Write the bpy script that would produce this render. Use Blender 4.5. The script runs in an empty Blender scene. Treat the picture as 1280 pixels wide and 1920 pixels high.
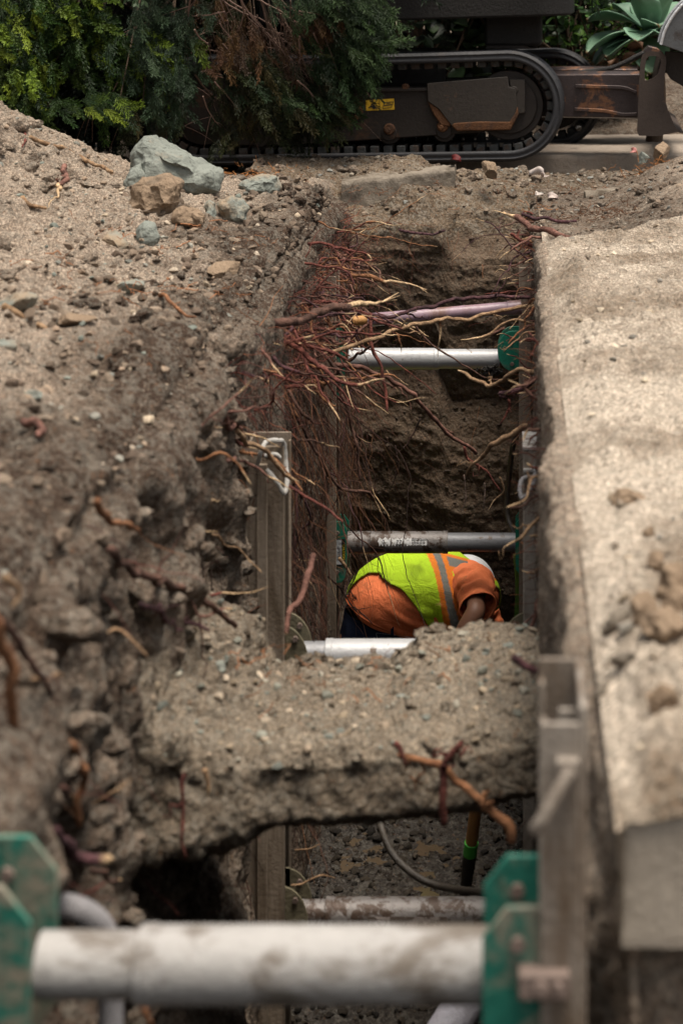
import bpy, math, random
import numpy as np
from mathutils import Vector, Matrix
random.seed(7)
RNG = np.random.default_rng(11)
SC = bpy.context.scene
COL = SC.collection
PI = math.pi
F = 3400.0          # focal length in pixels of the 1280x1920 photograph
H = 0.9             # eye height above the slab

def P(px, py, Y):
    return Vector(((px - 960.0) * Y / F, Y, H - (py + 10.0) * Y / F))

# ------------------------------------------------------------------ noise
_perm = np.random.default_rng(3).permutation(256)
_perm = np.concatenate([_perm, _perm, _perm]).astype(np.int64)
_g = np.random.default_rng(5).normal(size=(256, 3))
_g /= np.linalg.norm(_g, axis=1)[:, None]
def pnoise(p, seed=0):
    p = np.asarray(p, float) + seed * 17.31
    i = np.floor(p).astype(np.int64); f = p - i
    i &= 255
    u = f * f * f * (f * (f * 6 - 15) + 10)
    out = 0
    for dx in (0, 1):
        wx = u[:, 0] if dx else 1 - u[:, 0]
        hx = _perm[(i[:, 0] + dx) & 255]
        for dy in (0, 1):
            wy = u[:, 1] if dy else 1 - u[:, 1]
            hy = _perm[hx + ((i[:, 1] + dy) & 255)]
            for dz in (0, 1):
                wz = u[:, 2] if dz else 1 - u[:, 2]
                g = _g[_perm[hy + ((i[:, 2] + dz) & 255)]]
                out = out + wx * wy * wz * (g[:, 0] * (f[:, 0] - dx) + g[:, 1] * (f[:, 1] - dy) + g[:, 2] * (f[:, 2] - dz))
    return out * 1.5
def fbm(p, sc, octv=4, gain=0.5, seed=0):
    a, s, out = 1.0, sc, 0
    for k in range(octv):
        out = out + a * pnoise(p * s, seed + k * 3)
        a *= gain; s *= 2.07
    return out
def billow(p, sc, octv=3, gain=0.5, seed=0):
    a, s, out = 1.0, sc, 0
    for k in range(octv):
        out = out + a * (0.45 - np.abs(pnoise(p * s, seed + k * 5)))
        a *= gain; s *= 2.03
    return out
def cells(p, sc, seed=0):
    """distance to nearest jittered cell point (rounded clods)"""
    q = p * sc + seed * 9.7
    i = np.floor(q).astype(np.int64)
    best = np.full(len(q), 9.0)
    for dx in (-1, 0, 1):
        for dy in (-1, 0, 1):
            for dz in (-1, 0, 1):
                c = i + np.array([dx, dy, dz])
                h = _perm[(_perm[(_perm[c[:, 0] & 255] + c[:, 1]) & 255] + c[:, 2]) & 255]
                j = _g[h] * 0.45 + 0.5
                d = np.linalg.norm(c + j - q, axis=1)
                best = np.minimum(best, d)
    return best
def sstep(a, b, x):
    t = np.clip((x - a) / (b - a), 0, 1)
    return t * t * (3 - 2 * t)

# ------------------------------------------------------------------ mesh helpers
ORG = {}
def link_mesh(name, me, mat, parent=None, smooth=True, sharp=None, loc=None):
    o = bpy.data.objects.new(name, me)
    COL.objects.link(o)
    if mat is not None:
        for m in (mat if isinstance(mat, (list, tuple)) else [mat]):
            me.materials.append(m)
    if parent is not None:
        org = ORG.get(parent.name, Vector((0, 0, 0)))
        o.parent = parent
        ORG[o.name] = org
        if org.length: me.transform(Matrix.Translation(-org))
    if smooth:
        me.polygons.foreach_set('use_smooth', np.ones(len(me.polygons), bool))
        if sharp: me.set_sharp_from_angle(angle=math.radians(sharp))
    me.update()
    return o
def np_mesh(name, V, Fc, col=None, attrs=None):
    """V (n,3); Fc (m,k) equal sized faces"""
    me = bpy.data.meshes.new(name)
    V = np.asarray(V, np.float32); Fc = np.asarray(Fc, np.int32)
    k = Fc.shape[1]
    me.vertices.add(len(V)); me.vertices.foreach_set('co', V.ravel())
    me.loops.add(Fc.size); me.loops.foreach_set('vertex_index', Fc.ravel())
    me.polygons.add(len(Fc))
    me.polygons.foreach_set('loop_start', np.arange(0, Fc.size, k, dtype=np.int32))
    me.polygons.foreach_set('loop_total', np.full(len(Fc), k, np.int32))
    if col is not None:
        a = me.color_attributes.new('Col', 'FLOAT_COLOR', 'POINT')
        c = np.ones((len(V), 4), np.float32); c[:, :3] = col
        a.data.foreach_set('color', c.ravel())
    for n, arr in (attrs or {}).items():
        a = me.attributes.new(n, 'FLOAT', 'POINT'); a.data.foreach_set('value', np.asarray(arr, np.float32).ravel())
    me.update(calc_edges=True)
    me.validate()
    return me
def grid_faces(nu, nv):
    idx = np.arange(nu * nv).reshape(nu, nv)
    return np.stack([idx[:-1, :-1], idx[1:, :-1], idx[1:, 1:], idx[:-1, 1:]], -1).reshape(-1, 4)
def gnormals(G):
    du = np.gradient(G, axis=0); dv = np.gradient(G, axis=1)
    n = np.cross(du, dv); n /= (np.linalg.norm(n, axis=2)[..., None] + 1e-12)
    return n
def frames(pts):
    pts = np.asarray(pts, float)
    t = np.gradient(pts, axis=0); t /= (np.linalg.norm(t, axis=1)[:, None] + 1e-12)
    ref = np.array([0, 0, 1.0]) if abs(t[0, 2]) < 0.9 else np.array([1.0, 0, 0])
    u = np.cross(t[0], ref); u /= np.linalg.norm(u)
    U = [u]
    for k in range(1, len(pts)):
        u = U[-1] - t[k] * np.dot(U[-1], t[k]); u /= (np.linalg.norm(u) + 1e-12); U.append(u)
    U = np.array(U); W = np.cross(t, U)
    return t, U, W
def tube_np(pts, rad, n=8, ell=1.0, phase=0.0):
    pts = np.asarray(pts, float); rad = np.broadcast_to(np.asarray(rad, float), (len(pts),))
    t, U, W = frames(pts)
    a = np.linspace(0, 2 * PI, n, endpoint=False) + phase
    V = pts[:, None, :] + rad[:, None, None] * (np.cos(a)[None, :, None] * U[:, None, :] + ell * np.sin(a)[None, :, None] * W[:, None, :])
    V = V.reshape(-1, 3)
    m = len(pts)
    i = np.arange(m - 1)[:, None] * n; j = np.arange(n)[None, :]; j2 = (j + 1) % n
    Fc = np.stack([i + j, i + j2, i + n + j2, i + n + j], -1).reshape(-1, 4)
    return V, Fc

class MB:
    def __init__(s): s.v = []; s.f = []; s.mi = []; s.cur = 0
    def add(s, V, Fc):
        b = len(s.v)
        s.v += [tuple(map(float, p)) for p in V]
        for f in Fc: s.f.append(tuple(int(i) + b for i in f)); s.mi.append(s.cur)
        return s
    def box(s, c, d, R=None):
        c = Vector(c); d = Vector(d) / 2
        V = []
        for z in (-1, 1):
            for x, y in ((-1, -1), (1, -1), (1, 1), (-1, 1)):
                p = Vector((x * d.x, y * d.y, z * d.z))
                if R: p = R @ p
                V.append(c + p)
        return s.add(V, [(3, 2, 1, 0), (4, 5, 6, 7), (0, 1, 5, 4), (1, 2, 6, 5), (2, 3, 7, 6), (3, 0, 4, 7)])
    def box2(s, a, b):
        a = Vector(a); b = Vector(b)
        return s.box((a + b) / 2, [abs(b[i] - a[i]) for i in range(3)])
    def tube(s, pts, rad, n=12, caps=True, ell=1.0):
        V, Fc = tube_np(pts, rad, n, ell)
        m = len(pts)
        Fc = [tuple(f) for f in Fc]
        if caps: Fc += [tuple(range(n - 1, -1, -1)), tuple(range((m - 1) * n, m * n))]
        return s.add(V, Fc)
    def prism(s, outline, y0, y1):
        """outline: list of (x,z); extruded from y0 to y1"""
        n = len(outline)
        V = [(x, y0, z) for x, z in outline] + [(x, y1, z) for x, z in outline]
        Fc = [tuple(range(n)), tuple(range(2 * n - 1, n - 1, -1))] + [(i, i + n, (i + 1) % n + n, (i + 1) % n) for i in range(n)]
        return s.add(V, Fc)
    def ring_prism(s, outer, inner, y0, y1):
        n = len(outer)
        V = [(x, y0, z) for x, z in outer] + [(x, y0, z) for x, z in inner] + [(x, y1, z) for x, z in outer] + [(x, y1, z) for x, z in inner]
        Fc = []
        for i in range(n):
            j = (i + 1) % n
            Fc += [(i, j, n + j, n + i), (2 * n + j, 2 * n + i, 3 * n + i, 3 * n + j), (i, 2 * n + i, 2 * n + j, j), (n + j, 3 * n + j, 3 * n + i, n + i)]
        return s.add(V, Fc)
    def build(s, name, mat, parent=None, bevel=0, sharp=35, seg=2, smooth=True):
        me = bpy.data.meshes.new(name)
        me.from_pydata(s.v, [], s.f)
        me.update()
        import bmesh
        bm = bmesh.new(); bm.from_mesh(me); bmesh.ops.recalc_face_normals(bm, faces=bm.faces); bm.to_mesh(me); bm.free()
        if isinstance(mat, (list, tuple)):
            me.polygons.foreach_set('material_index', np.array(s.mi, np.int32))
        o = link_mesh(name, me, mat, parent, smooth=smooth, sharp=sharp)
        if bevel:
            b = o.modifiers.new('bevel', 'BEVEL'); b.width = bevel; b.segments = seg; b.limit_method = 'ANGLE'; b.angle_limit = math.radians(40)
            b.harden_normals = False
        return o

def tag(o, label=None, cat=None, group=None, kind=None):
    if label: o['label'] = label
    if cat: o['category'] = cat
    if group: o['group'] = group
    if kind: o['kind'] = kind
    return o
def thing(name, label, cat, loc=(0, 0, 0), group=None):
    o = bpy.data.objects.new(name, None); COL.objects.link(o)
    o.location = loc; o.empty_display_size = 0.1
    ORG[o.name] = Vector(loc)
    return tag(o, label, cat, group)

# ------------------------------------------------------------------ materials
class NT:
    def __init__(s, name):
        s.m = bpy.data.materials.new(name); s.m.use_nodes = True
        s.t = s.m.node_tree; s.t.nodes.clear()
        s.out = s.n('ShaderNodeOutputMaterial'); s.b = s.n('ShaderNodeBsdfPrincipled')
        s.l(s.b.outputs[0], s.out.inputs[0])
        s.tc = s.n('ShaderNodeTexCoord').outputs['Object']
    def n(s, k, **kw):
        nd = s.t.nodes.new(k)
        for a, b in kw.items(): setattr(nd, a, b)
        return nd
    def l(s, a, b): s.t.links.new(a, b)
    def noise(s, sc, det=4, rough=.55, dist=0, vec=None):
        n = s.n('ShaderNodeTexNoise'); n.inputs['Scale'].default_value = sc; n.inputs['Detail'].default_value = det
        n.inputs['Roughness'].default_value = rough; n.inputs['Distortion'].default_value = dist
        s.l(vec or s.tc, n.inputs['Vector']); return n.outputs['Fac']
    def voro(s, sc, out='Distance', feat='F1', vec=None, rnd=1.0):
        n = s.n('ShaderNodeTexVoronoi'); n.feature = feat; n.inputs['Scale'].default_value = sc
        n.inputs['Randomness'].default_value = rnd
        s.l(vec or s.tc, n.inputs['Vector']); return n.outputs[out]
    def mapping(s, scale):
        m = s.n('ShaderNodeMapping'); m.inputs['Scale'].default_value = scale; s.l(s.tc, m.inputs[0]); return m.outputs[0]
    def ramp(s, f, a, b, ca=(0, 0, 0), cb=(1, 1, 1)):
        r = s.n('ShaderNodeValToRGB'); r.color_ramp.elements[0].position = a; r.color_ramp.elements[1].position = b
        r.color_ramp.elements[0].color = (*ca, 1); r.color_ramp.elements[1].color = (*cb, 1)
        s.l(f, r.inputs[0]); return r.outputs[0]
    def mix(s, f, a, b, mode='MIX'):
        m = s.n('ShaderNodeMix', data_type='RGBA', blend_type=mode)
        for sock, v in ((m.inputs[0], f), (m.inputs[6], a), (m.inputs[7], b)):
            if isinstance(v, (int, float)): sock.default_value = v
            elif isinstance(v, tuple): sock.default_value = (*v, 1) if len(v) == 3 else v
            else: s.l(v, sock)
        return m.outputs[2]
    def math(s, op, a, b=0.0, clamp=False):
        m = s.n('ShaderNodeMath', operation=op, use_clamp=clamp)
        for sock, v in ((m.inputs[0], a), (m.inputs[1], b)):
            if isinstance(v, (int, float)): sock.default_value = v
            else: s.l(v, sock)
        return m.outputs[0]
    def attr(s, name, out='Fac'):
        a = s.n('ShaderNodeAttribute', attribute_name=name); return a.outputs[out]
    def bump(s, h, dist=.01, st=1.0, prev=None):
        b = s.n('ShaderNodeBump'); b.inputs['Distance'].default_value = dist; b.inputs['Strength'].default_value = st
        s.l(h, b.inputs['Height'])
        if prev is not None: s.l(prev, b.inputs['Normal'])
        s.l(b.outputs[0], s.b.inputs['Normal']); return b.outputs[0]
    def set(s, color=None, rough=None, metal=None, spec=None):
        for k, v in (('Base Color', color), ('Roughness', rough), ('Metallic', metal), ('Specular IOR Level', spec)):
            if v is None: continue
            sk = s.b.inputs[k]
            if isinstance(v, (int, float)): sk.default_value = v
            elif isinstance(v, tuple): sk.default_value = (*v, 1)
            else: s.l(v, sk)
        return s.m

def soil_mat(name, damp, dry, stone=0.5, wet=0.0, streak=False, grav=1.0):
    t = NT(name)
    dryf = t.attr('dry')
    n1 = t.noise(3.5, 6, .6); n2 = t.noise(24, 5, .65); n3 = t.noise(140, 3, .6)
    f = t.math('ADD', dryf, t.math('MULTIPLY', t.math('SUBTRACT', n1, .5), 1.1))
    f = t.math('ADD', f, t.math('MULTIPLY', t.math('SUBTRACT', n2, .5), 1.0), clamp=True)
    c = t.mix(f, damp, dry)
    # darker humus blotches and lighter crumbs, real colour differences in the soil
    c = t.mix(t.math('MULTIPLY', t.ramp(t.noise(9, 5, .7), .54, .70), .55), c, tuple(v * .42 for v in damp))
    c = t.mix(t.math('MULTIPLY', t.ramp(n3, .55, .72), .55), c, tuple(min(1, v * 1.5) for v in dry))
    c = t.mix(t.math('MULTIPLY', t.ramp(n3, .47, .30), .5), c, tuple(v * .45 for v in damp))
    # orange and rusty grains
    c = t.mix(t.math('MULTIPLY', t.ramp(t.noise(60, 4, .7), .63, .70), .45), c, (.30, .13, .05))
    # greenish grey gravel flecks of two sizes
    for sc, amt in ((38, .55), (95, .6)):
        v = t.voro(sc); vc = t.voro(sc, 'Color')
        sel = t.math('MULTIPLY', t.ramp(v, .34, .26), t.ramp(vc, .62, .66))
        stc = t.mix(vc, (.13, .14, .12), (.33, .30, .25))
        c = t.mix(t.math('MULTIPLY', sel, amt * stone), c, stc)
    if streak:
        vs = t.mapping((1, 1, .12)); st = t.noise(26, 5, .7, .6, vec=vs)
        c = t.mix(t.math('MULTIPLY', t.ramp(st, .52, .62), .6), c, tuple(v * .35 for v in damp))
    h = t.math('ADD', t.math('MULTIPLY', n2, 1.0), t.math('MULTIPLY', n3, .35))
    b1 = t.bump(h, .035 * grav, .9)
    hv = t.math('SUBTRACT', .5, t.voro(60)); 
    b2 = t.bump(hv, .012 * grav, .8, b1)
    b3 = t.bump(t.noise(380, 2, .5), .004, .8, b2)
    return t.set(c, .95 if not wet else t.ramp(n1, .42, .6, (.25,) * 3, (.85,) * 3), 0, .12 if not wet else .5)

M = {}
M['soil'] = soil_mat('trench soil', (.068, .045, .032), (.46, .365, .28), .40)
M['wallsoil'] = soil_mat('cut wall soil', (.062, .040, .027), (.27, .195, .135), .25, streak=True)
M['endsoil'] = soil_mat('damp cut soil', (.105, .073, .050), (.235, .172, .120), .12, grav=.7)
M['sand'] = soil_mat('sandy overburden', (.24, .175, .12), (.74, .63, .51), .35, grav=1.2)
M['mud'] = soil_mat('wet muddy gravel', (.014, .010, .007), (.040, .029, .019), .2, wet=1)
M['bridge'] = soil_mat('bridge crust', (.105, .080, .058), (.36, .295, .22), .35)

def speckle(name, a, b, sc=8, rough=.7, metal=0, spec=.4, c3=None, c3s=3, c3w=(.55, .62), bump=.002, bsc=60, stretch=None, fine=.25):
    t = NT(name)
    vec = t.mapping(stretch) if stretch else None
    c = t.mix(t.noise(sc, 6, .65, .3, vec), a, b)
    if c3: c = t.mix(t.ramp(t.noise(c3s, 6, .68, .4, vec), *c3w), c, c3)
    c = t.mix(t.math('MULTIPLY', t.ramp(t.noise(sc * 9, 3, .6), .56, .68), fine), c, tuple(v * .45 for v in a))
    t.bump(t.noise(bsc, 5, .7), bump * 4, .7)
    return t.set(c, rough, metal, spec)

def col_mat(name, rough=.75, spec=.3, bump=.002, bsc=120, var=.35, transl=0, sc=40):
    t = NT(name)
    c = t.attr('Col', 'Color')
    k = t.ramp(t.noise(sc, 4, .6), .3, .7, (1 - var,) * 3, (1 + var * .6,) * 3)
    c = t.mix(1.0, c, k, 'MULTIPLY')
    if bump: t.bump(t.noise(bsc, 4, .7), bump * 4, .8)
    t.set(c, rough, 0, spec)
    if transl:
        tr = t.n('ShaderNodeBsdfTranslucent'); t.l(c, tr.inputs[0])
        ms = t.n('ShaderNodeMixShader'); ms.inputs[0].default_value = transl
        t.l(t.b.outputs[0], ms.inputs[1]); t.l(tr.outputs[0], ms.inputs[2]); t.l(ms.outputs[0], t.out.inputs[0])
    return t.m
M['root'] = col_mat('root bark', .85, .2, .004, 120, .6)
M['hair'] = col_mat('fine rootlets', .8, .2, 0, 1, .3)
M['leaf'] = col_mat('scale foliage', .6, .25, 0, 1, .3, .25)
M['broadleaf'] = col_mat('glossy leaves', .45, .25, 0, 1, .25, .2)
M['pebble'] = col_mat('pebbles', .9, .2, .001, 200, .3)
M['rock'] = speckle('greenish grey rock', (.135, .150, .133), (.26, .275, .24), 5, .9, 0, .2, (.27, .205, .14), 4, (.50, .62), .006, 35, fine=.6)
M['tanrock'] = speckle('sandy clod', (.17, .12, .08), (.33, .245, .17), 7, .95, 0, .1, (.11, .09, .07), 4, (.55, .7), .007, 40, fine=.6)
M['concrete'] = speckle('old concrete', (.26, .225, .18), (.43, .375, .31), 4, .9, 0, .2, (.20, .16, .12), 2.5, (.54, .70), .002, 80)
M['kerb'] = speckle('weathered kerb concrete', (.13, .105, .08), (.27, .235, .19), 6, .95, 0, .15, (.07, .055, .04), 4, (.48, .65), .003, 60)
M['drive'] = speckle('pavement concrete', (.19, .16, .13), (.34, .285, .235), 3, .85, 0, .2, (.27, .20, .15), 2.2, (.55, .72), .002, 60)
M['alu'] = speckle('dull mud streaked aluminium', (.24, .21, .175), (.40, .36, .315), 7, .65, .2, .4, (.13, .092, .062), 6, (.44, .62), .001, 90, (1, 1, .3))
M['alu_dark'] = speckle('mud coated aluminium rail', (.19, .15, .112), (.31, .255, .20), 7, .8, .05, .2, (.12, .088, .06), 5, (.48, .65), .001, 90, (3, 3, .3))
M['strut_near'] = speckle('pale cement dusted tube', (.20, .19, .18), (.43, .415, .395), 9, .6, .0, .35, (.13, .11, .09), 12, (.50, .60), .0012, 60, (.6, 1, 1))
M['strut_clean'] = speckle('grey tube', (.30, .305, .31), (.42, .42, .425), 5, .42, .15, .5, (.12, .085, .06), 14, (.64, .68), .0006, 80)
M['strut_dirty'] = speckle('mud stained steel tube', (.17, .155, .145), (.27, .25, .24), 9, .5, .3, .5, (.07, .045, .032), 16, (.48, .56), .001, 80)
M['strut_in'] = speckle('bare inner tube', (.17, .17, .18), (.25, .255, .265), 7, .45, .2, .5, (.12, .09, .07), 18, (.58, .64), .0006, 80)
M['green'] = speckle('chipped green paint', (.008, .13, .085), (.015, .21, .135), 10, .45, .0, .45, (.13, .16, .125), 7, (.56, .64), .0006, 60, fine=.5)
M['green_worn'] = speckle('worn green paint near', (.010, .10, .07), (.022, .17, .125), 8, .5, .0, .4, (.22, .20, .15), 9, (.47, .58), .0006, 60, fine=.5)
M['olive'] = speckle('mud covered olive paint', (.10, .085, .05), (.17, .15, .10), 8, .7, 0, .3, (.05, .12, .08), 5, (.6, .7))
M['clip'] = speckle('rusty clip', (.15, .105, .085), (.27, .21, .18), 12, .7, .3, .4)
M['purple'] = speckle('purple pipe', (.20, .125, .155), (.30, .21, .245), 6, .33, 0, .6, (.16, .085, .055), 5, (.54, .70), .0004, 80)
M['pvc'] = speckle('pale plastic pipe', (.50, .49, .56), (.60, .59, .66), 6, .4, 0, .5)
M['hose'] = speckle('muddy black hose', (.022, .020, .018), (.07, .055, .04), 20, .5, 0, .5)
M['conduit'] = speckle('grey corrugated conduit', (.14, .135, .14), (.23, .22, .225), 20, .6, 0, .4)
M['rope'] = speckle('dirty white rope', (.30, .285, .26), (.48, .465, .44), 60, .9, 0, .1, bump=.001, bsc=300)
M['wood'] = speckle('oiled wood', (.36, .17, .05), (.50, .26, .09), 14, .5, 0, .4, stretch=(3, 3, .3))
M['lime'] = speckle('green ring', (.06, .42, .05), (.09, .52, .07), 20, .5)
M['blackmetal'] = speckle('dirty black metal', (.012, .012, .012), (.035, .03, .026), 20, .5, .2, .4)
M['rubber'] = speckle('worn track rubber', (.012, .012, .0135), (.030, .030, .034), 9, .6, 0, .45, (.055, .042, .032), 4, (.60, .74), .001, 70)
M['lug'] = speckle('dusty rubber lugs', (.03, .031, .031), (.065, .067, .064), 20, .75, 0, .3, (.06, .04, .03), 14, (.5, .6))
M['frame'] = speckle('brown coated steel', (.014, .011, .0095), (.032, .024, .019), 7, .6, .15, .35, (.09, .042, .02), 6, (.58, .72), .0008, 60, fine=.4)
M['cover'] = speckle('scratched cover plate', (.028, .023, .019), (.052, .042, .034), 6, .55, .2, .4, (.17, .085, .045), 5, (.60, .74), .0008, 60, fine=.5)
M['rust'] = speckle('caked rusty dirt', (.08, .038, .02), (.15, .075, .04), 18, .95, 0, .1, (.08, .045, .03), 12, (.5, .6), .003, 70)
M['arm'] = speckle('worn purple brown steel', (.036, .026, .025), (.08, .06, .058), 8, .38, .45, .5, (.24, .115, .06), 9, (.53, .62), .0008, 70)
M['blade'] = speckle('brown worn steel plate', (.042, .030, .024), (.075, .056, .046), 7, .6, .3, .4, (.20, .11, .065), 6, (.60, .75), .0008, 60)
M['bucket'] = speckle('scuffed grey steel', (.07, .073, .077), (.13, .135, .14), 12, .5, .3, .4, (.06, .05, .045), 8, (.54, .64), .0008, 60, fine=.6)
M['edge'] = speckle('polished rim', (.55, .56, .58), (.70, .71, .72), 12, .35, .5, .5)
M['house'] = speckle('dark machine paint', (.007, .0065, .006), (.017, .014, .012), 5, .7, 0, .4, (.08, .055, .035), 3, (.6, .75))
M['glass'] = speckle('dark glass', (.02, .025, .03), (.03, .035, .04), 5, .1, 0, .6)
M['yellow'] = speckle('yellow sticker', (.62, .36, .015), (.72, .44, .03), 40, .5, 0, .4, (.25, .14, .03), 40, (.62, .70))
M['ink'] = speckle('black ink', (.01, .01, .01), (.02, .018, .015), 40, .6)
M['label'] = speckle('grubby white sticker', (.60, .60, .60), (.74, .74, .73), 60, .6, 0, .3, (.14, .10, .07), 45, (.55, .60))
M['cleanlabel'] = speckle('grey white sticker', (.46, .49, .51), (.56, .58, .60), 60, .5)
M['warn'] = speckle('yellow letters', (.60, .45, .02), (.66, .5, .03), 40, .5)
M['bark'] = speckle('tree bark', (.06, .042, .03), (.13, .092, .065), 14, .9, 0, .1, stretch=(3, 3, .4), bump=.004)
M['stick'] = speckle('dry stick', (.33, .22, .14), (.52, .38, .26), 16, .8, 0, .2)
M['skin'] = speckle('brown skin', (.17, .082, .05), (.22, .11, .07), 14, .5, 0, .4, fine=.1, bump=.0004)
M['jeans'] = speckle('dark denim', (.010, .015, .035), (.025, .035, .07), 40, .9, 0, .1, bump=.0006, bsc=500)
M['boot'] = speckle('muddy boot', (.05, .035, .025), (.12, .085, .06), 20, .8)
M['hat'] = speckle('white hard hat', (.70, .72, .74), (.78, .79, .80), 12, .35, 0, .5, (.45, .42, .40), 6, (.62, .75))
M['hairdark'] = speckle('black hair', (.008, .006, .005), (.02, .015, .012), 40, .6)
M['agave'] = col_mat('agave leaves', .5, .35, 0, 1, .15, .08, 6)

def fabric(name, attrmode=False, col=(1, .2, .05), mesh=False):
    t = NT(name)
    c = t.attr('Col', 'Color')
    dirt = t.ramp(t.noise(16, 6, .7), .56, .74)
    c = t.mix(t.math('MULTIPLY', dirt, .45), c, (.10, .085, .045))
    k = t.noise(7, 3, .5)
    h = t.noise(900, 1, .5)
    if mesh:
        h = t.voro(330, rnd=0.0)
        c = t.mix(t.math('MULTIPLY', t.ramp(h, .42, .26), .28), c, (.16, .20, .02))
    b = t.bump(h, .0012, .7)
    n1 = t.noise(14, 3, .6, .8); t.bump(n1, .016, .55, b)
    return t.set(c, .8, 0, .2)
M['shirt'] = fabric('orange jersey')
M['vest'] = fabric('lime mesh vest', mesh=True)

# ------------------------------------------------------------------ camera, light
cd = bpy.data.cameras.new('camera'); cam = bpy.data.objects.new('camera', cd); COL.objects.link(cam)
cam.location = (0, 0, H); cam.rotation_euler = (PI / 2, 0, 0)
cd.sensor_fit = 'VERTICAL'; cd.sensor_height = 36; cd.sensor_width = 24; cd.lens = 36 * F / 1920
cd.shift_x = -320 / 1920; cd.shift_y = -970 / 1920
cd.clip_start = .05; cd.clip_end = 500
cd.dof.use_dof = True; cd.dof.focus_distance = 7.5; cd.dof.aperture_fstop = 4.0; cd.dof.aperture_blades = 9
SC.camera = cam
w = bpy.data.worlds.new('World'); SC.world = w; w.use_nodes = True
nt = w.node_tree; bg = nt.nodes['Background']
sky = nt.nodes.new('ShaderNodeTexSky'); sky.sky_type = 'NISHITA'; sky.sun_disc = False
SUN_EL, SUN_AZ = math.radians(78), math.radians(130)
sky.sun_elevation = SUN_EL; sky.sun_rotation = SUN_AZ; sky.dust_density = 4; sky.ozone_density = 1; sky.air_density = 1
hs = nt.nodes.new('ShaderNodeHueSaturation'); hs.inputs['Saturation'].default_value = .12
nt.links.new(sky.outputs[0], hs.inputs['Color']); nt.links.new(hs.outputs[0], bg.inputs[0]); bg.inputs[1].default_value = .085
sl = bpy.data.lights.new('sun', 'SUN'); sl.energy = 3.0; sl.angle = math.radians(26); sl.color = (1, .90, .78)
so = bpy.data.objects.new('sun', sl); COL.objects.link(so); so.location = (3, -2, 8)
d = Vector((math.sin(SUN_AZ) * math.cos(SUN_EL), math.cos(SUN_AZ) * math.cos(SUN_EL), math.sin(SUN_EL)))
so.rotation_euler = d.to_track_quat('Z', 'Y').to_euler()
SC.view_settings.view_transform = 'Standard'; SC.view_settings.look = 'None'; SC.view_settings.gamma = 1
SC.view_settings.exposure = 0.9
SC.cycles.use_denoising = True
SC.cycles.max_bounces = 6; SC.cycles.diffuse_bounces = 4; SC.cycles.glossy_bounces = 2; SC.cycles.transmission_bounces = 2
SC.cycles.use_adaptive_sampling = True


# ------------------------------------------------------------------ terrain
def wallL(Y): return np.interp(Y, [0, 1.98, 3.2, 4.4, 4.8, 5.2, 5.6, 7.16, 8.4, 20], [-.68, -.68, -.74, -.78, -.80, -.80, -.78, -.80, -.80, -.80])
_hx = [.5, .74, .94, 1.23, 1.62, 2.15, 3, 4.5, 8]
_hz = [.0, .0, .02, .11, .20, .48, .85, 1.05, 1.05]
def heap(X, Y):
    X = np.asarray(X, float); Y = np.asarray(Y, float)
    R = np.interp(-X, _hx, _hz)
    far = 1 - sstep(7.0, 8.25, Y)
    return R * far
def heap_n(p):
    """bumpy part of the spoil heap"""
    return (.075 * fbm(p, 1.3, 3, seed=1) + .055 * billow(p, 4.5, 4, .55, seed=4) + .026 * billow(p, 13, 3, seed=9) + .007 * fbm(p, 45, 2, seed=2))

def sheet(name, G, N, disp, mat, dry, label=None):
    V = G.reshape(-1, 3) + N.reshape(-1, 3) * disp[:, None]
    me = np_mesh(name, V, grid_faces(G.shape[0], G.shape[1]), attrs={'dry': dry})
    o = link_mesh(name, me, mat)
    tag(o, label, kind='structure')
    return o, V.reshape(G.shape)

def axis(*segs):
    out = []
    for a, b, n in segs: out += list(np.linspace(a, b, n, endpoint=False))
    out.append(segs[-1][1]); return np.array(out)

# --- left spoil heap and left trench wall in one sheet
Yv = axis((.2, 1.6, 30), (1.6, 4.4, 230), (4.4, 8.9, 560), (8.9, 12, 40))
s_top = axis((-6, -3.2, 30), (-3.2, -.80, 230))
s_wall = axis((0, 1.0, 120), (1.0, 2.35, 110))
YY = Yv[None, :]
wl = wallL(Yv)
edge_jit = .035 * fbm(np.stack([Yv * 0, Yv, Yv * 0], 1), 1.6, 4, seed=21)
wl_j = wl + edge_jit
topX = s_top[:, None] * np.ones_like(YY); topX = topX + (wl_j[None, :] + .80) * sstep(-1.6, -.80, topX)
topZ = heap(topX, YY * np.ones_like(topX)) - .13 * sstep(8.5, 9.0, YY) - .05 * sstep(-.10, 0, topX - wl_j[None, :])
na = 14
ang = np.linspace(0, PI / 2, na + 2)[1:-1]
rr = .05
arcX = wl_j[None, :] + rr * np.sin(ang)[:, None]; arcZ = (-.05 - rr + rr * np.cos(ang))[:, None] * np.ones_like(YY)
lean = .05
wX = wl_j[None, :] + rr + s_wall[:, None] * lean * .3; wZ = -.05 - rr - s_wall[:, None] * np.ones_like(YY)
X = np.vstack([topX, arcX, wX]); Z = np.vstack([topZ, arcZ, wZ]); Yg = np.ones_like(X) * YY
G = np.stack([X, Yg, Z], -1)
N = gnormals(G)
if N[5, 5, 2] < 0: N = -N
pf = G.reshape(-1, 3)
iswall = np.clip((-pf[:, 2]) / .12, 0, 1) * (pf[:, 0] > wallL(pf[:, 1]) - .03)
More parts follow.
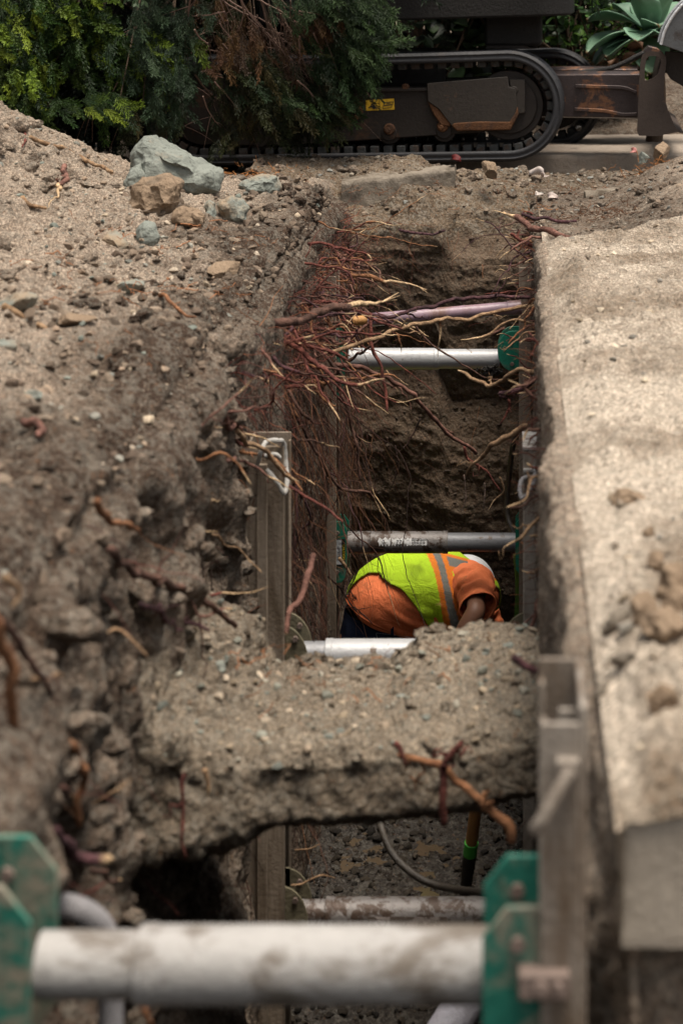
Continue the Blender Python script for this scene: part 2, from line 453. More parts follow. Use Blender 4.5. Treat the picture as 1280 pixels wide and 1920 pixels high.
# scraped vertical wall: large hollows near the camera, calmer further back
nearf = 1 - sstep(4.2, 5.4, pf[:, 1])
wn = (.030 + .055 * nearf) * fbm(pf, 2.2, 3, seed=31) + (.012 + .03 * nearf) * billow(pf, 7, 4, seed=33) + .008 * fbm(pf * np.array([1, 1, .35]), 24, 3, seed=35)
cl = (.30 - cells(pf, 9, 2)) * (.030 * nearf) * (pf[:, 2] > -1.2)
hol = -.20 * np.clip(fbm(pf, 2.6, 2, seed=41) - .12, 0, .6) * nearf * 2.2 * sstep(-1.4, -.1, pf[:, 2]) * sstep(1.2, 2.4, pf[:, 1])
cap = .06 * np.clip(fbm(pf, 3.2, 2, seed=53) - .1, 0, 1) * sstep(-1.3, -.9, pf[:, 0])
tn = heap_n(pf) + cap + (.33 - cells(pf, 8, 5)) * .022 * sstep(.1, .4, fbm(pf, 1.1, 2, seed=52) + .25)
disp = np.where(iswall > 0, iswall * (wn + cl + hol) + (1 - iswall) * tn, tn)
damp_edge = sstep(-.36, -.03, pf[:, 0] - wallL(pf[:, 1]) + .20 * fbm(pf, 1.2, 3, seed=61) - .10 * sstep(5.5, 7.5, pf[:, 1]))
dry = np.clip(.98 - 1.15 * damp_edge - .22 * (1 - sstep(2.8, 4.2, pf[:, 1])), 0, 1) * (1 - iswall * .6) + iswall * (.14 + .12 * nearf + .35 * sstep(4.3, 4.6, pf[:, 1]) * (1 - sstep(5.3, 5.6, pf[:, 1])))  # damp edge, plus near bank and wall toned darker as painted shadow
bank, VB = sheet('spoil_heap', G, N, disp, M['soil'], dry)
_ntop = len(s_top)
# ground height lookup on the heap by walking a ray of sight
def on_heap(px, py, y0=2.0, y1=9.0, off=0.0):
    Ys = np.linspace(y0, y1, 700)
    X = (px - 960.) * Ys / F; Zr = H - (py + 10.) * Ys / F
    Zh = heap(X, Ys) + heap_n(np.stack([X, Ys, heap(X, Ys)], 1))
    k = np.argmax(Zr < Zh)
    if not (Zr < Zh).any(): k = len(Ys) - 1
    return Vector((X[k], Ys[k], Zh[k] + off))

# --- ground beyond the trench and the trench end wall in one sheet
YE = 8.22
Xv = axis((-1.25, 3.2, 520))
sy = axis((14, 10.2, 30), (10.2, YE + .06, 190))
sw = axis((0, 1.5, 230), (1.5, 2.35, 70))
XX = Xv[None, :]
def far_z(X, Y):
    z = -.03 * (1 - sstep(8.4, 9.2, Y)) + .01
    z = z + .075 * sstep(-.30, -.48, X) * (sstep(8.50, 8.66, Y) * .9 - .5 * (1 - sstep(8.42, 8.52, Y))) * (1 - sstep(9.0, 9.4, Y) * .6)
    z = z + .05 * sstep(.45, 1.1, X) * (1 - sstep(8.9, 9.3, Y))
    z = z - .16 * (1 - sstep(8.24, 8.60, Y)) * sstep(-.36, -.26, X) - .05 * (1 - sstep(8.24, 8.42, Y))
    return z - .065 * sstep(9.0, 9.4, Y) - .12 * sstep(9.85, 10.1, Y) * sstep(-.9, -.7, X)
ej = .05 * fbm(np.stack([Xv, Xv * 0, Xv * 0], 1), 2.0, 4, seed=71) + .10 * sstep(-.25, -.75, Xv)
ftY = sy[:, None] + ej[None, :] * (1 - sstep(YE, YE + .8, sy))[:, None]
ftX = np.ones_like(ftY) * XX
ftZ = far_z(ftX, ftY) - .07 * (1 - sstep(YE, YE + .22, ftY - ej[None, :]))
aY = YE + ej[None, :] + .06 - .06 * np.sin(ang)[:, None]; aZ = (ftZ[-1][None, :] - .06 + .06 * np.cos(ang)[:, None]); aX = np.ones_like(aY) * XX
zz = sw[:, None] * np.ones_like(XX)
# profile of the end wall: scooped high up, a ledge, a bulge below
prof = np.interp(sw, [0, .08, .16, .40, .50, .60, .70, .86, 1.1, 1.4, 2.4], [0, -.015, -.02, -.04, -.01, .03, -.04, -.09, -.10, -.05, -.05])
side = np.abs((Xv + .34) / .45) ** 3
wY = YE + ej[None, :] + prof[:, None] - .05 * np.clip(side, 0, 1.4)[None, :]
wZ2 = aZ[-1][None, :] - zz; wX2 = np.ones_like(wY) * XX
G2 = np.stack([np.vstack([ftX, aX, wX2]), np.vstack([ftY, aY, wY]), np.vstack([ftZ, aZ, wZ2])], -1)
N2 = gnormals(G2)
if N2[5, 5, 2] < 0: N2 = -N2
p2 = G2.reshape(-1, 3)
isw = (p2[:, 2] < -.14) & (p2[:, 1] < YE + .3)
isw = isw * np.clip((-.10 - p2[:, 2]) / .15, 0, 1)
ridge = .030 * fbm(p2 * np.array([1, 1, 1.6]) + .25 * p2[:, [2, 0, 0]], 2.6, 3, seed=81) + .016 * billow(p2 * np.array([.6, 1, 1.4]), 9, 4, seed=82) + .006 * fbm(p2, 40, 3, seed=83)
gt = (.7 + .3 * (p2[:, 0] < .3)) * (.040 * fbm(p2, 2.4, 3, seed=85) + .030 * billow(p2, 6, 4, seed=86) + .012 * billow(p2, 17, 3, seed=84)) * (1 - .5 * sstep(9.0, 9.4, p2[:, 1])) + .006 * fbm(p2, 50, 2, seed=87)
gt = gt * (1 - .85 * sstep(9.5, 9.8, p2[:, 1]))
d2 = isw * ridge + (1 - isw) * gt
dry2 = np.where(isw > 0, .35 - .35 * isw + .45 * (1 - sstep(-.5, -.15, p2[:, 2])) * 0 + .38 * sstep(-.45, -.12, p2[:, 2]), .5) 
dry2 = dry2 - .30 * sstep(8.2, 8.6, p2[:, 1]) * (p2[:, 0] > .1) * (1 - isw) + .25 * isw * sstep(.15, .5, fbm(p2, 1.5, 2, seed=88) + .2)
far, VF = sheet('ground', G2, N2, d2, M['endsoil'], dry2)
# let the open ground use a lighter soil than the fresh cut: second material on the upper faces
far.data.materials.append(soil_mat('trodden soil', (.105, .075, .052), (.30, .225, .155), .5))
fc = grid_faces(G2.shape[0], G2.shape[1])
mi = (p2[fc[:, 0], 2] > -.20).astype(np.int32); far.data.polygons.foreach_set('material_index', mi)

# --- right wall, soil under the slab
Yr = axis((.2, 1.6, 25), (1.6, 3.0, 110), (3.0, 8.6, 420))
def wallR(Y): return np.interp(Y, [0, 1.9, 1.99, 2.25, 2.5, 3.2, 3.5, 3.8, 7, 8.6], [.16, .15, .125, .10, .082, .078, .055, .080, .088, .088])
sr_top = axis((4.5, 1.8, 30), (1.8, .175, 170))
wr = wallR(Yr); rj = .010 * fbm(np.stack([Yr * 0 + 5, Yr, Yr * 0], 1), 2.4, 4, seed=91)
YYr = Yr[None, :]
slabz = np.interp(Yr, [0, 1.99, 2.03, 6.62, 6.75, 9], [-.36, -.34, -.165, -.165, -.05, -.02])
rtX = sr_top[:, None] * np.ones_like(YYr); rtZ = slabz[None, :] + np.zeros_like(rtX)
rise = .16 * sstep(.35, .9, rtX) * sstep(6.7, 7.2, YYr); rtZ = rtZ + rise
lipz = np.interp(Yr, [0, 1.97, 2.03, 2.5, 3.2, 6.6, 6.75, 9], [-.34, -.34, -.06, -.03, -.008, -.004, -.05, -.04])
l1X = np.stack([.150 + 0 * Yr, .136 + 0 * Yr, .130 + 0 * Yr, wr + rj + .022, wr + rj + .006, wr + rj]);
l1Z = np.stack([slabz, np.maximum(slabz, lipz - .02), lipz, lipz, lipz - .012, lipz - .035])
swr = axis((.0, 1.0, 110), (1.0, 2.3, 90))
rwX = (wr + rj)[None, :] - swr[:, None] * .004; rwZ = (lipz - .045)[None, :] - swr[:, None]
# densify the lip
def dens(A, k):
    out = []
    for i in range(len(A) - 1):
        for q in range(k): out.append(A[i] + (A[i + 1] - A[i]) * q / k)
    out.append(A[-1]); return np.array(out)
l1X = dens(l1X, 3); l1Z = dens(l1Z, 3)
G3 = np.stack([np.vstack([rtX, l1X, rwX]), np.vstack([np.ones_like(v) * YYr for v in (rtX, l1X, rwX)]), np.vstack([rtZ, l1Z, rwZ])], -1)
N3 = gnormals(G3)
if N3[3, 3, 2] < 0: N3 = -N3
p3 = G3.reshape(-1, 3)
inner = (p3[:, 0] > .128) & (p3[:, 1] > 1.97) & (p3[:, 1] < 6.68)
rn = .018 * fbm(p3, 3, 3, seed=93) + .018 * billow(p3, 10, 4, .6, seed=94) + .008 * (.35 - cells(p3, 24, 6)) + .005 * fbm(p3, 40, 3, seed=95)
nr = (1 - sstep(2.3, 3.0, p3[:, 1]))
rn = rn * (.7 + 1.6 * nr * (p3[:, 2] < -.15))
cav = -.16 * np.exp(-(((p3[:, 1] - 1.90) / .10) ** 2 + ((p3[:, 2] + .215) / .07) ** 2)) * (p3[:, 0] < .3)
rn = np.where(inner, rn * .15 - .004, rn + cav)
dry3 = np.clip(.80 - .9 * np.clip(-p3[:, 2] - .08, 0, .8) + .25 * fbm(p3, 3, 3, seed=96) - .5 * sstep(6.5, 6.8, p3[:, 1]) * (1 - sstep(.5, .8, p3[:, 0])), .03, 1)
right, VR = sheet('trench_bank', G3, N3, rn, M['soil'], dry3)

# --- floor
gx = axis((-1.0, .3, 150)); gy = axis((.2, 4.8, 120), (4.8, 8.6, 420))
G4 = np.stack(np.meshgrid(gx, gy, indexing='ij') + [np.full((len(gx), len(gy)), -2.1)], -1)
p4 = G4.reshape(-1, 3)
d4 = .05 * fbm(p4, 1.6, 3, seed=101) + .030 * billow(p4, 9, 4, seed=102) + .022 * (.4 - cells(p4, 22, 3)) + .008 * fbm(p4, 60, 2, seed=103)
pud = np.exp(-(((p4[:, 0] + .28) / .20) ** 2 + ((p4[:, 1] - 6.05) / .55) ** 2))
d4 = d4 * (1 - .9 * pud) - .03 * pud
N4 = np.zeros_like(G4); N4[..., 2] = 1
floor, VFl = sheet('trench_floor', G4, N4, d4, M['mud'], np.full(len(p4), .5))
t = NT('muddy water')
t.set(t.mix(t.noise(3, 3), (.055, .040, .025), (.085, .062, .04)), .08, 0, .6)
mb = MB(); n = 40
mb.add([(-.28 + .30 * math.cos(a) * (1 + .2 * math.sin(3 * a)), 6.05 + .75 * math.sin(a) * (1 + .15 * math.cos(2 * a)), -2.126) for a in np.linspace(0, 2 * PI, n, endpoint=False)], [tuple(range(n))])
tag(mb.build('puddle', t.m), kind='structure')

# --- near end of the trench, and wide ground all round
gx = axis((-1.2, .6, 60)); gz = axis((0, 2.3, 60))
G5 = np.stack([np.outer(gx, np.ones(len(gz))), np.full((len(gx), len(gz)), .45), -np.outer(np.ones(len(gx)), gz)], -1)
p5 = G5.reshape(-1, 3); N5 = np.zeros_like(G5); N5[..., 1] = 1
sheet('trench_end', G5, N5, .04 * fbm(p5, 4, 4, seed=111), M['wallsoil'], np.full(len(p5), .4))
mb = MB()
for (a, b, c_, d_) in ((-150, -5.9, -150, 200), (4.4, 150, -150, 200), (-5.9, 4.4, -150, .3), (-5.9, 4.4, 13.9, 200)):
    mb.add([(a, c_, -.06), (b, c_, -.06), (b, d_, -.06), (a, d_, -.06)], [(0, 1, 2, 3)])
o = mb.build('terrain', M['soil']); tag(o, kind='structure')
a_ = o.data.attributes.new('dry', 'FLOAT', 'POINT'); a_.data.foreach_set('value', np.full(len(o.data.vertices), .5, np.float32))
mb = MB(); mb.add([(3.1, .2, .03), (4.6, .2, -.02), (4.6, 14, -.02), (3.1, 14, .03)], [(0, 1, 2, 3)])
mb.add([(-6.2, 11.5, -.05), (-1.2, 11.5, -.05), (-1.2, 14.2, -.05), (-6.2, 14.2, -.05)], [(0, 1, 2, 3)])
o = mb.build('path_edge', M['soil']); tag(o, kind='structure')
a_ = o.data.attributes.new('dry', 'FLOAT', 'POINT'); a_.data.foreach_set('value', np.full(len(o.data.vertices), .4, np.float32))

# --- concrete slab on the right bank with sand on it
def rough_slab(name, x0, x1, y0, y1, z0, z1, mat, nx, ny, nz, amp, seed, kind, edge=.012):
    """box with a dense gridded skin, slightly chipped edges"""
    V = []; Fq = []
    def face(o_, du, dv, nu, nv):
        b = sum(len(a) for a in V)
        u = np.linspace(0, 1, nu + 1); v = np.linspace(0, 1, nv + 1)
        g = o_ + u[:, None, None] * du + v[None, :, None] * dv
        V.append(g.reshape(-1, 3)); Fq.append(grid_faces(nu + 1, nv + 1) + b)
    A = np.array
    ex, ey, ez = A([x1 - x0, 0, 0]), A([0, y1 - y0, 0]), A([0, 0, z1 - z0])
    o_ = A([x0, y0, z0])
    face(o_ + ez, ex, ey, nx, ny); face(o_, ez, ey, nz, ny); face(o_ + ex, ey, ez, ny, nz)
    face(o_, ex, ez, nx, nz); face(o_ + ey, ez, ex, nz, nx); face(o_, ey, ex, ny, nx)
    V = np.vstack(V); Fq = np.vstack(Fq)
    # round the edges: pull points near two faces inwards
    c = A([(x0 + x1) / 2, (y0 + y1) / 2, (z0 + z1) / 2]); hs_ = A([(x1 - x0) / 2, (y1 - y0) / 2, (z1 - z0) / 2])
    q = V - c; r = edge * (1 + 1.6 * np.clip(fbm(V, 9, 3, seed=seed + 1), -.5, .8))
    core = np.clip(q, -(hs_ - r[:, None]), hs_ - r[:, None]); dlt = q - core; L = np.linalg.norm(dlt, axis=1) + 1e-9
    V = c + core + dlt / L[:, None] * np.minimum(L, r)[:, None]
    n_ = dlt / L[:, None]
    V = V + n_ * (amp * fbm(V, 14, 4, seed=seed))[:, None]
    me = np_mesh(name, V, Fq)
    o = link_mesh(name, me, mat)
    o['kind'] = kind
    return o
slab = rough_slab('pavement', .119, 2.6, 1.98, 6.62, -.142, 0, M['concrete'], 240, 440, 16, .0016, 121, 'structure', .006)
gx = axis((.112, .9, 190), (.9, 2.7, 90)); gy = axis((1.974, 3.2, 170), (3.2, 7.9, 480))
GX, GY = np.meshgrid(gx, gy, indexing='ij')
p6 = np.stack([GX.ravel(), GY.ravel(), np.zeros(GX.size)], 1)
hh = .026 + .030 * fbm(p6, 1.4, 3, seed=131) + .018 * billow(p6 * np.array([1, 1.2, 1]), 5.5, 4, .55, seed=132) + .014 * fbm(p6, 13, 4, .6, seed=133) + .012 * sstep(.1, .5, fbm(p6, 7, 3, seed=137)) + .0025 * fbm(p6, 80, 2, seed=134)
hh += .12 * sstep(.30, 1.0, p6[:, 0]) * sstep(5.6, 7.0, p6[:, 1]) - .10 * sstep(7.0, 7.7, p6[:, 1] + .25 * fbm(p6, 2.2, 3, seed=139)) - .16 * sstep(6.57, 6.68, p6[:, 1]) * (1 - sstep(.40, .75, p6[:, 0] + .2 * fbm(p6, 3, 3, seed=140))) + .015 * sstep(.5, 1.4, p6[:, 0])
hh -= .012 * (1 - sstep(.112, .135, p6[:, 0])) * sstep(2.5, 3.2, p6[:, 1]) + .05 * (1 - sstep(.116, .124, p6[:, 0])) * (1 - sstep(2.5, 3.2, p6[:, 1])) + .04 * (1 - sstep(1.965, 1.99, p6[:, 1]))
pale = 0
for (bx, by, rx, ry, am) in ((.17, 3.08, .06, .42, .045), (.36, 3.95, .22, .20, .035), (.30, 3.30, .25, .12, .03), (.13, 2.25, .016, .35, .03)):
    pale = pale + np.exp(-((((p6[:, 0] - bx) / rx) ** 2 + ((p6[:, 1] - by) / ry) ** 2)) * (1 + .8 * fbm(p6, 6, 3, seed=138))); hh = hh * (1 - .45 * np.exp(-(((p6[:, 0] - bx) / rx) ** 2 + ((p6[:, 1] - by) / ry) ** 2)))
# clods near the camera
for (px, py, r, hgt) in () and ((1190, 925, .030, .028), (1250, 1215, .030, .04), (1180, 1245, .022, .02), (1170, 1175, .03, .014), (1225, 1190, .035, .022), (1240, 1340, .032, .018), (1215, 1085, .03, .012), (1190, 1010, .02, .012), (1268, 1120, .05, .02)):
    Yc = H * F / (py + 10.); Xc = (px - 960) * Yc / F
    dd = ((p6[:, 0] - Xc) / r) ** 2 + ((p6[:, 1] - Yc) / (r * 1.2)) ** 2
    hh = np.maximum(hh, np.where(dd < 1, hgt * np.sqrt(np.clip(1 - dd, 0, 1)) + .002 * fbm(p6, 60, 2, seed=8), -1))
hh = hh * (.12 + .88 * sstep(.112, .20, p6[:, 0] + .02 * fbm(p6, 5, 3, seed=147))) - .004 * (1 - sstep(.112, .135, p6[:, 0]))
G6 = np.stack([GX, GY, hh.reshape(GX.shape)], -1)
N6 = np.zeros_like(G6); N6[..., 2] = 1
sand, VS = sheet('sand', G6, N6, np.zeros(len(p6)), M['sand'], np.clip(.62 + .75 * fbm(p6, 2.3, 4, seed=135) + .9 * pale - .35 * (1 - sstep(1.9, 3.0, p6[:, 1])) * sstep(.13, .17, p6[:, 0]), 0, 1.5))

# --- ledge of soil and broken concrete across the trench
nu, nv = 420, 300
xs = np.linspace(-.98, .17, nu)
prof_t = np.linspace(0, 1, nv)
zt = np.interp(xs, [-.98, -.80, -.68, -.58, -.35, -.1, .05, .17], [-.22, -.33, -.44, -.495, -.51, -.50, -.49, -.44])
th = np.interp(xs, [-.98, -.64, -.56, -.44, -.1, .02, .17], [.30, .22, .175, .14, .14, .135, .16])
yf = np.interp(xs, [-.98, -.60, -.4, 0, .17], [3.22, 3.30, 3.36, 3.42, 3.44])
yb = np.interp(xs, [-.98, 0, .17], [4.30, 4.16, 4.10])
zback = np.interp(xs, [-.98, -.75, -.62, -.53, -.27, -.19, 0, .17], [-.34, -.48, -.565, -.640, -.640, -.575, -.55, -.50])
Gb = np.zeros((nu, nv, 3))
for i in range(nu):
    yc, zc = [], []
    ptsY = [yb[i], yb[i], yb[i] - .03, (yb[i] + yf[i]) / 2, yf[i] + .03, yf[i], yf[i] - .022, yf[i] + .02, yf[i] + .30, yb[i] - .05, yb[i]]
    ptsZ = [zback[i] - .10, zback[i] - .03, zback[i], (zback[i] + zt[i]) / 2 + .01, zt[i], zt[i] - .03, zt[i] - th[i] + .03, zt[i] - th[i], zt[i] - th[i] - .03, zback[i] - .16, zback[i] - .10]
    L = np.concatenate([[0], np.cumsum(np.hypot(np.diff(ptsY), np.diff(ptsZ)))]); L /= L[-1]
    # keep more samples on the visible top and front
    Gb[i, :, 0] = xs[i]; Gb[i, :, 1] = np.interp(prof_t, L, ptsY); Gb[i, :, 2] = np.interp(prof_t, L, ptsZ)
Nb = gnormals(Gb)
pb = Gb.reshape(-1, 3)
cen = np.stack([pb[:, 0], np.full(len(pb), 3.78), np.full(len(pb), -.62)], 1)
if np.mean(np.sum(Nb.reshape(-1, 3) * (pb - cen), 1)) < 0: Nb = -Nb
topm = (Nb.reshape(-1, 3)[:, 2] > .5)
leftm = 1 - sstep(-.62, -.45, pb[:, 0])
db = (.008 + .014 * topm) * fbm(pb, 4, 3, seed=141) + (.005 + .014 * topm) * billow(pb, 10, 4, .6, seed=142) + .007 * fbm(pb, 34, 3, seed=143) + topm * (.3 - cells(pb, 20, 4)) * .012
db += leftm * (.05 * fbm(pb, 4.5, 3, seed=144) + .03 * billow(pb, 8, 3, seed=145))
db += .010 * (~topm) * fbm(pb * np.array([.5, 1, 1]), 6, 3, seed=146)
dryb = np.where(topm, .60, .30) + .30 * topm * sstep(-.5, -.2, pb[:, 0])
bridge, VBr = sheet('soil_ledge', Gb, Nb, db, M['bridge'], dryb)

# --- slab remnants at the far side
rough_slab('pavement', -.45, 3.4, 9.74, 12.6, -.09, .042, M['drive'], 260, 120, 10, .002, 151, 'structure', .015)
def kerb(name, a, b, w, h, mat, label, seed, n=60):
    """broken strip of concrete from a to b (front top edge), w deep, h high"""
    a = np.array(a); b = np.array(b)
    u = np.linspace(0, 1, n)
    cs = [(0, -h), (0, -h * .5), (0, -.012), (.012, 0), (w * .3, 0), (w * .7, 0), (w - .01, 0), (w, -.012), (w, -h)]
    cs = np.array(cs); csd = dens(cs, 4)
    G_ = a[None, None, :] + u[:, None, None] * (b - a)[None, None, :] + np.stack([np.zeros((1, len(csd))), csd[None, :, 0], csd[None, :, 1]], -1) * np.ones((n, 1, 1))
    N_ = gnormals(G_)
    if N_[n // 2, 18, 2] < 0: N_ = -N_
    q = G_.reshape(-1, 3)
    dd = .008 * fbm(q, 12, 4, seed=seed) + .014 * billow(q, 7, 3, seed=seed + 1)
    V = q + N_.reshape(-1, 3) * dd[:, None]
    me = np_mesh(name, V, grid_faces(n, len(csd)))
    o = link_mesh(name, me, mat); me.polygons.foreach_set('use_smooth', np.ones(len(me.polygons), bool))
    m2 = MB()
    for k in (0, n - 1):
        base = k * len(csd)
        m2.add(V[base:base + len(csd)], [tuple(range(len(csd)))])
    tag(o, label, 'concrete')
    c_ = m2.build('broken_end', mat, o, smooth=False)
    return o
kerb('kerb', P(640, 341, 8.44), P(852, 316, 8.56), .20, .13, M['kerb'], 'long grey strip of buried kerb edge exposed below the excavator track', 161)
kerb('kerb', P(1096, 364, 8.25), P(1232, 347, 8.4), .07, .045, M['kerb'], 'short pale concrete strip half buried at the right bank behind the sand', 165)

# ------------------------------------------------------------------ trench shores
def text_marks(name, lines, mat, parent, origin, ux, uz, size, depth=.0008):
    """lettering as thin real geometry laid on a surface"""
    cu = bpy.data.curves.new(name, 'FONT'); cu.body = lines; cu.size = size; cu.extrude = depth; cu.align_x = 'CENTER'; cu.align_y = 'CENTER'
    o = bpy.data.objects.new(name, cu); COL.objects.link(o)
    cu.materials.append(mat)
    ux = Vector(ux).normalized(); uz = Vector(uz).normalized(); n = ux.cross(uz)
    Mx = Matrix((ux, uz, n)).transposed().to_4x4()
    Mx.translation = Vector(origin)
    o.parent = parent; org = ORG.get(parent.name, Vector()); ORG[o.name] = org
    o.matrix_local = Matrix.Translation(-org) @ Mx
    return o

def rail(parent, x_open, x_back, y0, y1, z0, z1, mat, notch=True):
    """vertical channel section: web at x_back, flanges towards x_open, a centre rib"""
    s = 1 if x_back > x_open else -1
    m = MB(); t_ = .007
    m.box2((x_back - s * t_, y0, z0), (x_back, y1, z1))
    for ya, yb_, dz in ((y0, y0 + t_, -.018 if notch else 0), (y1 - t_, y1, 0)):
        m.box2((x_open, ya, z0), (x_back - s * t_, yb_, z1 + dz))
    # inward lips on the flanges and middle ribs
    for ya, yb_ in ((y0 + t_, y0 + t_ + .020), (y1 - t_ - .020, y1 - t_)):
        m.box2((x_open, ya, z0), (x_open + s * .006, yb_, z1 - .02))
    ym = (y0 + y1) / 2
    m.box2((x_back - s * t_ - s * .020, ym - .003, z0), (x_back - s * t_, ym + .003, z1 - .03))
    return m.build('rail', mat, parent, bevel=.0018)

def plate_outline(xa, xb, z0, z1, ch, rnd=False):
    """pad plate: xa = rail side, xb = strut side"""
    if rnd:
        cz = (z0 + z1) / 2; r = (z1 - z0) / 2; s = 1 if xb > xa else -1
        w_ = abs(xb - xa)
        pts = [(xa, z0), ]
        for a in np.linspace(-PI / 2, PI / 2, 17): pts.append((xa + s * (w_ - r * .75) + s * r * .75 * math.cos(a), cz + r * math.sin(a)))
        pts.append((xa, z1)); return pts
    s = 1 if xb > xa else -1
    return [(xa, z0), (xb - s * ch, z0), (xb, z0 + ch * 1.3), (xb, z1 - ch * 1.3), (xb - s * ch, z1), (xa, z1)]

def pads(parent, xa, xb, ys, z0, z1, ch, mat, rnd=False):
    for y in ys:
        m = MB(); m.prism(plate_outline(xa, xb, z0, z1, ch, rnd), y - .004, y + .004)
        pl = m.build('pad_plate', mat, parent, bevel=.0012)
        b = MB(); cz = (z0 + z1) / 2; cx = (xa * .55 + xb * .45)
        for dz in (-.32, .32):
            p0 = (cx, y - .012, cz + dz * (z1 - z0))
            b.tube([p0, (cx, y + .012, cz + dz * (z1 - z0))], .008, 6)
        b.build('bolt', M['clip'], pl, sharp=30)

def strut(parent, x0, x1, xs, Y, z, ro, ri, side, m_out, m_in, tilt=0.0):
    """hydraulic cylinder between x0 and x1; sleeve from xs towards 'side' end"""
    def pz(x): return z + tilt * (x - x0)
    mo = MB()
    if side > 0: a, b = xs, x1; c, e = x0, xs
    else: a, b = x0, xs; c, e = xs, x1
    n_ = 14; xx = np.linspace(a, b, n_)
    rad = np.full(n_, ro); rad[0] *= .985; rad[-1] *= .985
    mo.tube([(x, Y, pz(x)) for x in xx], rad, 40)
    st = mo.build('strut_sleeve', m_out, parent, bevel=.002, sharp=50)
    if side > 0:
        mc = MB(); mc.tube([(xs - .006, Y, pz(xs)), (xs + .014, Y, pz(xs))], [ro * 1.02, ro * 1.03], 40); 
    else:
        mc = MB(); mc.tube([(xs - .014, Y, pz(xs)), (xs + .006, Y, pz(xs))], [ro * 1.03, ro * 1.02], 40)
    mc.build('end_collar', m_out, st, bevel=.0015, sharp=50)
    mi_ = MB(); mi_.tube([(x, Y, pz(x)) for x in np.linspace(c, e, 6)], ri, 36)
    mi_.build('inner_tube', m_in, parent, sharp=50)
    return st

def curve_pts(pts, n=40):
    pts = np.asarray(pts, float); k = len(pts)
    if k == 2: return pts[0] + (pts[1] - pts[0]) * np.linspace(0, 1, n)[:, None]
    P4 = np.vstack([2 * pts[0] - pts[1], pts, 2 * pts[-1] - pts[-2]])
    L = np.concatenate([[0], np.cumsum(np.linalg.norm(np.diff(pts, axis=0), axis=1))])
    out = []
    for s_ in np.linspace(0, L[-1], n):
        i = min(max(np.searchsorted(L, s_, 'right') - 1, 0), k - 2)
        t_ = (s_ - L[i]) / max(L[i + 1] - L[i], 1e-9)
        a, b, c, d_ = P4[i], P4[i + 1], P4[i + 2], P4[i + 3]
        out.append(.5 * ((2 * b) + (-a + c) * t_ + (2 * a - 5 * b + 4 * c - d_) * t_ ** 2 + (-a + 3 * b - 3 * c + d_) * t_ ** 3))
    return np.array(out)

G_SH = 'aluminium trench shores'
# nearest shore
A = thing('trench_shore', 'nearest aluminium shore with a thick pale strut between worn green pads', 'trench shore', (-.27, 1.98, -1.2), G_SH)
rail(A, .030, .078, 1.915, 2.06, -1.6, .148, M['alu'])
rail(A, -.600, -.648, 1.915, 2.06, -1.6, .13, M['alu'])
pads(A, .036, -.032, (1.930, 2.045), -.275, -.070, .026, M['green_worn'])
pads(A, -.612, -.512, (1.930, 2.045), -.275, -.048, .030, M['green_worn'])
strut(A, -.516, -.026, -.402, 1.985, -.162, .0400, .0345, 1, M['strut_near'], M['strut_near'])
# pivot clip on the right rail, and a release handle leaning across it
m = MB(); m.box2((.006, 1.900, -.155), (.060, 1.925, -.128)); m.box2((.044, 1.893, -.150), (.052, 1.902, -.134)); m.tube([(.03, 1.895, -.142), (.03, 1.93, -.142)], .009, 8)
m.box2((.010, 1.924, -.150), (.018, 2.05, -.134))
m.build('pivot_clip', M['clip'], A, bevel=.002)
m = MB(); m.tube(curve_pts([(.062, 1.90, .088), (.050, 1.893, .072), (.030, 1.885, .040), (.024, 1.89, .030)], 10), .0075, 10); m.box2((.046, 1.90, .080), (.070, 1.915, .096))
m.build('release_handle', M['alu'], A, bevel=.0015)
# lower cylinder of the same shore
strut(A, -.565, -.026, -.42, 1.985, -1.22, .0425, .0362, 1, M['strut_near'], M['strut_near'])
pads(A, .036, -.032, (1.930, 2.045), -1.33, -1.12, .026, M['green_worn'])
pads(A, -.612, -.512, (1.930, 2.045), -1.33, -1.12, .026, M['green_worn'])

# middle shore
B = thing('trench_shore', 'middle aluminium shore with brown muddy rails and rope handles, half hidden by the soil ledge', 'trench shore', (-.35, 5.07, -2.05), G_SH)
rail(B, -.628, -.735, 4.99, 5.16, -2.05, -.343, M['alu_dark'], False)
rail(B, .030, .082, 4.99, 5.16, -2.05, -.352, M['alu'], False)
m = MB(); m.box2((-.700, 4.975, -2.05), (-.672, 4.99, -.39)); m.build('rail_rib', M['alu_dark'], B, bevel=.002)
strut(B, -.62, .026, -.515, 5.07, -.945, .0425, .036, 1, M['strut_clean'], M['strut_in'])
strut(B, -.62, .026, -.515, 5.07, -1.668, .0425, .036, 1, M['strut_dirty'], M['strut_dirty'])
for zc in (-.945, -1.668):
    pads(B, -.628, -.565, (5.02, 5.125), zc - .10, zc + .10, .03, M['olive'], True)
    pads(B, .036, -.030, (5.02, 5.125), zc - .10, zc + .10, .03, M['olive'], True)
# sticker strip left on the lower sleeve
V, Fc = [], []
for i, x in enumerate(np.linspace(-.40, -.18, 24)):
    for j, a in enumerate(np.linspace(-.35, .25, 6)):
        V.append((x, 5.07 - .0432 * math.cos(a), -1.668 + .0432 * math.sin(a)))
m = MB(); m.add(V, grid_faces(24, 6)); m.build('worn_sticker', speckle('worn sticker', (.25, .21, .19), (.34, .30, .28), 30, .7, 0, .2, (.10, .075, .06), 30, (.45, .55)), B)
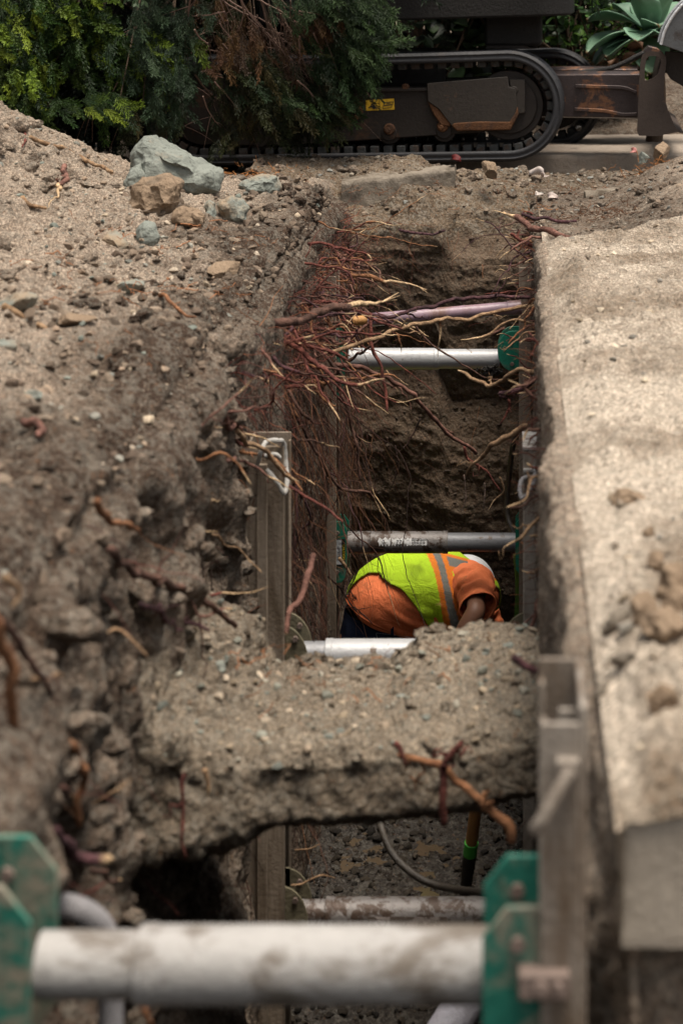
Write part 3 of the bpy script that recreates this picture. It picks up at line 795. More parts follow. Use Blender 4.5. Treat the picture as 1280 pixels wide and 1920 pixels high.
# rope handles
def rope_handle(parent, pts, r, mat, name='rope_handle'):
    m = MB(); pp = curve_pts(pts, 60)
    k = np.arange(len(pp)); m.tube(pp, r * (1 + .12 * np.sin(k * 1.7)), 9)
    return m.build(name, mat, parent)
rope_handle(B, [P(480, 878, 4.97), P(490, 845, 4.93), P(500, 828, 4.96), P(522, 826, 4.97), P(532, 832, 5.0), P(536, 870, 5.0), P(538, 905, 4.97), P(532, 925, 4.95), P(520, 905, 4.94), P(500, 880, 4.95)], .0065, M['rope'])
rope_handle(B, [P(497, 855, 4.95), P(515, 852, 4.94), P(524, 858, 4.96)], .006, M['rope'])
rope_handle(B, [P(1004, 874, 4.96), P(1001, 900, 4.93), P(990, 925, 4.92), P(978, 934, 4.93), P(974, 915, 4.95), P(980, 898, 4.97), P(1000, 893, 4.99)], .0065, M['conduit'])
m = MB(); m.box2((.028, 4.985, -.352), (.085, 5.165, -.344)); m.box2((.030, 4.98, -.412), (.085, 4.99, -.403)); m.build('rail_cap', M['strut_near'], B, bevel=.001)

# far shore
Cc = thing('trench_shore', 'farthest aluminium shore with bright green pads, one strut above the crouching worker', 'trench shore', (-.35, 7.16, -2.05), G_SH)
rail(Cc, -.688, -.755, 7.08, 7.24, -2.05, -.20, M['alu_dark'], False)
rail(Cc, .026, .078, 7.08, 7.24, -2.05, -.165, M['alu_dark'], False)
strut(Cc, -.645, -.050, -.295, 7.16, -.538, .0425, .0385, -1, M['strut_clean'], M['strut_clean'])
strut(Cc, -.65, .030, -.260, 7.16, -1.262, .0425, .0365, -1, M['strut_dirty'], M['strut_in'])
pads(Cc, .045, -.058, (7.11, 7.21), -.575, -.418, .04, M['green'], True)
pads(Cc, -.700, -.665, (7.11, 7.21), -.68, -.405, .022, M['green'])
pads(Cc, .050, .012, (7.11, 7.21), -1.37, -1.155, .015, M['green'])
pads(Cc, -.715, -.648, (7.11, 7.21), -1.405, -1.165, .022, M['green'])
m = MB(); m.box2((-.752, 7.085, -1.20), (-.690, 7.105, -1.165)); m.box2((-.735, 7.09, -1.40), (-.69, 7.105, -1.36)); m.build('pivot_clip', M['alu'], Cc, bevel=.002)
# warning sticker on the lower left pad
yl = 7.1045
st = MB(); st.box2((-.712, yl - .0016, -1.335), (-.654, yl, -1.232)); stk = st.build('warning_sticker', M['ink'], Cc, smooth=False)
st = MB(); st.box2((-.694, yl - .003, -1.332), (-.668, yl - .0018, -1.235)); st.build('sticker_field', M['cleanlabel'], stk, smooth=False)
text_marks('lettering', 'CAUTION', M['warn'], stk, (-.6605, yl - .002, -1.284), (0, 0, -1), (1, 0, 0), .0135)
text_marks('lettering', 'CAUTION', M['warn'], stk, (-.7035, yl - .002, -1.284), (0, 0, 1), (-1, 0, 0), .0135)
g = MB()
for k, (a, b) in enumerate((((-.689, -1.262), (-.689, -1.292)), ((-.684, -1.27), (-.672, -1.27)), ((-.680, -1.262), (-.680, -1.312)), ((-.684, -1.285), (-.671, -1.281)), ((-.684, -1.300), (-.671, -1.297)), ((-.686, -1.312), (-.671, -1.312)), ((-.673, -1.266), (-.673, -1.314)))):
    p0, p1 = Vector((a[0], yl - .0034, a[1])), Vector((b[0], yl - .0034, b[1])); g.tube([p0, p1], .0008, 4)
g.build('pictogram', M['ink'], stk, smooth=False)
# white peeling size sticker on the lower strut, printed upside down
zc = -1.262; R_ = .0432
V = []; xsn = np.linspace(-.528, -.335, 60)
for i, x in enumerate(xsn):
    top = .62 + .10 * math.sin(i * .9) * (0 if i > 36 else 1); bot = .02 + .12 * math.sin(i * 1.7 + 1) * (0.3 if i > 36 else 1)
    if i in (0, 1): top -= .2; bot += .2
    for j in range(6):
        a = bot + (top - bot) * j / 5
        V.append((x, 7.16 - R_ * math.cos(a), zc + R_ * math.sin(a)))
fcs = [tuple(f) for f in grid_faces(60, 6) if not (14 < f[0] // 6 < 17)]
m = MB(); m.add(V, fcs); stk2 = m.build('size_sticker', M['label'], Cc)
def on_tube(txt, x, a, size, mat, par, flip=True, rr=.0436):
    n = Vector((0, -math.cos(a), math.sin(a))); up = Vector((0, math.sin(a), math.cos(a)))
    o_ = Vector((x, 7.16, zc)) + n * rr
    sg = -1 if flip else 1
    return text_marks('printed_mark', txt, mat, par, o_, (sg, 0, 0), up * sg, size, .0004)
on_tube('0', -.506, .30, .022, M['ink'], stk2, False)
on_tube('. 122', -.432, .30, .024, M['ink'], stk2, True)
m = MB()
for k in range(9):
    x = -.392 + k * .0058; a = .26; m.box((x, 7.16 - .0438 * math.cos(a), zc + .0438 * math.sin(a)), (.0024, .0015, .011))
for a in (.47, .58):
    m.box((-.366, 7.16 - .0438 * math.cos(a), zc + .0438 * math.sin(a)), (.058, .0015, .0014))
m.tube([(-.338, 7.16 - .0438 * math.cos(.58), zc + .0438 * math.sin(.58)), (-.330, 7.16 - .0438 * math.cos(.4), zc + .0438 * math.sin(.4))], .001, 4)
m.build('printed_scale', M['ink'], stk2, smooth=False)

# mud stuck on the upper strut near its right pad
m = MB()
for k in range(60):
    c = Vector((-.085 + random.gauss(0, .022), 7.12 - random.random() * .012, -.575 + random.gauss(0, .010)))
    pp = [c + Vector((random.gauss(0, .008), random.gauss(0, .006), random.gauss(0, .006))) for _ in range(4)]
    m.tube(curve_pts(pp, 8), .0018, 5)
me_ = m.build('root_wad', M['blackmetal'], None); tag(me_, 'dark ball of matted rootlets under the right end of the upper far strut', 'root wad')

# purple pipe crossing the trench
t_ = thing('drain_pipe', 'muddy purple pipe slanting across the trench just above the clean grey strut', 'pipe', P(672, 603, 7.0))
m = MB(); a, b = P(690, 600, 7.0), P(966, 577, 7.0)
m.tube([a + (b - a) * k / 10 for k in range(11)], .0255, 28); m.build('pipe_body', M['purple'], t_, sharp=50)
m = MB(); m.tube([b - (b - a) * .055, b + (b - a) * .04], .0285, 28); m.build('pipe_socket', M['purple'], t_, bevel=.001)
m = MB(); m.tube([a - (b - a) * .10, a + (b - a) * .01], [.019, .020], 16); m.build('pipe_plug', M['wood'], t_)

# loose pipes and hoses
def pipe_thing(name, pts, r, mat, label, cat, n=50, ribs=0, sides=14):
    pp = curve_pts(pts, n); k = np.arange(n)
    V, Fc = tube_np(pp, r * (1 + ribs * np.sin(k * PI)) if ribs else r, sides)
    if ribs:
        rr_ = r * (1 + ribs * (k % 2)); V, Fc = tube_np(pp, rr_, sides)
    m = MB(); m.tube(pp, rr_ if ribs else r, sides); o = m.build(name, mat, None)
    return tag(o, label, cat)
pipe_thing('hose', [P(700, 1500, 5.5), P(712, 1545, 5.4), P(735, 1600, 5.35), P(780, 1643, 5.3), P(830, 1663, 5.25), P(905, 1673, 5.1), P(960, 1678, 5.0)], .0105, M['hose'], 'thin black hose curving down from the soil ledge to the near green pad', 'hose')
pipe_thing('hose', [P(975, 790, 7.3), P(962, 830, 7.3), P(953, 900, 7.35), P(950, 960, 7.35), P(962, 1000, 7.3), P(975, 1040, 7.3)], .011, M['hose'], 'black cable hanging down the right trench wall behind the tan root', 'cable')
pipe_thing('conduit', [P(60, 1700, 2.35), P(120, 1700, 2.35), P(160, 1712, 2.35), P(195, 1750, 2.37), P(205, 1830, 2.4), P(208, 1950, 2.4)], .0155, M['conduit'], 'bent grey corrugated conduit beside the left green pad', 'conduit', 110, .10)
pipe_thing('drain_pipe', [P(790, 2010, 4.35), P(885, 1862, 4.45), P(960, 1745, 4.55)], .05, M['pvc'], 'short pale plastic pipe lying under the nearest strut', 'pipe', 12, 0, 30)
pipe_thing('hose', [P(967, 1040, 7.5), P(971, 1100, 7.5), P(968, 1170, 7.5), P(960, 1260, 7.5)], .013, speckle('moss green strap', (.04, .10, .012), (.07, .15, .02), 9), 'green strap hanging behind the right rail beside the worker', 'strap')

# shovel standing in the mud
s_ = thing('shovel', 'muddy shovel with a wooden handle and a green ring standing in the wet trench floor', 'shovel', P(868, 1720, 5.65))
top = P(905, 1410, 5.45); bot = P(868, 1700, 5.66); ax = (bot - top)
m = MB(); m.tube([top + ax * q for q in np.linspace(0, .62, 8)], .0185, 18); m.build('handle', M['wood'], s_)
m = MB(); m.tube([top + ax * .575, top + ax * .655], .0215, 18); m.build('grip_ring', M['lime'], s_, bevel=.002)
m = MB(); m.tube([top + ax * q for q in np.linspace(.64, 1.0, 6)], [.0215, .0205, .019, .018, .017, .016], 18); m.build('socket', M['blackmetal'], s_)
bm_ = []; nU, nVv = 9, 12
for i in range(nU):
    for j in range(nVv):
        u_ = (i / (nU - 1) - .5) * 2; v_ = j / (nVv - 1)
        wdt = .11 * (1 - max(0, v_ - .55) ** 1.6 * 2.6)
        p_ = bot - ax.normalized() * (-v_ * .26) + Vector((u_ * wdt, .02 * u_ * u_ - .02, 0))
        bm_.append(p_)
m = MB(); m.add(bm_, grid_faces(nU, nVv)); o = m.build('blade', M['blackmetal'], s_); so_ = o.modifiers.new('solid', 'SOLIDIFY'); so_.thickness = .004

# ------------------------------------------------------------------ roots
RC = {'red': ((.20, .065, .048), (.115, .04, .033)), 'brown': ((.16, .085, .062), (.075, .042, .032)), 'purple': ((.115, .052, .056), (.06, .032, .036)),
      'tan': ((.42, .275, .16), (.25, .15, .085)), 'orange': ((.33, .155, .075), (.20, .09, .045)), 'dark': ((.055, .028, .022), (.028, .017, .014)), 'pink': ((.25, .125, .095), (.14, .068, .052)), 'grey': ((.24, .17, .14), (.14, .10, .08))}
PALE = (.66, .46, .27)
def root_mesh(pts, r0, colour='red', tip=0.12, n=None, seed=0, taper=.45, wander=1.0, forks=0, sides=7, flake=0):
    """tapered wandering tube; the last share 'tip' is torn pale wood"""
    rg = np.random.default_rng(seed)
    pts = np.asarray(pts, float)
    L = np.sum(np.linalg.norm(np.diff(pts, axis=0), axis=1))
    n = n or int(max(10, min(70, L / .012)))
    c = curve_pts(pts, n); s_ = np.linspace(0, 1, n)
    q = c * 1.0
    wob = np.stack([fbm(q + 5 * a + seed * 1.3, 9, 3, seed=200 + a) for a in range(3)], 1)
    env = np.sin(PI * np.clip(s_ * .96 + .02, 0, 1))[:, None] ** .5
    c = c + wob * env * (.010 + r0 * .9) * wander
    rad = r0 * (1 - (1 - taper) * s_ ** 1.2) * (1 + .22 * fbm(q + seed, 30, 2, seed=211))
    Vs, Fs, Cs = [], [], []
    a_, b_ = RC[colour]
    def emit(c, rad, tipn, base=0):
        n = len(c)
        V, Fc = tube_np(c, rad, sides, 1.0)
        k = np.repeat(np.linspace(0, 1, n), sides)
        m_ = np.clip(.5 + fbm(V, 22, 3, seed=215), 0, 1)[:, None]
        col = np.array(a_)[None] * m_ + np.array(b_)[None] * (1 - m_)
        if tipn > 0:
            jag = 1 - tipn + .05 * fbm(V, 60, 1, seed=220)
            tp = sstep(0, .02, k - jag)[:, None]
            col = col * (1 - tp) + np.array(PALE)[None] * tp * (.8 + .3 * m_)
        off = sum(len(v) for v in Vs)
        Vs.append(V); Fs.append(Fc + off); Cs.append(col)
    if tip > 0:
        kk = s_ > 1 - tip
        rad = np.where(kk, rad * (.95 - .75 * (s_ - (1 - tip)) / tip), rad)
    rad[-1] *= .15; rad[0] *= .15; c[0] = c[1] - (c[1] - c[0]) * .3; c[-1] = c[-2] + (c[-1] - c[-2]) * .5
    emit(c, rad, tip)
    # scraped bare patches
    for f_ in range(forks):
        i0 = int(rg.uniform(.2, .85) * n); l_ = rg.uniform(.12, .4) * L * .6
        d0 = c[min(i0 + 2, n - 1)] - c[max(i0 - 2, 0)]; d0 /= np.linalg.norm(d0) + 1e-9
        dr = d0 + rg.normal(size=3) * .7; dr[2] -= .3; dr /= np.linalg.norm(dr)
        m_ = 10; ss = np.linspace(0, 1, m_)[:, None]
        cc = c[i0] + dr * ss * l_ + rg.normal(size=3) * .25 * l_ * ss ** 2 + .01 * rg.normal(size=(m_, 3)) * ss
        emit(cc, rad[i0] * .5 * (1 - .8 * ss[:, 0]) + .0004, 0)
    for f_ in range(flake):
        # torn splinters at the tip
        e = c[-1]; dr = c[-1] - c[-4]; dr /= np.linalg.norm(dr)
        dr = dr + rg.normal(size=3) * .14; ss = np.linspace(0, 1, 5)[:, None]; l_ = rg.uniform(2, 6) * r0
        cc = c[-3] + dr * ss * l_
        off = sum(len(v) for v in Vs)
        V, Fc = tube_np(cc, r0 * .28 * (1 - .8 * ss[:, 0]), 4)
        Vs.append(V); Fs.append(Fc + off); Cs.append(np.tile(np.array(PALE) * rg.uniform(.8, 1.2), (len(V), 1)))
    return np.vstack(Vs), np.vstack(Fs), np.clip(np.vstack(Cs), 0, 1)
_rs = [0]; RS = [1.0]
def root(pts, r0, colour, label, group=None, name='root', cat='root', **kw):
    r0 = r0 * RS[0]; RS[0] = 1.0
    _rs[0] += 1
    V, Fc, C_ = root_mesh(pts, r0, colour, seed=_rs[0], **kw)
    o = link_mesh(name, np_mesh(name, V, Fc, C_), M['root'])
    return tag(o, label, cat, group)
def RP(lst, Y):
    """photo pixels with a depth each (Y constant or (Y0,Y1))"""
    if isinstance(Y, (int, float)): Y = (Y, Y)
    out = []
    for i, (px, py) in enumerate(lst):
        y_ = Y[0] + (Y[1] - Y[0]) * i / (len(lst) - 1)
        if px < 470 and py > 740 and not (py > 1360 and px > 250):
            yn = min(y_, F * (-float(wallL(y_)) - .085) / (960. - px))     # keep clear of the soil face
            RS[0] = min(RS[0], .88 * yn / y_); y_ = yn
        out.append(P(px, py, y_))
    return out
hand = [
 # pts, Y, radius, colour, kw, label
 ([(470, 612), (500, 607), (560, 596), (610, 582), (650, 570), (690, 564), (728, 562)], (5.3, 5.9), .0150, 'brown', dict(tip=.30, flake=6, taper=.75), 'thick dark root with a long torn pale splintered end on the left'),
 ([(600, 668), (650, 652), (700, 637), (740, 625), (790, 606), (860, 598), (930, 585), (1012, 570)], (6.3, 6.6), .0078, 'tan', dict(tip=0, taper=.9, forks=3), 'long peeling tan and pink root stretched right across the trench over the grey strut'),
 ([(612, 592), (650, 588), (740, 590), (800, 572), (860, 562), (930, 556), (1018, 562)], (6.6, 6.8), .0075, 'purple', dict(tip=0, taper=.95, forks=3), 'long thin purple root spanning the trench just above the purple pipe'),
 ([(425, 662), (470, 652), (500, 647), (545, 636), (592, 626)], (5.5, 5.6), .0105, 'red', dict(tip=.12, forks=2), 'stout crimson root lying level below the thick dark splintered root'),
 ([(620, 684), (680, 690), (740, 712), (790, 757), (830, 798), (868, 830), (893, 853)], (6.5, 6.9), .0088, 'pink', dict(tip=0, taper=.8, forks=2), 'long forked pinkish root sloping down to the right below the grey strut'),
 ([(868, 830), (874, 860), (900, 880), (915, 895), (940, 925)], 6.9, .006, 'red', dict(tip=0, forks=3), 'dark red fork of the sloping root ending by the right wall'),
 ([(690, 580), (697, 620), (702, 665), (715, 720), (724, 775)], (6.5, 6.4), .0068, 'red', dict(tip=0, taper=.7, forks=1), 'dark red root hanging straight down in front of the grey strut'),
 ([(548, 770), (575, 820), (605, 868), (630, 912), (680, 922), (705, 942), (717, 970), (717, 996)], (6.1, 6.5), .0062, 'brown', dict(tip=.28, taper=.75, forks=1), 'curling brown root with a pale tip ending just above the stained strut'),
 ([(990, 800), (965, 812), (935, 828), (905, 850), (890, 870), (872, 898)], (5.4, 5.6), .0105, 'tan', dict(tip=0, taper=.25, forks=1), 'bright tan torn root poking out from the right wall above its rail'),
 ([(655, 517), (690, 524), (740, 528), (770, 535), (796, 546)], 6.6, .0080, 'orange', dict(tip=.55, flake=4, taper=.8), 'flat pale splinter of root pointing right above the purple pipe'),
 ([(1100, 458), (1050, 443), (1015, 432), (985, 418), (965, 408), (945, 399)], (6.95, 7.2), .0125, 'pink', dict(tip=.15, flake=5, taper=.95), 'thick pinkish root with a chewed pale end at the far corner of the slab'),
 ([(1085, 413), (1050, 413), (1025, 407), (1000, 405), (973, 398)], 7.4, .0075, 'purple', dict(tip=0, taper=.9), 'thin purple root lying above the thick pinkish root at the slab corner'),
 ([(1045, 470), (1015, 462), (990, 455), (968, 443), (952, 440)], 7.1, .0085, 'red', dict(tip=0, taper=.7, forks=2), 'smooth red root beneath the thick pinkish root at the slab corner'),
 ([(1012, 606), (980, 604), (948, 606), (920, 622), (890, 633), (858, 637)], 6.5, .0058, 'tan', dict(tip=.3, taper=.8), 'slim tan root reaching left just above the right green pad'),
 ([(950, 610), (930, 622), (905, 640)], 6.5, .0062, 'pink', dict(tip=.3), 'short pink root stub above the right green pad'),
 ([(1012, 700), (975, 692), (945, 710), (928, 728), (905, 720), (880, 702), (855, 691)], (6.0, 6.3), .0078, 'tan', dict(tip=.1, taper=.8, forks=1), 'kinked tan root bent in a shallow V below the right green pad'),
 ([(1010, 712), (980, 724), (955, 735), (935, 738), (928, 740)], 6.1, .009, 'purple', dict(tip=0, taper=.8, forks=2), 'knotted purple root curled below the kinked tan root'),
 ([(948, 742), (950, 760), (945, 780), (935, 800)], 6.3, .006, 'red', dict(tip=0, forks=2), 'red root dropping from the knotted purple root'),
 ([(822, 597), (826, 620), (824, 645), (821, 676)], 6.5, .0055, 'orange', dict(tip=.8, taper=.6), 'hanging strip of torn bark in front of the grey strut'),
 ([(742, 622), (748, 645), (752, 667)], 6.5, .005, 'orange', dict(tip=.4), 'small stub of bark dangling left of the hanging strip'),
 ([(618, 660), (632, 710), (648, 765), (660, 815), (672, 870), (675, 905)], 6.9, .0080, 'brown', dict(tip=0, taper=.6, forks=3), 'heavy brown root hanging beside the left green pads'),
 ([(770, 600), (800, 640), (850, 670), (905, 703), (940, 712)], 6.6, .0042, 'brown', dict(tip=0), 'very thin brown root crossing in front of the grey strut towards the kinked tan root'),
 ([(790, 780), (775, 815), (765, 830), (740, 855)], 7.9, .005, 'dark', dict(tip=0, forks=1), 'black rootlet lying on the far wall below the grey strut'),
 ([(740, 830), (745, 870), (738, 900), (725, 930)], 7.9, .0045, 'dark', dict(tip=0, forks=2), 'dark rootlet hanging on the far wall left of the sloping root'),
 ([(935, 890), (940, 925), (925, 945), (912, 962)], 6.6, .0045, 'tan', dict(tip=.3), 'short hooked pale root hanging below the fork'),
 ([(870, 885), (873, 925), (868, 950), (862, 965)], 6.9, .0036, 'grey', dict(tip=0), 'thin grey rootlet hanging over the far wall'),
 ([(905, 900), (908, 930), (905, 958)], 6.8, .0036, 'grey', dict(tip=0), 'grey rootlet hanging beside the hooked pale root'),
 ([(538, 444), (550, 441), (562, 450), (572, 460)], 6.8, .0050, 'tan', dict(tip=.9), 'short pale hooked rootlet near the top of the left wall'),
 ([(592, 412), (615, 422), (640, 430), (670, 434)], 7.2, .0042, 'orange', dict(tip=.5), 'thin orange rootlet high on the left wall under the rocks'),
 ([(680, 418), (710, 417), (740, 420), (758, 418)], 7.4, .0042, 'orange', dict(tip=.7), 'thin yellowish rootlet at the top left corner of the far wall'),
 ([(742, 430), (775, 436), (805, 438), (838, 432)], 7.7, .0058, 'purple', dict(tip=0, taper=.8, forks=2), 'wavy purple root hugging the top of the far wall'),
 ([(572, 455), (610, 462), (650, 470), (690, 480), (700, 492)], 6.7, .0060, 'red', dict(tip=.1, forks=3), 'long bright red root leading the tangle on the left wall'),
 ([(548, 487), (600, 500), (650, 510), (668, 545)], 6.4, .0050, 'red', dict(tip=.1, forks=2), 'slender red root drooping from the tangle on the left wall'),
 # middle left, softer focus
 ([(392, 757), (430, 792), (455, 808), (490, 822), (527, 842)], (4.7, 4.85), .0105, 'pink', dict(tip=.22, forks=2), 'pinkish brown root reaching over the rope handle of the left rail'),
 ([(440, 802), (480, 838), (520, 870), (545, 892), (566, 912)], (4.75, 4.9), .0085, 'tan', dict(tip=0, taper=.7), 'straight tan root slanting across the top of the left rail'),
 ([(418, 858), (455, 866), (490, 880), (520, 900), (552, 925)], 4.75, .0075, 'pink', dict(tip=.2), 'pink root with orange end crossing the left rail below the rope'),
 ([(370, 937), (395, 939), (413, 938)], 4.3, .0068, 'tan', dict(tip=.6), 'short tan stub on the left wall beside the left rail'),
 ([(325, 988), (370, 996), (410, 999)], 4.1, .0070, 'tan', dict(tip=.4), 'tan stub with a dark bark on the left wall under the first stub'),
 ([(395, 1003), (440, 1030), (465, 1052), (495, 1076)], 4.4, .0042, 'tan', dict(tip=0), 'thin straw coloured root crossing the muddy left rail'),
 ([(350, 1120), (395, 1122), (435, 1116), (470, 1108), (508, 1095)], 4.2, .0075, 'red', dict(tip=.25, forks=1), 'red root with orange tip lying across the muddy left rail'),
 ([(592, 1032), (583, 1065), (570, 1092), (557, 1125), (545, 1150), (533, 1195)], (4.5, 4.3), .0080, 'pink', dict(tip=.05, taper=.8), 'upright pinkish root rising in front of the left wall beside the worker'),
 ([(180, 940), (205, 965), (232, 988), (268, 1000)], 3.6, .0105, 'orange', dict(tip=0), 'fat orange root end lying on the left bank over the hollow'),
 ([(205, 1030), (250, 1070), (300, 1095), (350, 1112), (392, 1128), (415, 1155), (445, 1180)], (3.4, 3.9), .0105, 'brown', dict(tip=0, taper=.7, forks=5), 'long thick reddish brown root bowing down the left wall to the soil ledge'),
 ([(262, 1135), (300, 1150), (340, 1168), (400, 1185)], 3.6, .0075, 'purple', dict(tip=0, forks=3), 'dark purplish root running under the long reddish brown root'),
 # bottom left, strongly blurred
 ([(-25, 1130), (0, 1200), (10, 1260), (20, 1320), (33, 1372)], 2.6, .0115, 'orange', dict(tip=0, taper=.8), 'blurred orange tan root hanging down the left edge of the view'),
 ([(-5, 1160), (40, 1230), (75, 1290), (105, 1330), (118, 1365)], 2.75, .0080, 'brown', dict(tip=0, forks=3), 'blurred dark brown root behind the orange one at the left edge'),
 ([(120, 1388), (138, 1425), (150, 1470), (148, 1510), (156, 1556)], 2.7, .0095, 'orange', dict(tip=0, taper=.7), 'bright orange crooked root hanging above the left green pads'),
 ([(20, 1395), (55, 1432), (90, 1462), (145, 1492)], 2.6, .0085, 'pink', dict(tip=.1), 'pinkish grey root crossing behind the crooked orange root'),
 ([(92, 1550), (125, 1565), (150, 1588), (185, 1598), (226, 1606)], 2.6, .0105, 'purple', dict(tip=.07, taper=.95), 'dark maroon root with a clean cut pale end above the near strut'),
 ([(170, 1625), (200, 1640), (230, 1650)], 2.9, .0062, 'brown', dict(tip=.1), 'small brown root below the maroon one'),
 ([(5, 1080), (22, 1110), (12, 1150)], 2.8, .0075, 'tan', dict(tip=0), 'short buff root at the left edge high above the green pads'),
 ([(60, 1275), (95, 1268), (125, 1262)], 2.8, .0048, 'tan', dict(tip=0), 'thin buff rootlet crossing the dark brown root'),
 ([(252, 1865), (270, 1890), (295, 1925)], 2.3, .0072, 'orange', dict(tip=0), 'orange root below the near strut at the bottom edge'),
 # on the soil ledge
 ([(960, 1592), (942, 1545), (905, 1510), (878, 1480), (855, 1450), (835, 1432), (790, 1420), (740, 1408)], (3.25, 3.36), .0095, 'orange', dict(tip=0, taper=.6, forks=4), 'orange brown root drooping over the front of the soil ledge above the green pad'),
 ([(832, 1562), (838, 1510), (836, 1460), (850, 1420), (872, 1382)], 3.30, .0072, 'red', dict(tip=0, taper=.8, forks=3), 'upright red root standing at the front edge of the soil ledge'),
 ([(735, 1388), (750, 1410), (760, 1440)], 3.34, .0058, 'red', dict(tip=0), 'small dark red root on the lip of the soil ledge'),
 ([(387, 1440), (392, 1470), (390, 1500)], 3.25, .0058, 'tan', dict(tip=.4), 'small pale hooked root at the left front of the soil ledge'),
 ([(350, 1440), (335, 1500), (340, 1560), (352, 1615)], 3.22, .0045, 'red', dict(tip=0, forks=1), 'thin red root trailing under the left part of the soil ledge'),
 ([(950, 1230), (985, 1240), (1010, 1245), (1025, 1250)], 3.1, .0078, 'purple', dict(tip=0, forks=2), 'dark purple root against the top of the nearest right rail'),
 ([(1010, 1120), (1000, 1150), (985, 1180), (970, 1190)], 4.3, .0085, 'pink', dict(tip=0, forks=1), 'brownish pink root bent down the right wall at the back of the soil ledge'),
 ([(540, 1660), (575, 1655), (610, 1640), (635, 1648)], 5.0, .0035, 'tan', dict(tip=0), 'thin tan root near the lower left rail pad'),
 ([(545, 1592), (580, 1588), (600, 1582)], 5.2, .0032, 'tan', dict(tip=0), 'short tan rootlet on the left wall above the lower strut'),
]
for pts, Y, r, c, kw, lab in hand:
    root(RP(pts, Y), r, c, lab, **kw)
# branching dark twig in front of the worker
root([P(612, 1075, 7.0), P(640, 1105, 7.0), P(668, 1138, 7.0), P(690, 1160, 7.0), P(702, 1172, 7.0)], .0042, 'dark', 'black twiggy root dangling in front of the orange shirt', forks=6, tip=0, sides=5)
root([P(672, 1065, 7.05), P(663, 1085, 7.05), P(655, 1105, 7.05), P(670, 1128, 7.05)], .0034, 'dark', 'fine black rootlets against the tail of the lime vest', forks=8, tip=0, sides=5)
root([P(632, 1042, 7.0), P(645, 1058, 7.0), P(660, 1082, 7.0)], .0075, 'tan', 'short pale stick leaning against the tail of the lime vest', tip=0, wander=.2)

# sticks lying on the heap
def stick(pix, r, colour, label, name='stick', **kw):
    pts = [on_heap(px, py, off=r * 1.2) for px, py in pix]
    return root(pts, r, colour, label, name=name, cat='stick', **kw)
stick([(50, 262), (85, 274), (120, 290), (160, 305), (212, 328)], .0085, 'tan', 'long straight peeled stick lying on the upper left slope of the heap', wander=.5, tip=0, taper=.8)
stick([(122, 318), (116, 350), (104, 380), (90, 402)], .0100, 'pink', 'short forked pink stick on the upper left slope of the heap', tip=.5, forks=1)
stick([(38, 372), (60, 390), (92, 402)], .0095, 'tan', 'second peeled stick crossing the forked pink stick', tip=0)
stick([(0, 582), (40, 600), (70, 618), (105, 655)], .0078, 'tan', 'long bleached stick at the left edge halfway down the heap', tip=0)
stick([(150, 246), (170, 252), (190, 268), (222, 292)], .0075, 'red', 'red root along the crest of the heap behind the long stick', tip=0, forks=2)
stick([(42, 800), (62, 812), (70, 835)], .0095, 'pink', 'small curved pink twig low on the left of the heap', tip=0)
stick([(38, 236), (48, 260), (42, 285)], .0065, 'red', 'thin red twig near the top of the heap', tip=0)
stick([(300, 565), (330, 585), (370, 607)], .0065, 'orange', 'faint orange rootlet in the middle of the heap', tip=0)

# many cut roots: left wall tangle, right wall stubs
def in_zone(rg, kind):
    if kind == 'L':      # tangle at the top of the left wall
        Y = rg.uniform(4.9, 8.0); z = -abs(rg.normal(0, .20)) - .10 - .10 * max(0, (Y - 6.5)) * 0
        x = float(wallL(Y)) + rg.uniform(.0, .05)
        ln = rg.uniform(.12, .36) * (1.1 if Y > 6 else .8)
        if Y < 5.6: ln *= .7
        dr = np.array([1, rg.normal(-.2, .6), rg.normal(-.12, .45)]);
        return np.array([x, Y, z]), dr / np.linalg.norm(dr), ln, rg.uniform(.0024, .0055) + .005 * rg.random() ** 3
    if kind == 'R':
        Y = rg.uniform(4.2, 7.6); z = -abs(rg.normal(0, .34)) - .06
        x = .085; ln = rg.uniform(.05, .13)
        dr = np.array([-1, rg.normal(-.25, .4), rg.normal(-.05, .3)])
        return np.array([x, Y, z]), dr / np.linalg.norm(dr), ln, rg.uniform(.0025, .0060)
    if kind == 'R2':
        Y = rg.uniform(6.9, 8.1); z = -rg.uniform(.02, .42)
        x = .09; ln = rg.uniform(.08, .24)
        dr = np.array([-1, rg.normal(-.2, .3), rg.normal(.02, .3)])
        return np.array([x, Y, z]), dr / np.linalg.norm(dr), ln, rg.uniform(.002, .0065)
    if kind == 'V':      # hanging on the left wall
        Y = rg.uniform(5.4, 8.0); z = rg.uniform(-.85, -.35)
        x = float(wallL(Y)) + rg.uniform(.02, .10); ln = min(rg.uniform(.3, .8), 1.22 + z)
        dr = np.array([rg.uniform(.02, .25), rg.normal(0, .12), -1])
        return np.array([x, Y, z]), dr / np.linalg.norm(dr), ln, rg.uniform(.0022, .0050)
    if kind == 'N':      # near left wall
        Y = rg.uniform(2.6, 4.9); z = rg.uniform(-1.0, -.05)
        x = float(wallL(Y)) + rg.uniform(-.02, .03); ln = rg.uniform(.06, .2)
        dr = np.array([1, rg.normal(-.3, .4), rg.normal(-.1, .35)])
        return np.array([x, Y, z]), dr / np.linalg.norm(dr), ln, rg.uniform(.0022, .0052)
zones = {'L': (125, 'left tangle', ['red', 'red', 'red', 'brown', 'purple', 'pink', 'orange']),
         'R': (62, 'right stubs', ['tan', 'pink', 'red', 'orange', 'pink', 'brown']),
         'R2': (26, 'slab corner', ['red', 'purple', 'brown', 'pink']),
         'V': (30, 'hanging', ['brown', 'purple', 'dark', 'red']),
         'N': (16, 'near wall', ['orange', 'pink', 'tan', 'red'])}
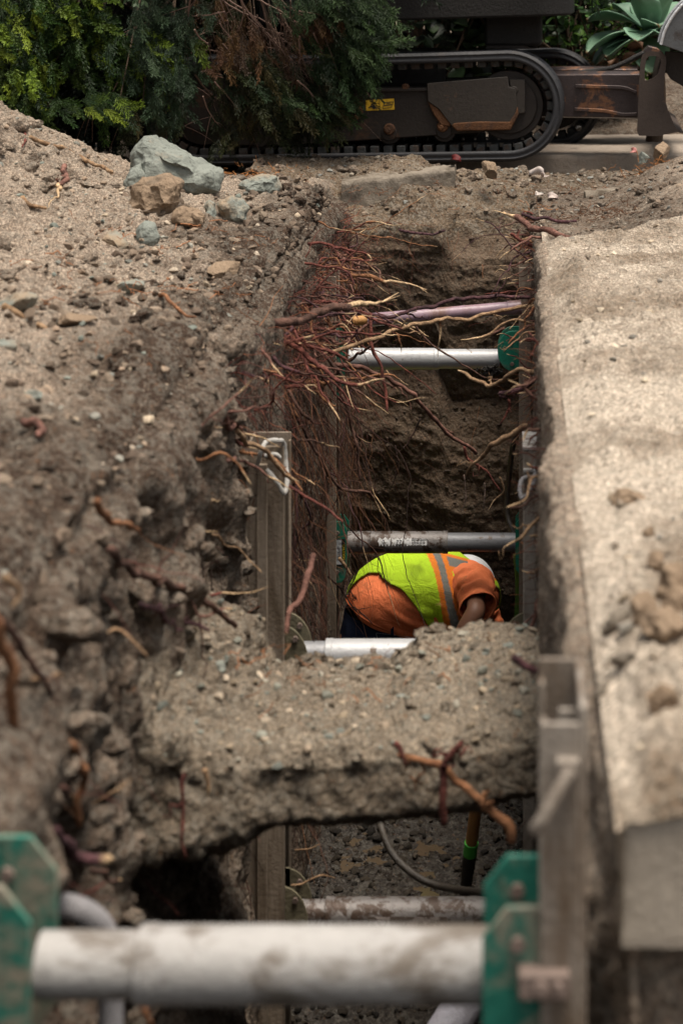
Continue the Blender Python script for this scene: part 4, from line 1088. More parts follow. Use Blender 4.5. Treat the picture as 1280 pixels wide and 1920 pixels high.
zl = {'L': 'cut {c} root in the tangle at the top of the left trench wall', 'R': 'short {c} root stub sticking out of the right trench wall under the slab',
      'R2': '{c} root in the tuft at the far right corner of the trench', 'V': '{c} root hanging down the left trench wall among fine rootlets',
      'N': '{c} root end poking out of the near left trench wall'}
cn = {'red': 'red', 'brown': 'brown', 'purple': 'purple', 'pink': 'pinkish', 'orange': 'orange', 'tan': 'tan', 'dark': 'blackish'}
rg = np.random.default_rng(42)
for z_, (cnt, gname, cols_) in zones.items():
    for k in range(cnt):
        o_, dr, ln, r = in_zone(rg, z_)
        m_ = 5; ss = np.linspace(0, 1, m_)[:, None]
        bend = rg.normal(size=3) * .42 * ln; bend[2] -= .22 * ln
        pts = o_ - dr * .05 + dr * (ln + .05) * ss + bend * ss ** 2
        pts[1:-1] += rg.normal(size=(m_ - 2, 3)) * .085 * ln
        pts[:, 0] = np.clip(pts[:, 0], -.9, .2)
        cc = cols_[rg.integers(len(cols_))]
        lab = zl[z_].format(c=cn[cc])
        tipq = rg.uniform(.08, .3) if rg.random() < .6 else 0
        root(pts, r, cc, lab, group=lab.replace('cut ', '').replace(' root', ' roots', 1), tip=tipq, forks=int(rg.integers(0, 3)), sides=6, wander=1.1)

# uncountable hair roots as matted stuff
def hair_mat(name, label, gens, colours, seed, sides=3):
    rg = np.random.default_rng(seed)
    Vs, Fs, Cs = [], [], []; off = 0
    for (cnt, fn) in gens:
        for k in range(cnt):
            p0, dr, ln, r, grav, wig = fn(rg)
            m_ = int(6 + ln * 22); ss = np.linspace(0, 1, m_)
            step = ln / m_; p = np.array(p0, float); d_ = np.array(dr, float); pts = []
            for q in range(m_):
                pts.append(p.copy()); d_ = d_ + rg.normal(size=3) * wig + np.array([0, 0, -grav]); d_ /= np.linalg.norm(d_); p = p + d_ * step
            pts = np.array(pts)
            lim = -.104 * pts[:, 1]; lowm = (pts[:, 2] < -.92) & (pts[:, 1] < 7.1) & (pts[:, 0] < -.1)
            pts[lowm, 0] = np.minimum(pts[lowm, 0], lim[lowm] + .012 * np.sin(pts[lowm, 2] * 40))
            V, Fc = tube_np(pts, r * (1 - .6 * ss), sides)
            c = np.array(colours[rg.integers(len(colours))]) * rg.uniform(.6, 1.3)
            Vs.append(V); Fs.append(Fc + off); Cs.append(np.tile(c, (len(V), 1))); off += len(V)
    o = link_mesh(name, np_mesh(name, np.vstack(Vs), np.vstack(Fs), np.clip(np.vstack(Cs), 0, 1)), M['hair'])
    return tag(o, label, 'root mat', kind='stuff')
dk = [(.060, .030, .022), (.085, .038, .026), (.11, .048, .030), (.045, .026, .02), (.15, .07, .035)]
rd = [(.13, .038, .028), (.10, .034, .026), (.17, .060, .034), (.24, .11, .055), (.065, .027, .022), (.05, .024, .02), (.09, .04, .03)]
def gL(rg):     # hanging hair on the left wall
    Y = rg.uniform(5.0, 8.3); z = rg.uniform(-1.25, -.10); x = float(wallL(Y)) + rg.uniform(-.01, .11) * (1 if rg.random() < .6 else .5)
    x = min(x, -.60 + .03 * rg.random())
    return (x, Y, z), (rg.normal(.15, .25), rg.normal(0, .3), -.8), rg.uniform(.15, .75), rg.uniform(.0007, .0018), .10, .17
def gT(rg):     # fuzz in the top tangle
    Y = rg.uniform(4.9, 8.2); z = -abs(rg.normal(0, .22)) - .06; x = float(wallL(Y)) + rg.uniform(-.02, .05)
    return (x, Y, z), (.8, rg.normal(0, .8), rg.normal(-.1, .7)), rg.uniform(.06, .30), rg.uniform(.0007, .0015) + .0022 * rg.random() ** 5, .06, .27
def gF(rg):     # sparse hair on the end wall
    x = rg.uniform(-.78, .08); z = -abs(rg.normal(0, .5)) - .08
    if rg.random() < .5: x = -.75 + abs(rg.normal(0, .15))
    return (x, YE + .04 + .03 * rg.random() - .06, z), (rg.normal(0, .7), -.25, -.5), rg.uniform(.05, .28), rg.uniform(.0007, .0014), .07, .2
def gR(rg):
    Y = rg.uniform(4.0, 8.1); z = -abs(rg.normal(0, .5)) - .05
    return (.085, Y, z), (-1, rg.normal(0, .6), rg.normal(-.1, .5)), rg.uniform(.03, .13), rg.uniform(.0007, .0017), .06, .22
def gN(rg):
    Y = rg.uniform(2.4, 5.0); z = rg.uniform(-1.6, -.02)
    return (float(wallL(Y)), Y, z), (.6, rg.normal(0, .5), rg.normal(-.5, .4)), rg.uniform(.05, .25), rg.uniform(.0007, .0015), .10, .2
def gU(rg):     # dark strands under the ledge on the left wall
    Y = rg.uniform(3.9, 5.4); z = rg.uniform(-1.3, -.5)
    return (float(wallL(Y)) + rg.uniform(.0, .05), Y, z), (.05, rg.normal(0, .2), -1), rg.uniform(.2, .7), rg.uniform(.0009, .0025), .12, .12
hair_mat('root_mat', 'mat of dark hair roots hanging down the left trench wall', [(1600, gL), (260, gU)], dk, 1)
hair_mat('root_mat', 'reddish fuzz of fine roots around the top of the left trench wall', [(850, gT)], rd, 2)
hair_mat('root_mat', 'sparse fine roots on the far end wall of the trench', [(230, gF)], dk + rd, 3)
hair_mat('root_mat', 'bristly fine roots along the right trench wall', [(420, gR)], rd, 4)
hair_mat('root_mat', 'thin rootlets scattered over the near left trench wall', [(240, gN)], rd, 5)

# ------------------------------------------------------------------ mini excavator
EXO = Vector(((900 - 960) * 9.42 / F, 9.42, .035))
ex = thing('mini_excavator', 'dark mini excavator with rubber tracks parked at the far end of the trench', 'excavator', EXO)
def E(px, py, dy=0.0):
    """photo pixel on the near track's outer face; dy pushes it back"""
    p = P(px, py, 9.42); return Vector((p.x, 9.42 + dy, p.z))
def xz(lst): return [(E(a, b).x, E(a, b).z) for a, b in lst]
def belt_path(cxr, cyr, r, cxl, cyl, n=26):
    """closed path (x,z) of the belt centre line, clockwise from the top left; pixels"""
    pts = []
    for a in np.linspace(PI / 2, -PI / 2, n): pts.append((cxr + r * math.cos(a), cyr - r * math.sin(a)))
    for k in np.linspace(0, 1, 40)[1:-1]: pts.append((cxr + (cxl - cxr) * k, cyr + r + (cyl - cyr) * k))
    for a in np.linspace(-PI / 2, -3 * PI / 2, n): pts.append((cxl + r * math.cos(a), cyl - r * math.sin(a)))
    for k in np.linspace(0, 1, 40)[1:-1]:
        sag = 3 * math.sin(PI * k)
        pts.append((cxl + (cxr - cxl) * k, cyl - r + (cyr - cyl) * k + sag))
    return pts
def make_track(name_par, dy0, wdt, shift=(0, 0)):
    """rubber belt with side ribs, outer bars and inner guide lugs"""
    cpx = belt_path(952 + shift[0], 199 + shift[1], 95, 372 + shift[0], 206 + shift[1])
    c = np.array(xz(cpx)); n = len(c)
    tx = np.roll(c, -1, 0) - np.roll(c, 1, 0); tx /= np.linalg.norm(tx, axis=1)[:, None]
    nr = np.stack([-tx[:, 1], tx[:, 0]], 1)
    ctr = c.mean(0)
    if np.mean(np.sum(nr * (c - ctr), 1)) < 0: nr = -nr
    # cross section (offset outward, y)
    y0 = 9.42 + dy0
    sec = [(-.026, .0), (-.030, .010), (-.006, .022), (-.006, wdt - .02), (-.030, wdt - .010), (-.026, wdt), (.002, wdt + .002), (.020, wdt - .004), (.026, wdt - .014), (.012, wdt - .03), (.012, .03), (.026, .014), (.022, .003), (.010, -.004), (.002, .002), (-.004, .002), (-.012, -.004), (-.020, -.003)]
    V = []; ns = len(sec)
    for i in range(n):
        for (o_, y_) in sec: V.append((c[i, 0] + nr[i, 0] * o_, y0 + y_, c[i, 1] + nr[i, 1] * o_))
    Fc = []
    for i in range(n):
        for j in range(ns):
            Fc.append((i * ns + j, i * ns + (j + 1) % ns, ((i + 1) % n) * ns + (j + 1) % ns, ((i + 1) % n) * ns + j))
    m = MB(); m.add(V, Fc)
    belt = m.build('track_belt', M['rubber'], name_par, sharp=50)
    # evenly spaced stations
    L = np.concatenate([[0], np.cumsum(np.linalg.norm(np.roll(c, -1, 0) - c, axis=1))]); tot = L[-1]
    cc = np.vstack([c, c[:1]]); nn = np.vstack([nr, nr[:1]])
    def st(s_):
        s_ = s_ % tot
        return (np.array([np.interp(s_, L, cc[:, k]) for k in (0, 1)]), np.array([np.interp(s_, L, nn[:, k]) for k in (0, 1)]))
    pitch = 25.0 * 9.42 / F; N_ = int(tot / pitch)
    m = MB(); mo = MB()
    for k in range(N_):
        p_, q_ = st(k * tot / N_); t_ = np.array([q_[1], -q_[0]])
        R = Matrix(((t_[0], 0, q_[0]), (0, 1, 0), (t_[1], 0, q_[1])))
        m.box((p_[0] - q_[0] * .036, y0 + .085, p_[1] - q_[1] * .036), (.046, .062, .05), R)
        m.box((p_[0] - q_[0] * .036, y0 + wdt - .085, p_[1] - q_[1] * .036), (.046, .062, .05), R)
        if k % 2 == 0: mo.box((p_[0] + q_[0] * .014, y0 + wdt / 2, p_[1] + q_[1] * .014), (.032, wdt - .03, .016), R)
    m.build('guide_lugs', M['lug'], belt, bevel=.005)
    mo.build('tread_bars', M['rubber'], belt, bevel=.004)
    for q_ in belt.children: tag(q_, kind='stuff')
    return belt
near_w = .27
make_track(ex, 0, near_w)
far_dy = 1.12
make_track(ex, far_dy, near_w, (70, 10))
def frame_set(dy, sh=(0, 0), detail=True):
    def X(l): return xz([(a + sh[0], b + sh[1]) for a, b in l])
    y = 9.42 + dy
    m = MB(); m.prism(X([(395, 176), (470, 166), (800, 164), (900, 150), (958, 150), (975, 190), (962, 238), (900, 250), (560, 272), (420, 274), (385, 232)]), y + .050, y + .20)
    m.build('track_frame', M['frame'], ex, bevel=.006)
    m = MB()
    def disc(cx, cy, r, y0, y1, n=48):
        m.prism([(E(cx + sh[0], cy + sh[1]).x + r * math.cos(a), E(cx + sh[0], cy + sh[1]).z + r * math.sin(a)) for a in np.linspace(0, 2 * PI, n, endpoint=False)], y0, y1)
    disc(952, 199, .182, y + .07, y + .20); disc(952, 199, .150, y + .055, y + .21); disc(952, 199, .06, y + .035, y + .21)
    m.build('idler_wheel', M['frame'], ex, bevel=.005)
    m = MB(); disc(372, 206, .185, y + .07, y + .20); disc(372, 206, .11, y + .03, y + .21); m.build('drive_sprocket', M['frame'], ex, bevel=.004)
    for cx, cy in ((480, 262), (602, 256), (726, 250), (830, 246)):
        m = MB(); disc(cx, cy, .062, y + .065, y + .20, 30); disc(cx, cy, .042, y + .045, y + .21, 30)
        m.build('track_roller', M['frame'], ex, bevel=.004)
frame_set(0)
frame_set(far_dy, (70, 10))
# cover plate with dirt ledge, tensioner block
y = 9.42
m = MB(); m.prism(xz([(800, 156), (952, 144), (954, 163), (966, 166), (970, 206), (956, 243), (856, 247), (847, 238), (822, 205), (801, 190)]), y + .018, y + .05); m.build('cover_plate', M['cover'], ex, bevel=.004)
m = MB(); m.prism(xz([(955, 150), (984, 150), (984, 213), (970, 215), (960, 190)]), y + .028, y + .06); m.tube([E(963, 170, .02), E(963, 170, .05)], .022, 20); m.build('tensioner_block', M['cover'], ex, bevel=.004)
def rust_lump(name, outl, y0, y1, par=ex, amp=.008, seed=0):
    V = np.array([(x, yy, z) for yy in np.linspace(y0, y1, 4) for x, z in outl])
    m = MB(); m.prism(outl, y0, y1); o = m.build(name, M['rust'], par, bevel=.006)
    return o
rust_lump('caked_dirt', xz([(856, 246), (846, 236), (850, 231), (900, 228), (955, 229), (966, 212), (970, 200), (972, 215), (957, 244)]), y + .006, y + .03)
rust_lump('caked_dirt', xz([(800, 190), (806, 192), (830, 212), (846, 231), (842, 238), (826, 236), (812, 216)]), y + .024, y + .045)
for cx, cy in ((727, 243), (828, 238)):
    m = MB(); m.tube([E(cx, cy, .058), E(cx, cy, .030)], [.034, .026], 14); m.tube([E(cx - 2, cy + 1, .032), E(cx - 2, cy + 1, .016)], .0135, 6); m.build('bolt', M['rust'], ex, bevel=.002)
for cx, cy in ((758, 164),):
    m = MB(); m.tube([E(cx, cy, .052), E(cx, cy + 1, .035)], [.022, .015], 9); m.build('bolt', M['rust'], ex)
m = MB(); m.prism(xz([(640, 192), (676, 190), (678, 196), (676, 218), (664, 227), (640, 228)]), y + .040, y + .052); m.build('cover_plate', M['rust'], ex, bevel=.003)
m = MB(); m.prism(xz([(470, 168), (800, 166), (800, 171), (470, 174)]), y + .036, y + .052); m.build('frame_rib', M['frame'], ex, bevel=.002)
# hazard sticker with two pictograms
m = MB(); m.prism(xz([(682, 188), (736, 185), (737, 206), (683, 208)]), y + .0475, y + .0498); stx = m.build('hazard_sticker', M['yellow'], ex, smooth=False)
m = MB(); yy = .0465
def ln(a, b, r=.0016): m.tube([E(*a, yy), E(*b, yy)], r, 5)
ln((708.5, 187), (709, 207), .0012)
# left pictogram: figure by a machine, struck out
ln((691, 204), (703, 189), .0013); ln((693, 190), (705, 205), .0013); m.tube([E(698, 201, yy), E(698, 201, yy - .002)], .011, 12); m.tube([E(694, 196, yy), E(694, 196, yy - .002)], .005, 10)
ln((688, 203), (694, 198), .003); ln((698, 197), (703, 204), .003); ln((696, 192), (698, 199), .002)
# right pictogram: slanted parallelogram with a bar
ln((714, 204), (718, 193)); ln((718, 193), (735, 191)); ln((735, 191), (731, 202)); ln((731, 202), (714, 204)); ln((717, 198.5), (732, 196.5), .0028); ln((722, 194.5), (729, 194), .0018)
m.build('pictogram', M['ink'], stx, smooth=False)
# centre carriage between the tracks, slew ring
m = MB(); m.box2((E(520, 0).x, y + .22, .14), (E(890, 0).x, y + 1.16, .42)); m.build('undercarriage', M['house'], ex, bevel=.02)
m = MB(); m.tube([(E(690, 0).x, y + .70, .40), (E(690, 0).x, y + .70, .60)], .34, 40); m.build('slew_ring', M['house'], ex, bevel=.01)
# upper body: rounded deck, counterweight, engine hood and cab
def rrect(x0, x1, y0, y1, r, n=8):
    out = []
    for cx, cy, a0 in ((x1 - r, y1 - r, 0), (x0 + r, y1 - r, 90), (x0 + r, y0 + r, 180), (x1 - r, y0 + r, 270)):
        for k in range(n + 1):
            a = math.radians(a0 + 90 * k / n); out.append((cx + r * math.cos(a), cy + r * math.sin(a)))
    return out
def vprism(outl, z0, z1, tilt=0):
    n = len(outl); m = MB()
    m.add([(x, yy_, z0 + tilt * (x - outl[0][0])) for x, yy_ in outl] + [(x, yy_, z1) for x, yy_ in outl], [tuple(range(n - 1, -1, -1)), tuple(range(n, 2 * n))] + [(i, (i + 1) % n, (i + 1) % n + n, i + n) for i in range(n)])
    return m
hx0, hx1 = E(735, 0).x, E(1062, 0).x
vprism(rrect(hx0 - .75, hx1 + .02, y + .12, y + 1.30, .18), .787, .92, .022).build('deck', M['house'], ex, bevel=.012)
vprism(rrect(hx0 - .72, hx0 + .1, y + .16, y + 1.26, .2), .92, 1.5).build('engine_hood', M['house'], ex, bevel=.03)
for (cx, cy) in ((hx0 + .18, y + .45), (hx1 - .06, y + .45), (hx0 + .18, y + 1.2), (hx1 - .06, y + 1.2)): cabm = MB(); cabm.box((cx, cy, 1.55), (.05, .05, 1.3)); cabm.build('cab_post', M['house'], ex, bevel=.008)
vprism(rrect(hx0 + .12, hx1, y + .40, y + 1.26, .08), 2.18, 2.28).build('cab_roof', M['house'], ex, bevel=.02)
m = MB(); m.box((hx0 + .5, y + .8, 1.12), (.42, .42, .12)); m.box((hx0 + .3, y + .8, 1.4), (.1, .42, .5)); m.build('seat', M['blackmetal'], ex, bevel=.03)
m = MB(); m.box2((E(900, 0).x, y + .35, .62), (E(1010, 0).x, y + .60, .80)); m.build('swing_bracket', M['house'], ex, bevel=.02)
m = MB(); m.prism(xz([(900, 96), (912, 78), (925, 76), (1000, 96)]), y + .36, y + .62); m.build('step_plate', M['frame'], ex, bevel=.004)
# blade arms: two box beams with flange strips
for dy in (.30, .98):
    n_ = 14
    xs_ = np.linspace(1000, 1200, n_); m = MB(); V = []
    for x in xs_:
        k = (x - 1000) / 200
        for (py_, dd) in ((146, 0), (140, .03), (140, .11), (146, .14), (225 + 4 * k, .14), (228 + 4 * k, .11), (228 + 4 * k, .03), (225 + 4 * k, 0)):
            V.append(E(x, py_, dy + dd))
    m.add(V, [(i * 8 + j, i * 8 + (j + 1) % 8, (i + 1) * 8 + (j + 1) % 8, (i + 1) * 8 + j) for i in range(n_ - 1) for j in range(8)] + [tuple(range(8)), tuple(range((n_ - 1) * 8, n_ * 8))])
    arm = m.build('blade_arm', M['arm'], ex, bevel=.003)
    for pts in (((1076, 167), (1130, 169), (1170, 171), (1194, 180)), ((1074, 212), (1130, 215), (1165, 222), (1194, 222))):
        pp = curve_pts([E(a, b, dy - .015) for a, b in pts], 14)
        V = []
        for p_ in pp: V += [p_ + np.array([0, -.014, -.009]), p_ + np.array([0, .02, -.009]), p_ + np.array([0, .02, .009]), p_ + np.array([0, -.014, .009])]
        m = MB(); m.add(V, [(i * 4 + j, i * 4 + (j + 1) % 4, (i + 1) * 4 + (j + 1) % 4, (i + 1) * 4 + j) for i in range(13) for j in range(4)] + [(0, 1, 2, 3), (52, 53, 54, 55)])
        m.build('flange_strip', M['arm'], arm, bevel=.002)
pp = curve_pts([E(1050, 150, .45), E(1100, 142, .45), (E(1150, 134, .45)), E(1205, 108, .45), E(1230, 98, .45)], 20); m = MB(); m.tube(pp, .014, 10); m.build('hydraulic_hose', M['blackmetal'], ex)
# blade: end plate with loop, curved mouldboard running back
out_ = [(1193, 246), (1197, 160), (1200, 118), (1203, 105), (1212, 98), (1222, 97), (1240, 100), (1247, 107), (1248, 118), (1244, 150), (1243, 180), (1250, 205), (1262, 235), (1270, 247), (1230, 255), (1196, 254)]
slot = [(1208, 152), (1208, 130), (1211, 112), (1215, 107), (1222, 106), (1230, 107), (1236, 110), (1238, 118), (1236, 128), (1231, 141), (1222, 148), (1214, 151)]
m = MB()
def bridge_poly(outer, inner, y0, y1):
    """plate with one hole: split into strips by matching inner points to outer points"""
    import bmesh
    bm = bmesh.new()
    vo = [bm.verts.new((x, y0, z)) for x, z in outer]; vi = [bm.verts.new((x, y0, z)) for x, z in inner]
    eo = [bm.edges.new((vo[i], vo[(i + 1) % len(vo)])) for i in range(len(vo))]; ei = [bm.edges.new((vi[i], vi[(i + 1) % len(vi)])) for i in range(len(vi))]
    bmesh.ops.triangle_fill(bm, use_beauty=True, use_dissolve=False, edges=eo + ei)
    r = bmesh.ops.extrude_face_region(bm, geom=list(bm.faces))
    for g_ in r['geom']:
        if isinstance(g_, bmesh.types.BMVert): g_.co.y = y1
    bmesh.ops.recalc_face_normals(bm, faces=bm.faces)
    bm.verts.index_update()
    V = [tuple(v.co) for v in bm.verts]; Fc = [tuple(v.index for v in f.verts) for f in bm.faces]; bm.free(); return V, Fc
V, Fc = bridge_poly(xz(out_), xz(slot), y - .04, y - .012)
m.add(V, Fc); bl = m.build('blade_end_plate', M['blade'], ex, sharp=30, smooth=True)
m = MB(); prof_ = [(1206, 97), (1215, 88), (1232, 92), (1243, 101), (1246, 108), (1238, 103), (1222, 99), (1210, 101)]; m.prism(xz(prof_), y - .035, y + .20); m.build('top_lug', M['arm'], ex, bevel=.003)
V = []; pf_ = [(1248, 112), (1240, 140), (1236, 170), (1240, 200), (1256, 232), (1280, 250)]
pfc = curve_pts([(E(a, b).x, 0, E(a, b).z) for a, b in pf_], 18)
for yy_ in (y - .02, y + 1.35):
    for p_ in pfc: V.append((p_[0], yy_, p_[2]))
    for p_ in pfc[::-1]: V.append((p_[0] - .02, yy_, p_[2]))
m = MB(); n_ = 36; m.add(V, [tuple(range(n_)), tuple(range(2 * n_ - 1, n_ - 1, -1))] + [(i, i + n_, (i + 1) % n_ + n_, (i + 1) % n_) for i in range(n_)])
m.build('blade', M['blade'], ex, bevel=.002)
# bucket: round backed side plates with a bright rim
def bucket_side(y0, y1):
    o_ = [(1237, 84), (1243, 62), (1252, 42), (1266, 20), (1290, -2), (1330, -20), (1380, -22), (1425, 0), (1450, 45), (1455, 100), (1350, 112), (1282, 98)]
    return o_
bo = curve_pts([(a, 0, b) for a, b in [(1237, 84), (1243, 62), (1254, 40), (1270, 18), (1295, -4), (1330, -18), (1375, -18), (1410, 0), (1435, 40)]], 26)
outb = [(E(a, b).x, E(a, b).z) for a, _, b in bo] + xz([(1445, 110), (1350, 122), (1290, 104), (1268, 95)])
for k, yy_ in enumerate((y - .14, y + .30)):
    m = MB(); m.prism(outb, yy_, yy_ + .018); sp = m.build('bucket_side', M['bucket'], ex, bevel=.003)
    m = MB(); m.tube([(a, yy_ - .001, b) for a, b in outb[:26]], .0085, 8); m.build('rim', M['edge'], sp)
V = []; n_ = 26
for yy_ in (y - .13, y + .31):
    for a, b in outb[:n_]: V.append((a + .004, yy_, b - .004))
m = MB(); m.add(V, [(i, i + 1, i + 1 + n_, i + n_) for i in range(n_ - 1)]); o = m.build('bucket_shell', M['bucket'], ex); s__ = o.modifiers.new('solid', 'SOLIDIFY'); s__.thickness = .014; s__.offset = -1
m = MB(); m.prism(xz([(1246, 98), (1282, 100), (1350, 124), (1340, 190), (1286, 168), (1256, 150), (1244, 130)]), y + .02, y + .045); m.build('linkage_plate', M['frame'], ex, bevel=.004)
# boom and stick going up out of the picture
m = MB(); m.prism(xz([(960, 40), (1010, 30), (1150, -420), (1120, -450), (1060, -420)]), y + .42, y + .56); m.build('boom', M['house'], ex, bevel=.02)
m = MB(); m.prism(xz([(1110, -455), (1160, -450), (1420, -20), (1400, 10), (1370, 0)]), y + .02, y + .14); m.build('dipper_arm', M['house'], ex, bevel=.02)
m = MB(); m.prism(xz([(1100, -400), (1160, -400), (1170, -460), (1110, -470)]), y + .02, y + .56); m.build('boom_pivot', M['house'], ex, bevel=.01)
ex.rotation_euler = (0, math.radians(-.4), math.radians(-3.2))

# ------------------------------------------------------------------ rocks and clods
def rock_verts(seed, sub=3, planes=16, nz=.05, flat=.55):
    rg = np.random.default_rng(seed)
    import bmesh
    bm = bmesh.new(); bmesh.ops.create_icosphere(bm, subdivisions=sub, radius=1)
    V = np.array([v.co[:] for v in bm.verts]); Fc = np.array([[v.index for v in f.verts] for f in bm.faces]); bm.free()
    n = rg.normal(size=(planes, 3)); n /= np.linalg.norm(n, axis=1)[:, None]; h = rg.uniform(.55, 1.0, planes)
    d_ = V @ n.T; r = np.where(d_ > .05, h[None] / np.maximum(d_, .05), 9).min(1); r = np.minimum(r, 1.25)
    V = V * r[:, None]
    V = V + V / np.linalg.norm(V, axis=1)[:, None] * (nz * fbm(V + seed, 2.6, 4, seed=seed % 50))[:, None]
    return V, Fc
def rock(center, size, rot, mat, label, seed, cat='rock', name='rock', sub=5, nz=.06, planes=14):
    V, Fc = rock_verts(seed, sub, planes, nz)
    R = np.array(Matrix.Rotation(rot[2], 3, 'Z') @ Matrix.Rotation(rot[1], 3, 'Y') @ Matrix.Rotation(rot[0], 3, 'X'))
    V = (V * np.array(size)) @ R.T + np.array(center)
    o = link_mesh(name, np_mesh(name, V, Fc), mat, sharp=28)
    return tag(o, label, cat)
# big leaning slab of green rock, outline as in the photo, then broken up with noise
def slab_rock(outl, Y, thick, label, seed, mat, lean=.35):
    """angular boulder: polygon silhouette with chamfered front and back faces"""
    xs_ = [a for a, b in outl]; yb_ = max(b for a, b in outl)
    if max(xs_) < 560: Y = min(Y, on_heap(sum(xs_) / len(xs_), yb_ - 4).y + thick * .15)
    o_ = np.array([P(a, b, Y)[:] for a, b in outl]); c = o_.mean(0)
    import bmesh
    bm = bmesh.new(); rings = []
    rgk = np.random.default_rng(seed)
    for (sc, dy) in ((.55, -thick * .5), (.90, -thick * .28), (1.0, 0), (.93, thick * .35), (.6, thick * .6)):
        vs = []
        for q in o_:
            p_ = c + (q - c) * sc * (1 + rgk.uniform(-.04, .04)); p_[1] += dy * rgk.uniform(.8, 1.2) + (p_[2] - c[2]) * lean
            vs.append(bm.verts.new(p_))
        rings.append(vs)
    n = len(o_)
    for a, b in zip(rings[:-1], rings[1:]):
        for i in range(n): bm.faces.new((a[i], a[(i + 1) % n], b[(i + 1) % n], b[i]))
    bm.faces.new(rings[0][::-1]); bm.faces.new(rings[-1])
    bmesh.ops.triangulate(bm, faces=bm.faces)
    bmesh.ops.subdivide_edges(bm, edges=bm.edges, cuts=2, use_grid_fill=True)
    bmesh.ops.triangulate(bm, faces=bm.faces)
    bmesh.ops.subdivide_edges(bm, edges=bm.edges, cuts=3, use_grid_fill=True)
    bmesh.ops.triangulate(bm, faces=bm.faces)
    bmesh.ops.recalc_face_normals(bm, faces=bm.faces)
    bm.verts.ensure_lookup_table(); bm.normal_update(); bm.verts.index_update()
    V = np.array([v.co[:] for v in bm.verts]); Nn = np.array([v.normal[:] for v in bm.verts]); Fc = np.array([[v.index for v in f.verts] for f in bm.faces]); bm.free()
    V[:, 2] -= (o_[:, 2].max() - o_[:, 2].min()) * .08
    V = V + Nn * (.018 * fbm(V, 8, 4, seed=seed) + .014 * billow(V * np.array([1, 1, 1.8]), 9, 3, seed=seed + 1))[:, None]
    o = link_mesh('rock', np_mesh('rock', V, Fc), mat, sharp=32)
    return tag(o, label, 'rock')
slab_rock([(250, 318), (253, 268), (268, 250), (290, 247), (318, 268), (350, 282), (385, 298), (408, 318), (411, 346), (380, 352), (320, 350), (262, 345)], 7.75, .20, 'largest greenish grey boulder on the crest of the heap before the conifer', 301, M['rock'])
slab_rock([(452, 345), (470, 334), (500, 327), (516, 330), (517, 352), (508, 362), (480, 362), (456, 356)], 7.95, .10, 'flat pale grey rock right of the largest boulder near the track', 303, M['rock'])
slab_rock([(416, 380), (432, 366), (452, 372), (464, 388), (462, 408), (440, 414), (418, 412), (414, 395)], 7.55, .07, 'split blue green rock at the top edge of the trench', 305, M['rock'])
slab_rock([(382, 385), (390, 375), (400, 378), (408, 396), (404, 412), (388, 410)], 7.5, .05, 'small blue green rock left of the split rock', 306, M['rock'])
slab_rock([(250, 380), (258, 345), (280, 328), (312, 324), (334, 340), (334, 375), (312, 396), (278, 400)], 7.15, .14, 'round sandy brown boulder below the largest boulder', 307, M['tanrock'])
slab_rock([(328, 395), (340, 385), (370, 388), (388, 402), (386, 420), (350, 420), (330, 410)], 7.0, .09, 'low sandy clod between the round boulder and the split rock', 308, M['tanrock'])
slab_rock([(240, 340), (246, 312), (262, 305), (272, 320), (268, 345), (250, 350)], 7.5, .08, 'grey rock tucked against the left foot of the largest boulder', 309, M['rock'])
slab_rock([(262, 430), (270, 416), (284, 418), (292, 440), (288, 458), (272, 456)], 6.4, .05, 'dark slate stone standing upright on the heap below the boulders', 310, M['rock'])
R_ = [((1240, 285), 8.9, (.055, .04, .055), M['tanrock'], 'brown clod on the bank under the excavator blade'), ((1205, 298), 8.95, (.028, .02, .03), M['rock'], 'small grey stone beside the brown clod under the blade'),
      ((918, 318), 8.45, (.055, .035, .036), M['tanrock'], 'brown clod on the far bank below the middle of the track'), ((1083, 240), 10.1, (.022, .02, .016), M['blackmetal'], 'little black lump lying on the pavement between track and blade'),
      ((770, 385), 8.2, (.012, .012, .008), M['tanrock'], 'pale pebble set in the top of the far wall'), ((415, 520), 5.9, (.065, .05, .03), M['tanrock'], 'overhanging brown clod on the edge of the left bank'),
      ((240, 545), 5.2, (.05, .04, .022), M['rock'], 'flat grey stone in the middle of the heap'), ((215, 455), 5.9, (.055, .045, .022), M['rock'], 'flat pale grey stone high in the middle of the heap'),
      ((138, 607), 4.6, (.05, .04, .018), M['tanrock'], 'tan stone in the middle left of the heap'), ((30, 580), 4.3, (.055, .045, .028), M['rock'], 'dark rounded stone at the left edge of the heap'),
      ((60, 750), 3.6, (.022, .018, .012), M['rock'], 'pale greenish pebble low on the heap'), ((10, 660), 3.9, (.025, .02, .016), M['rock'], 'green grey stone at the left edge below the bleached stick')]
for k, (pp_, Y, sz, mt, lab) in enumerate(R_):
    if pp_[0] < 560 and pp_[1] > 410: c = on_heap(*pp_, off=sz[2] * .3)
    else: c = P(pp_[0], pp_[1], Y)
    rock(c, sz, (random.uniform(-.3, .3), random.uniform(-.3, .3), random.random() * 3), mt, lab, 400 + k, sub=4)
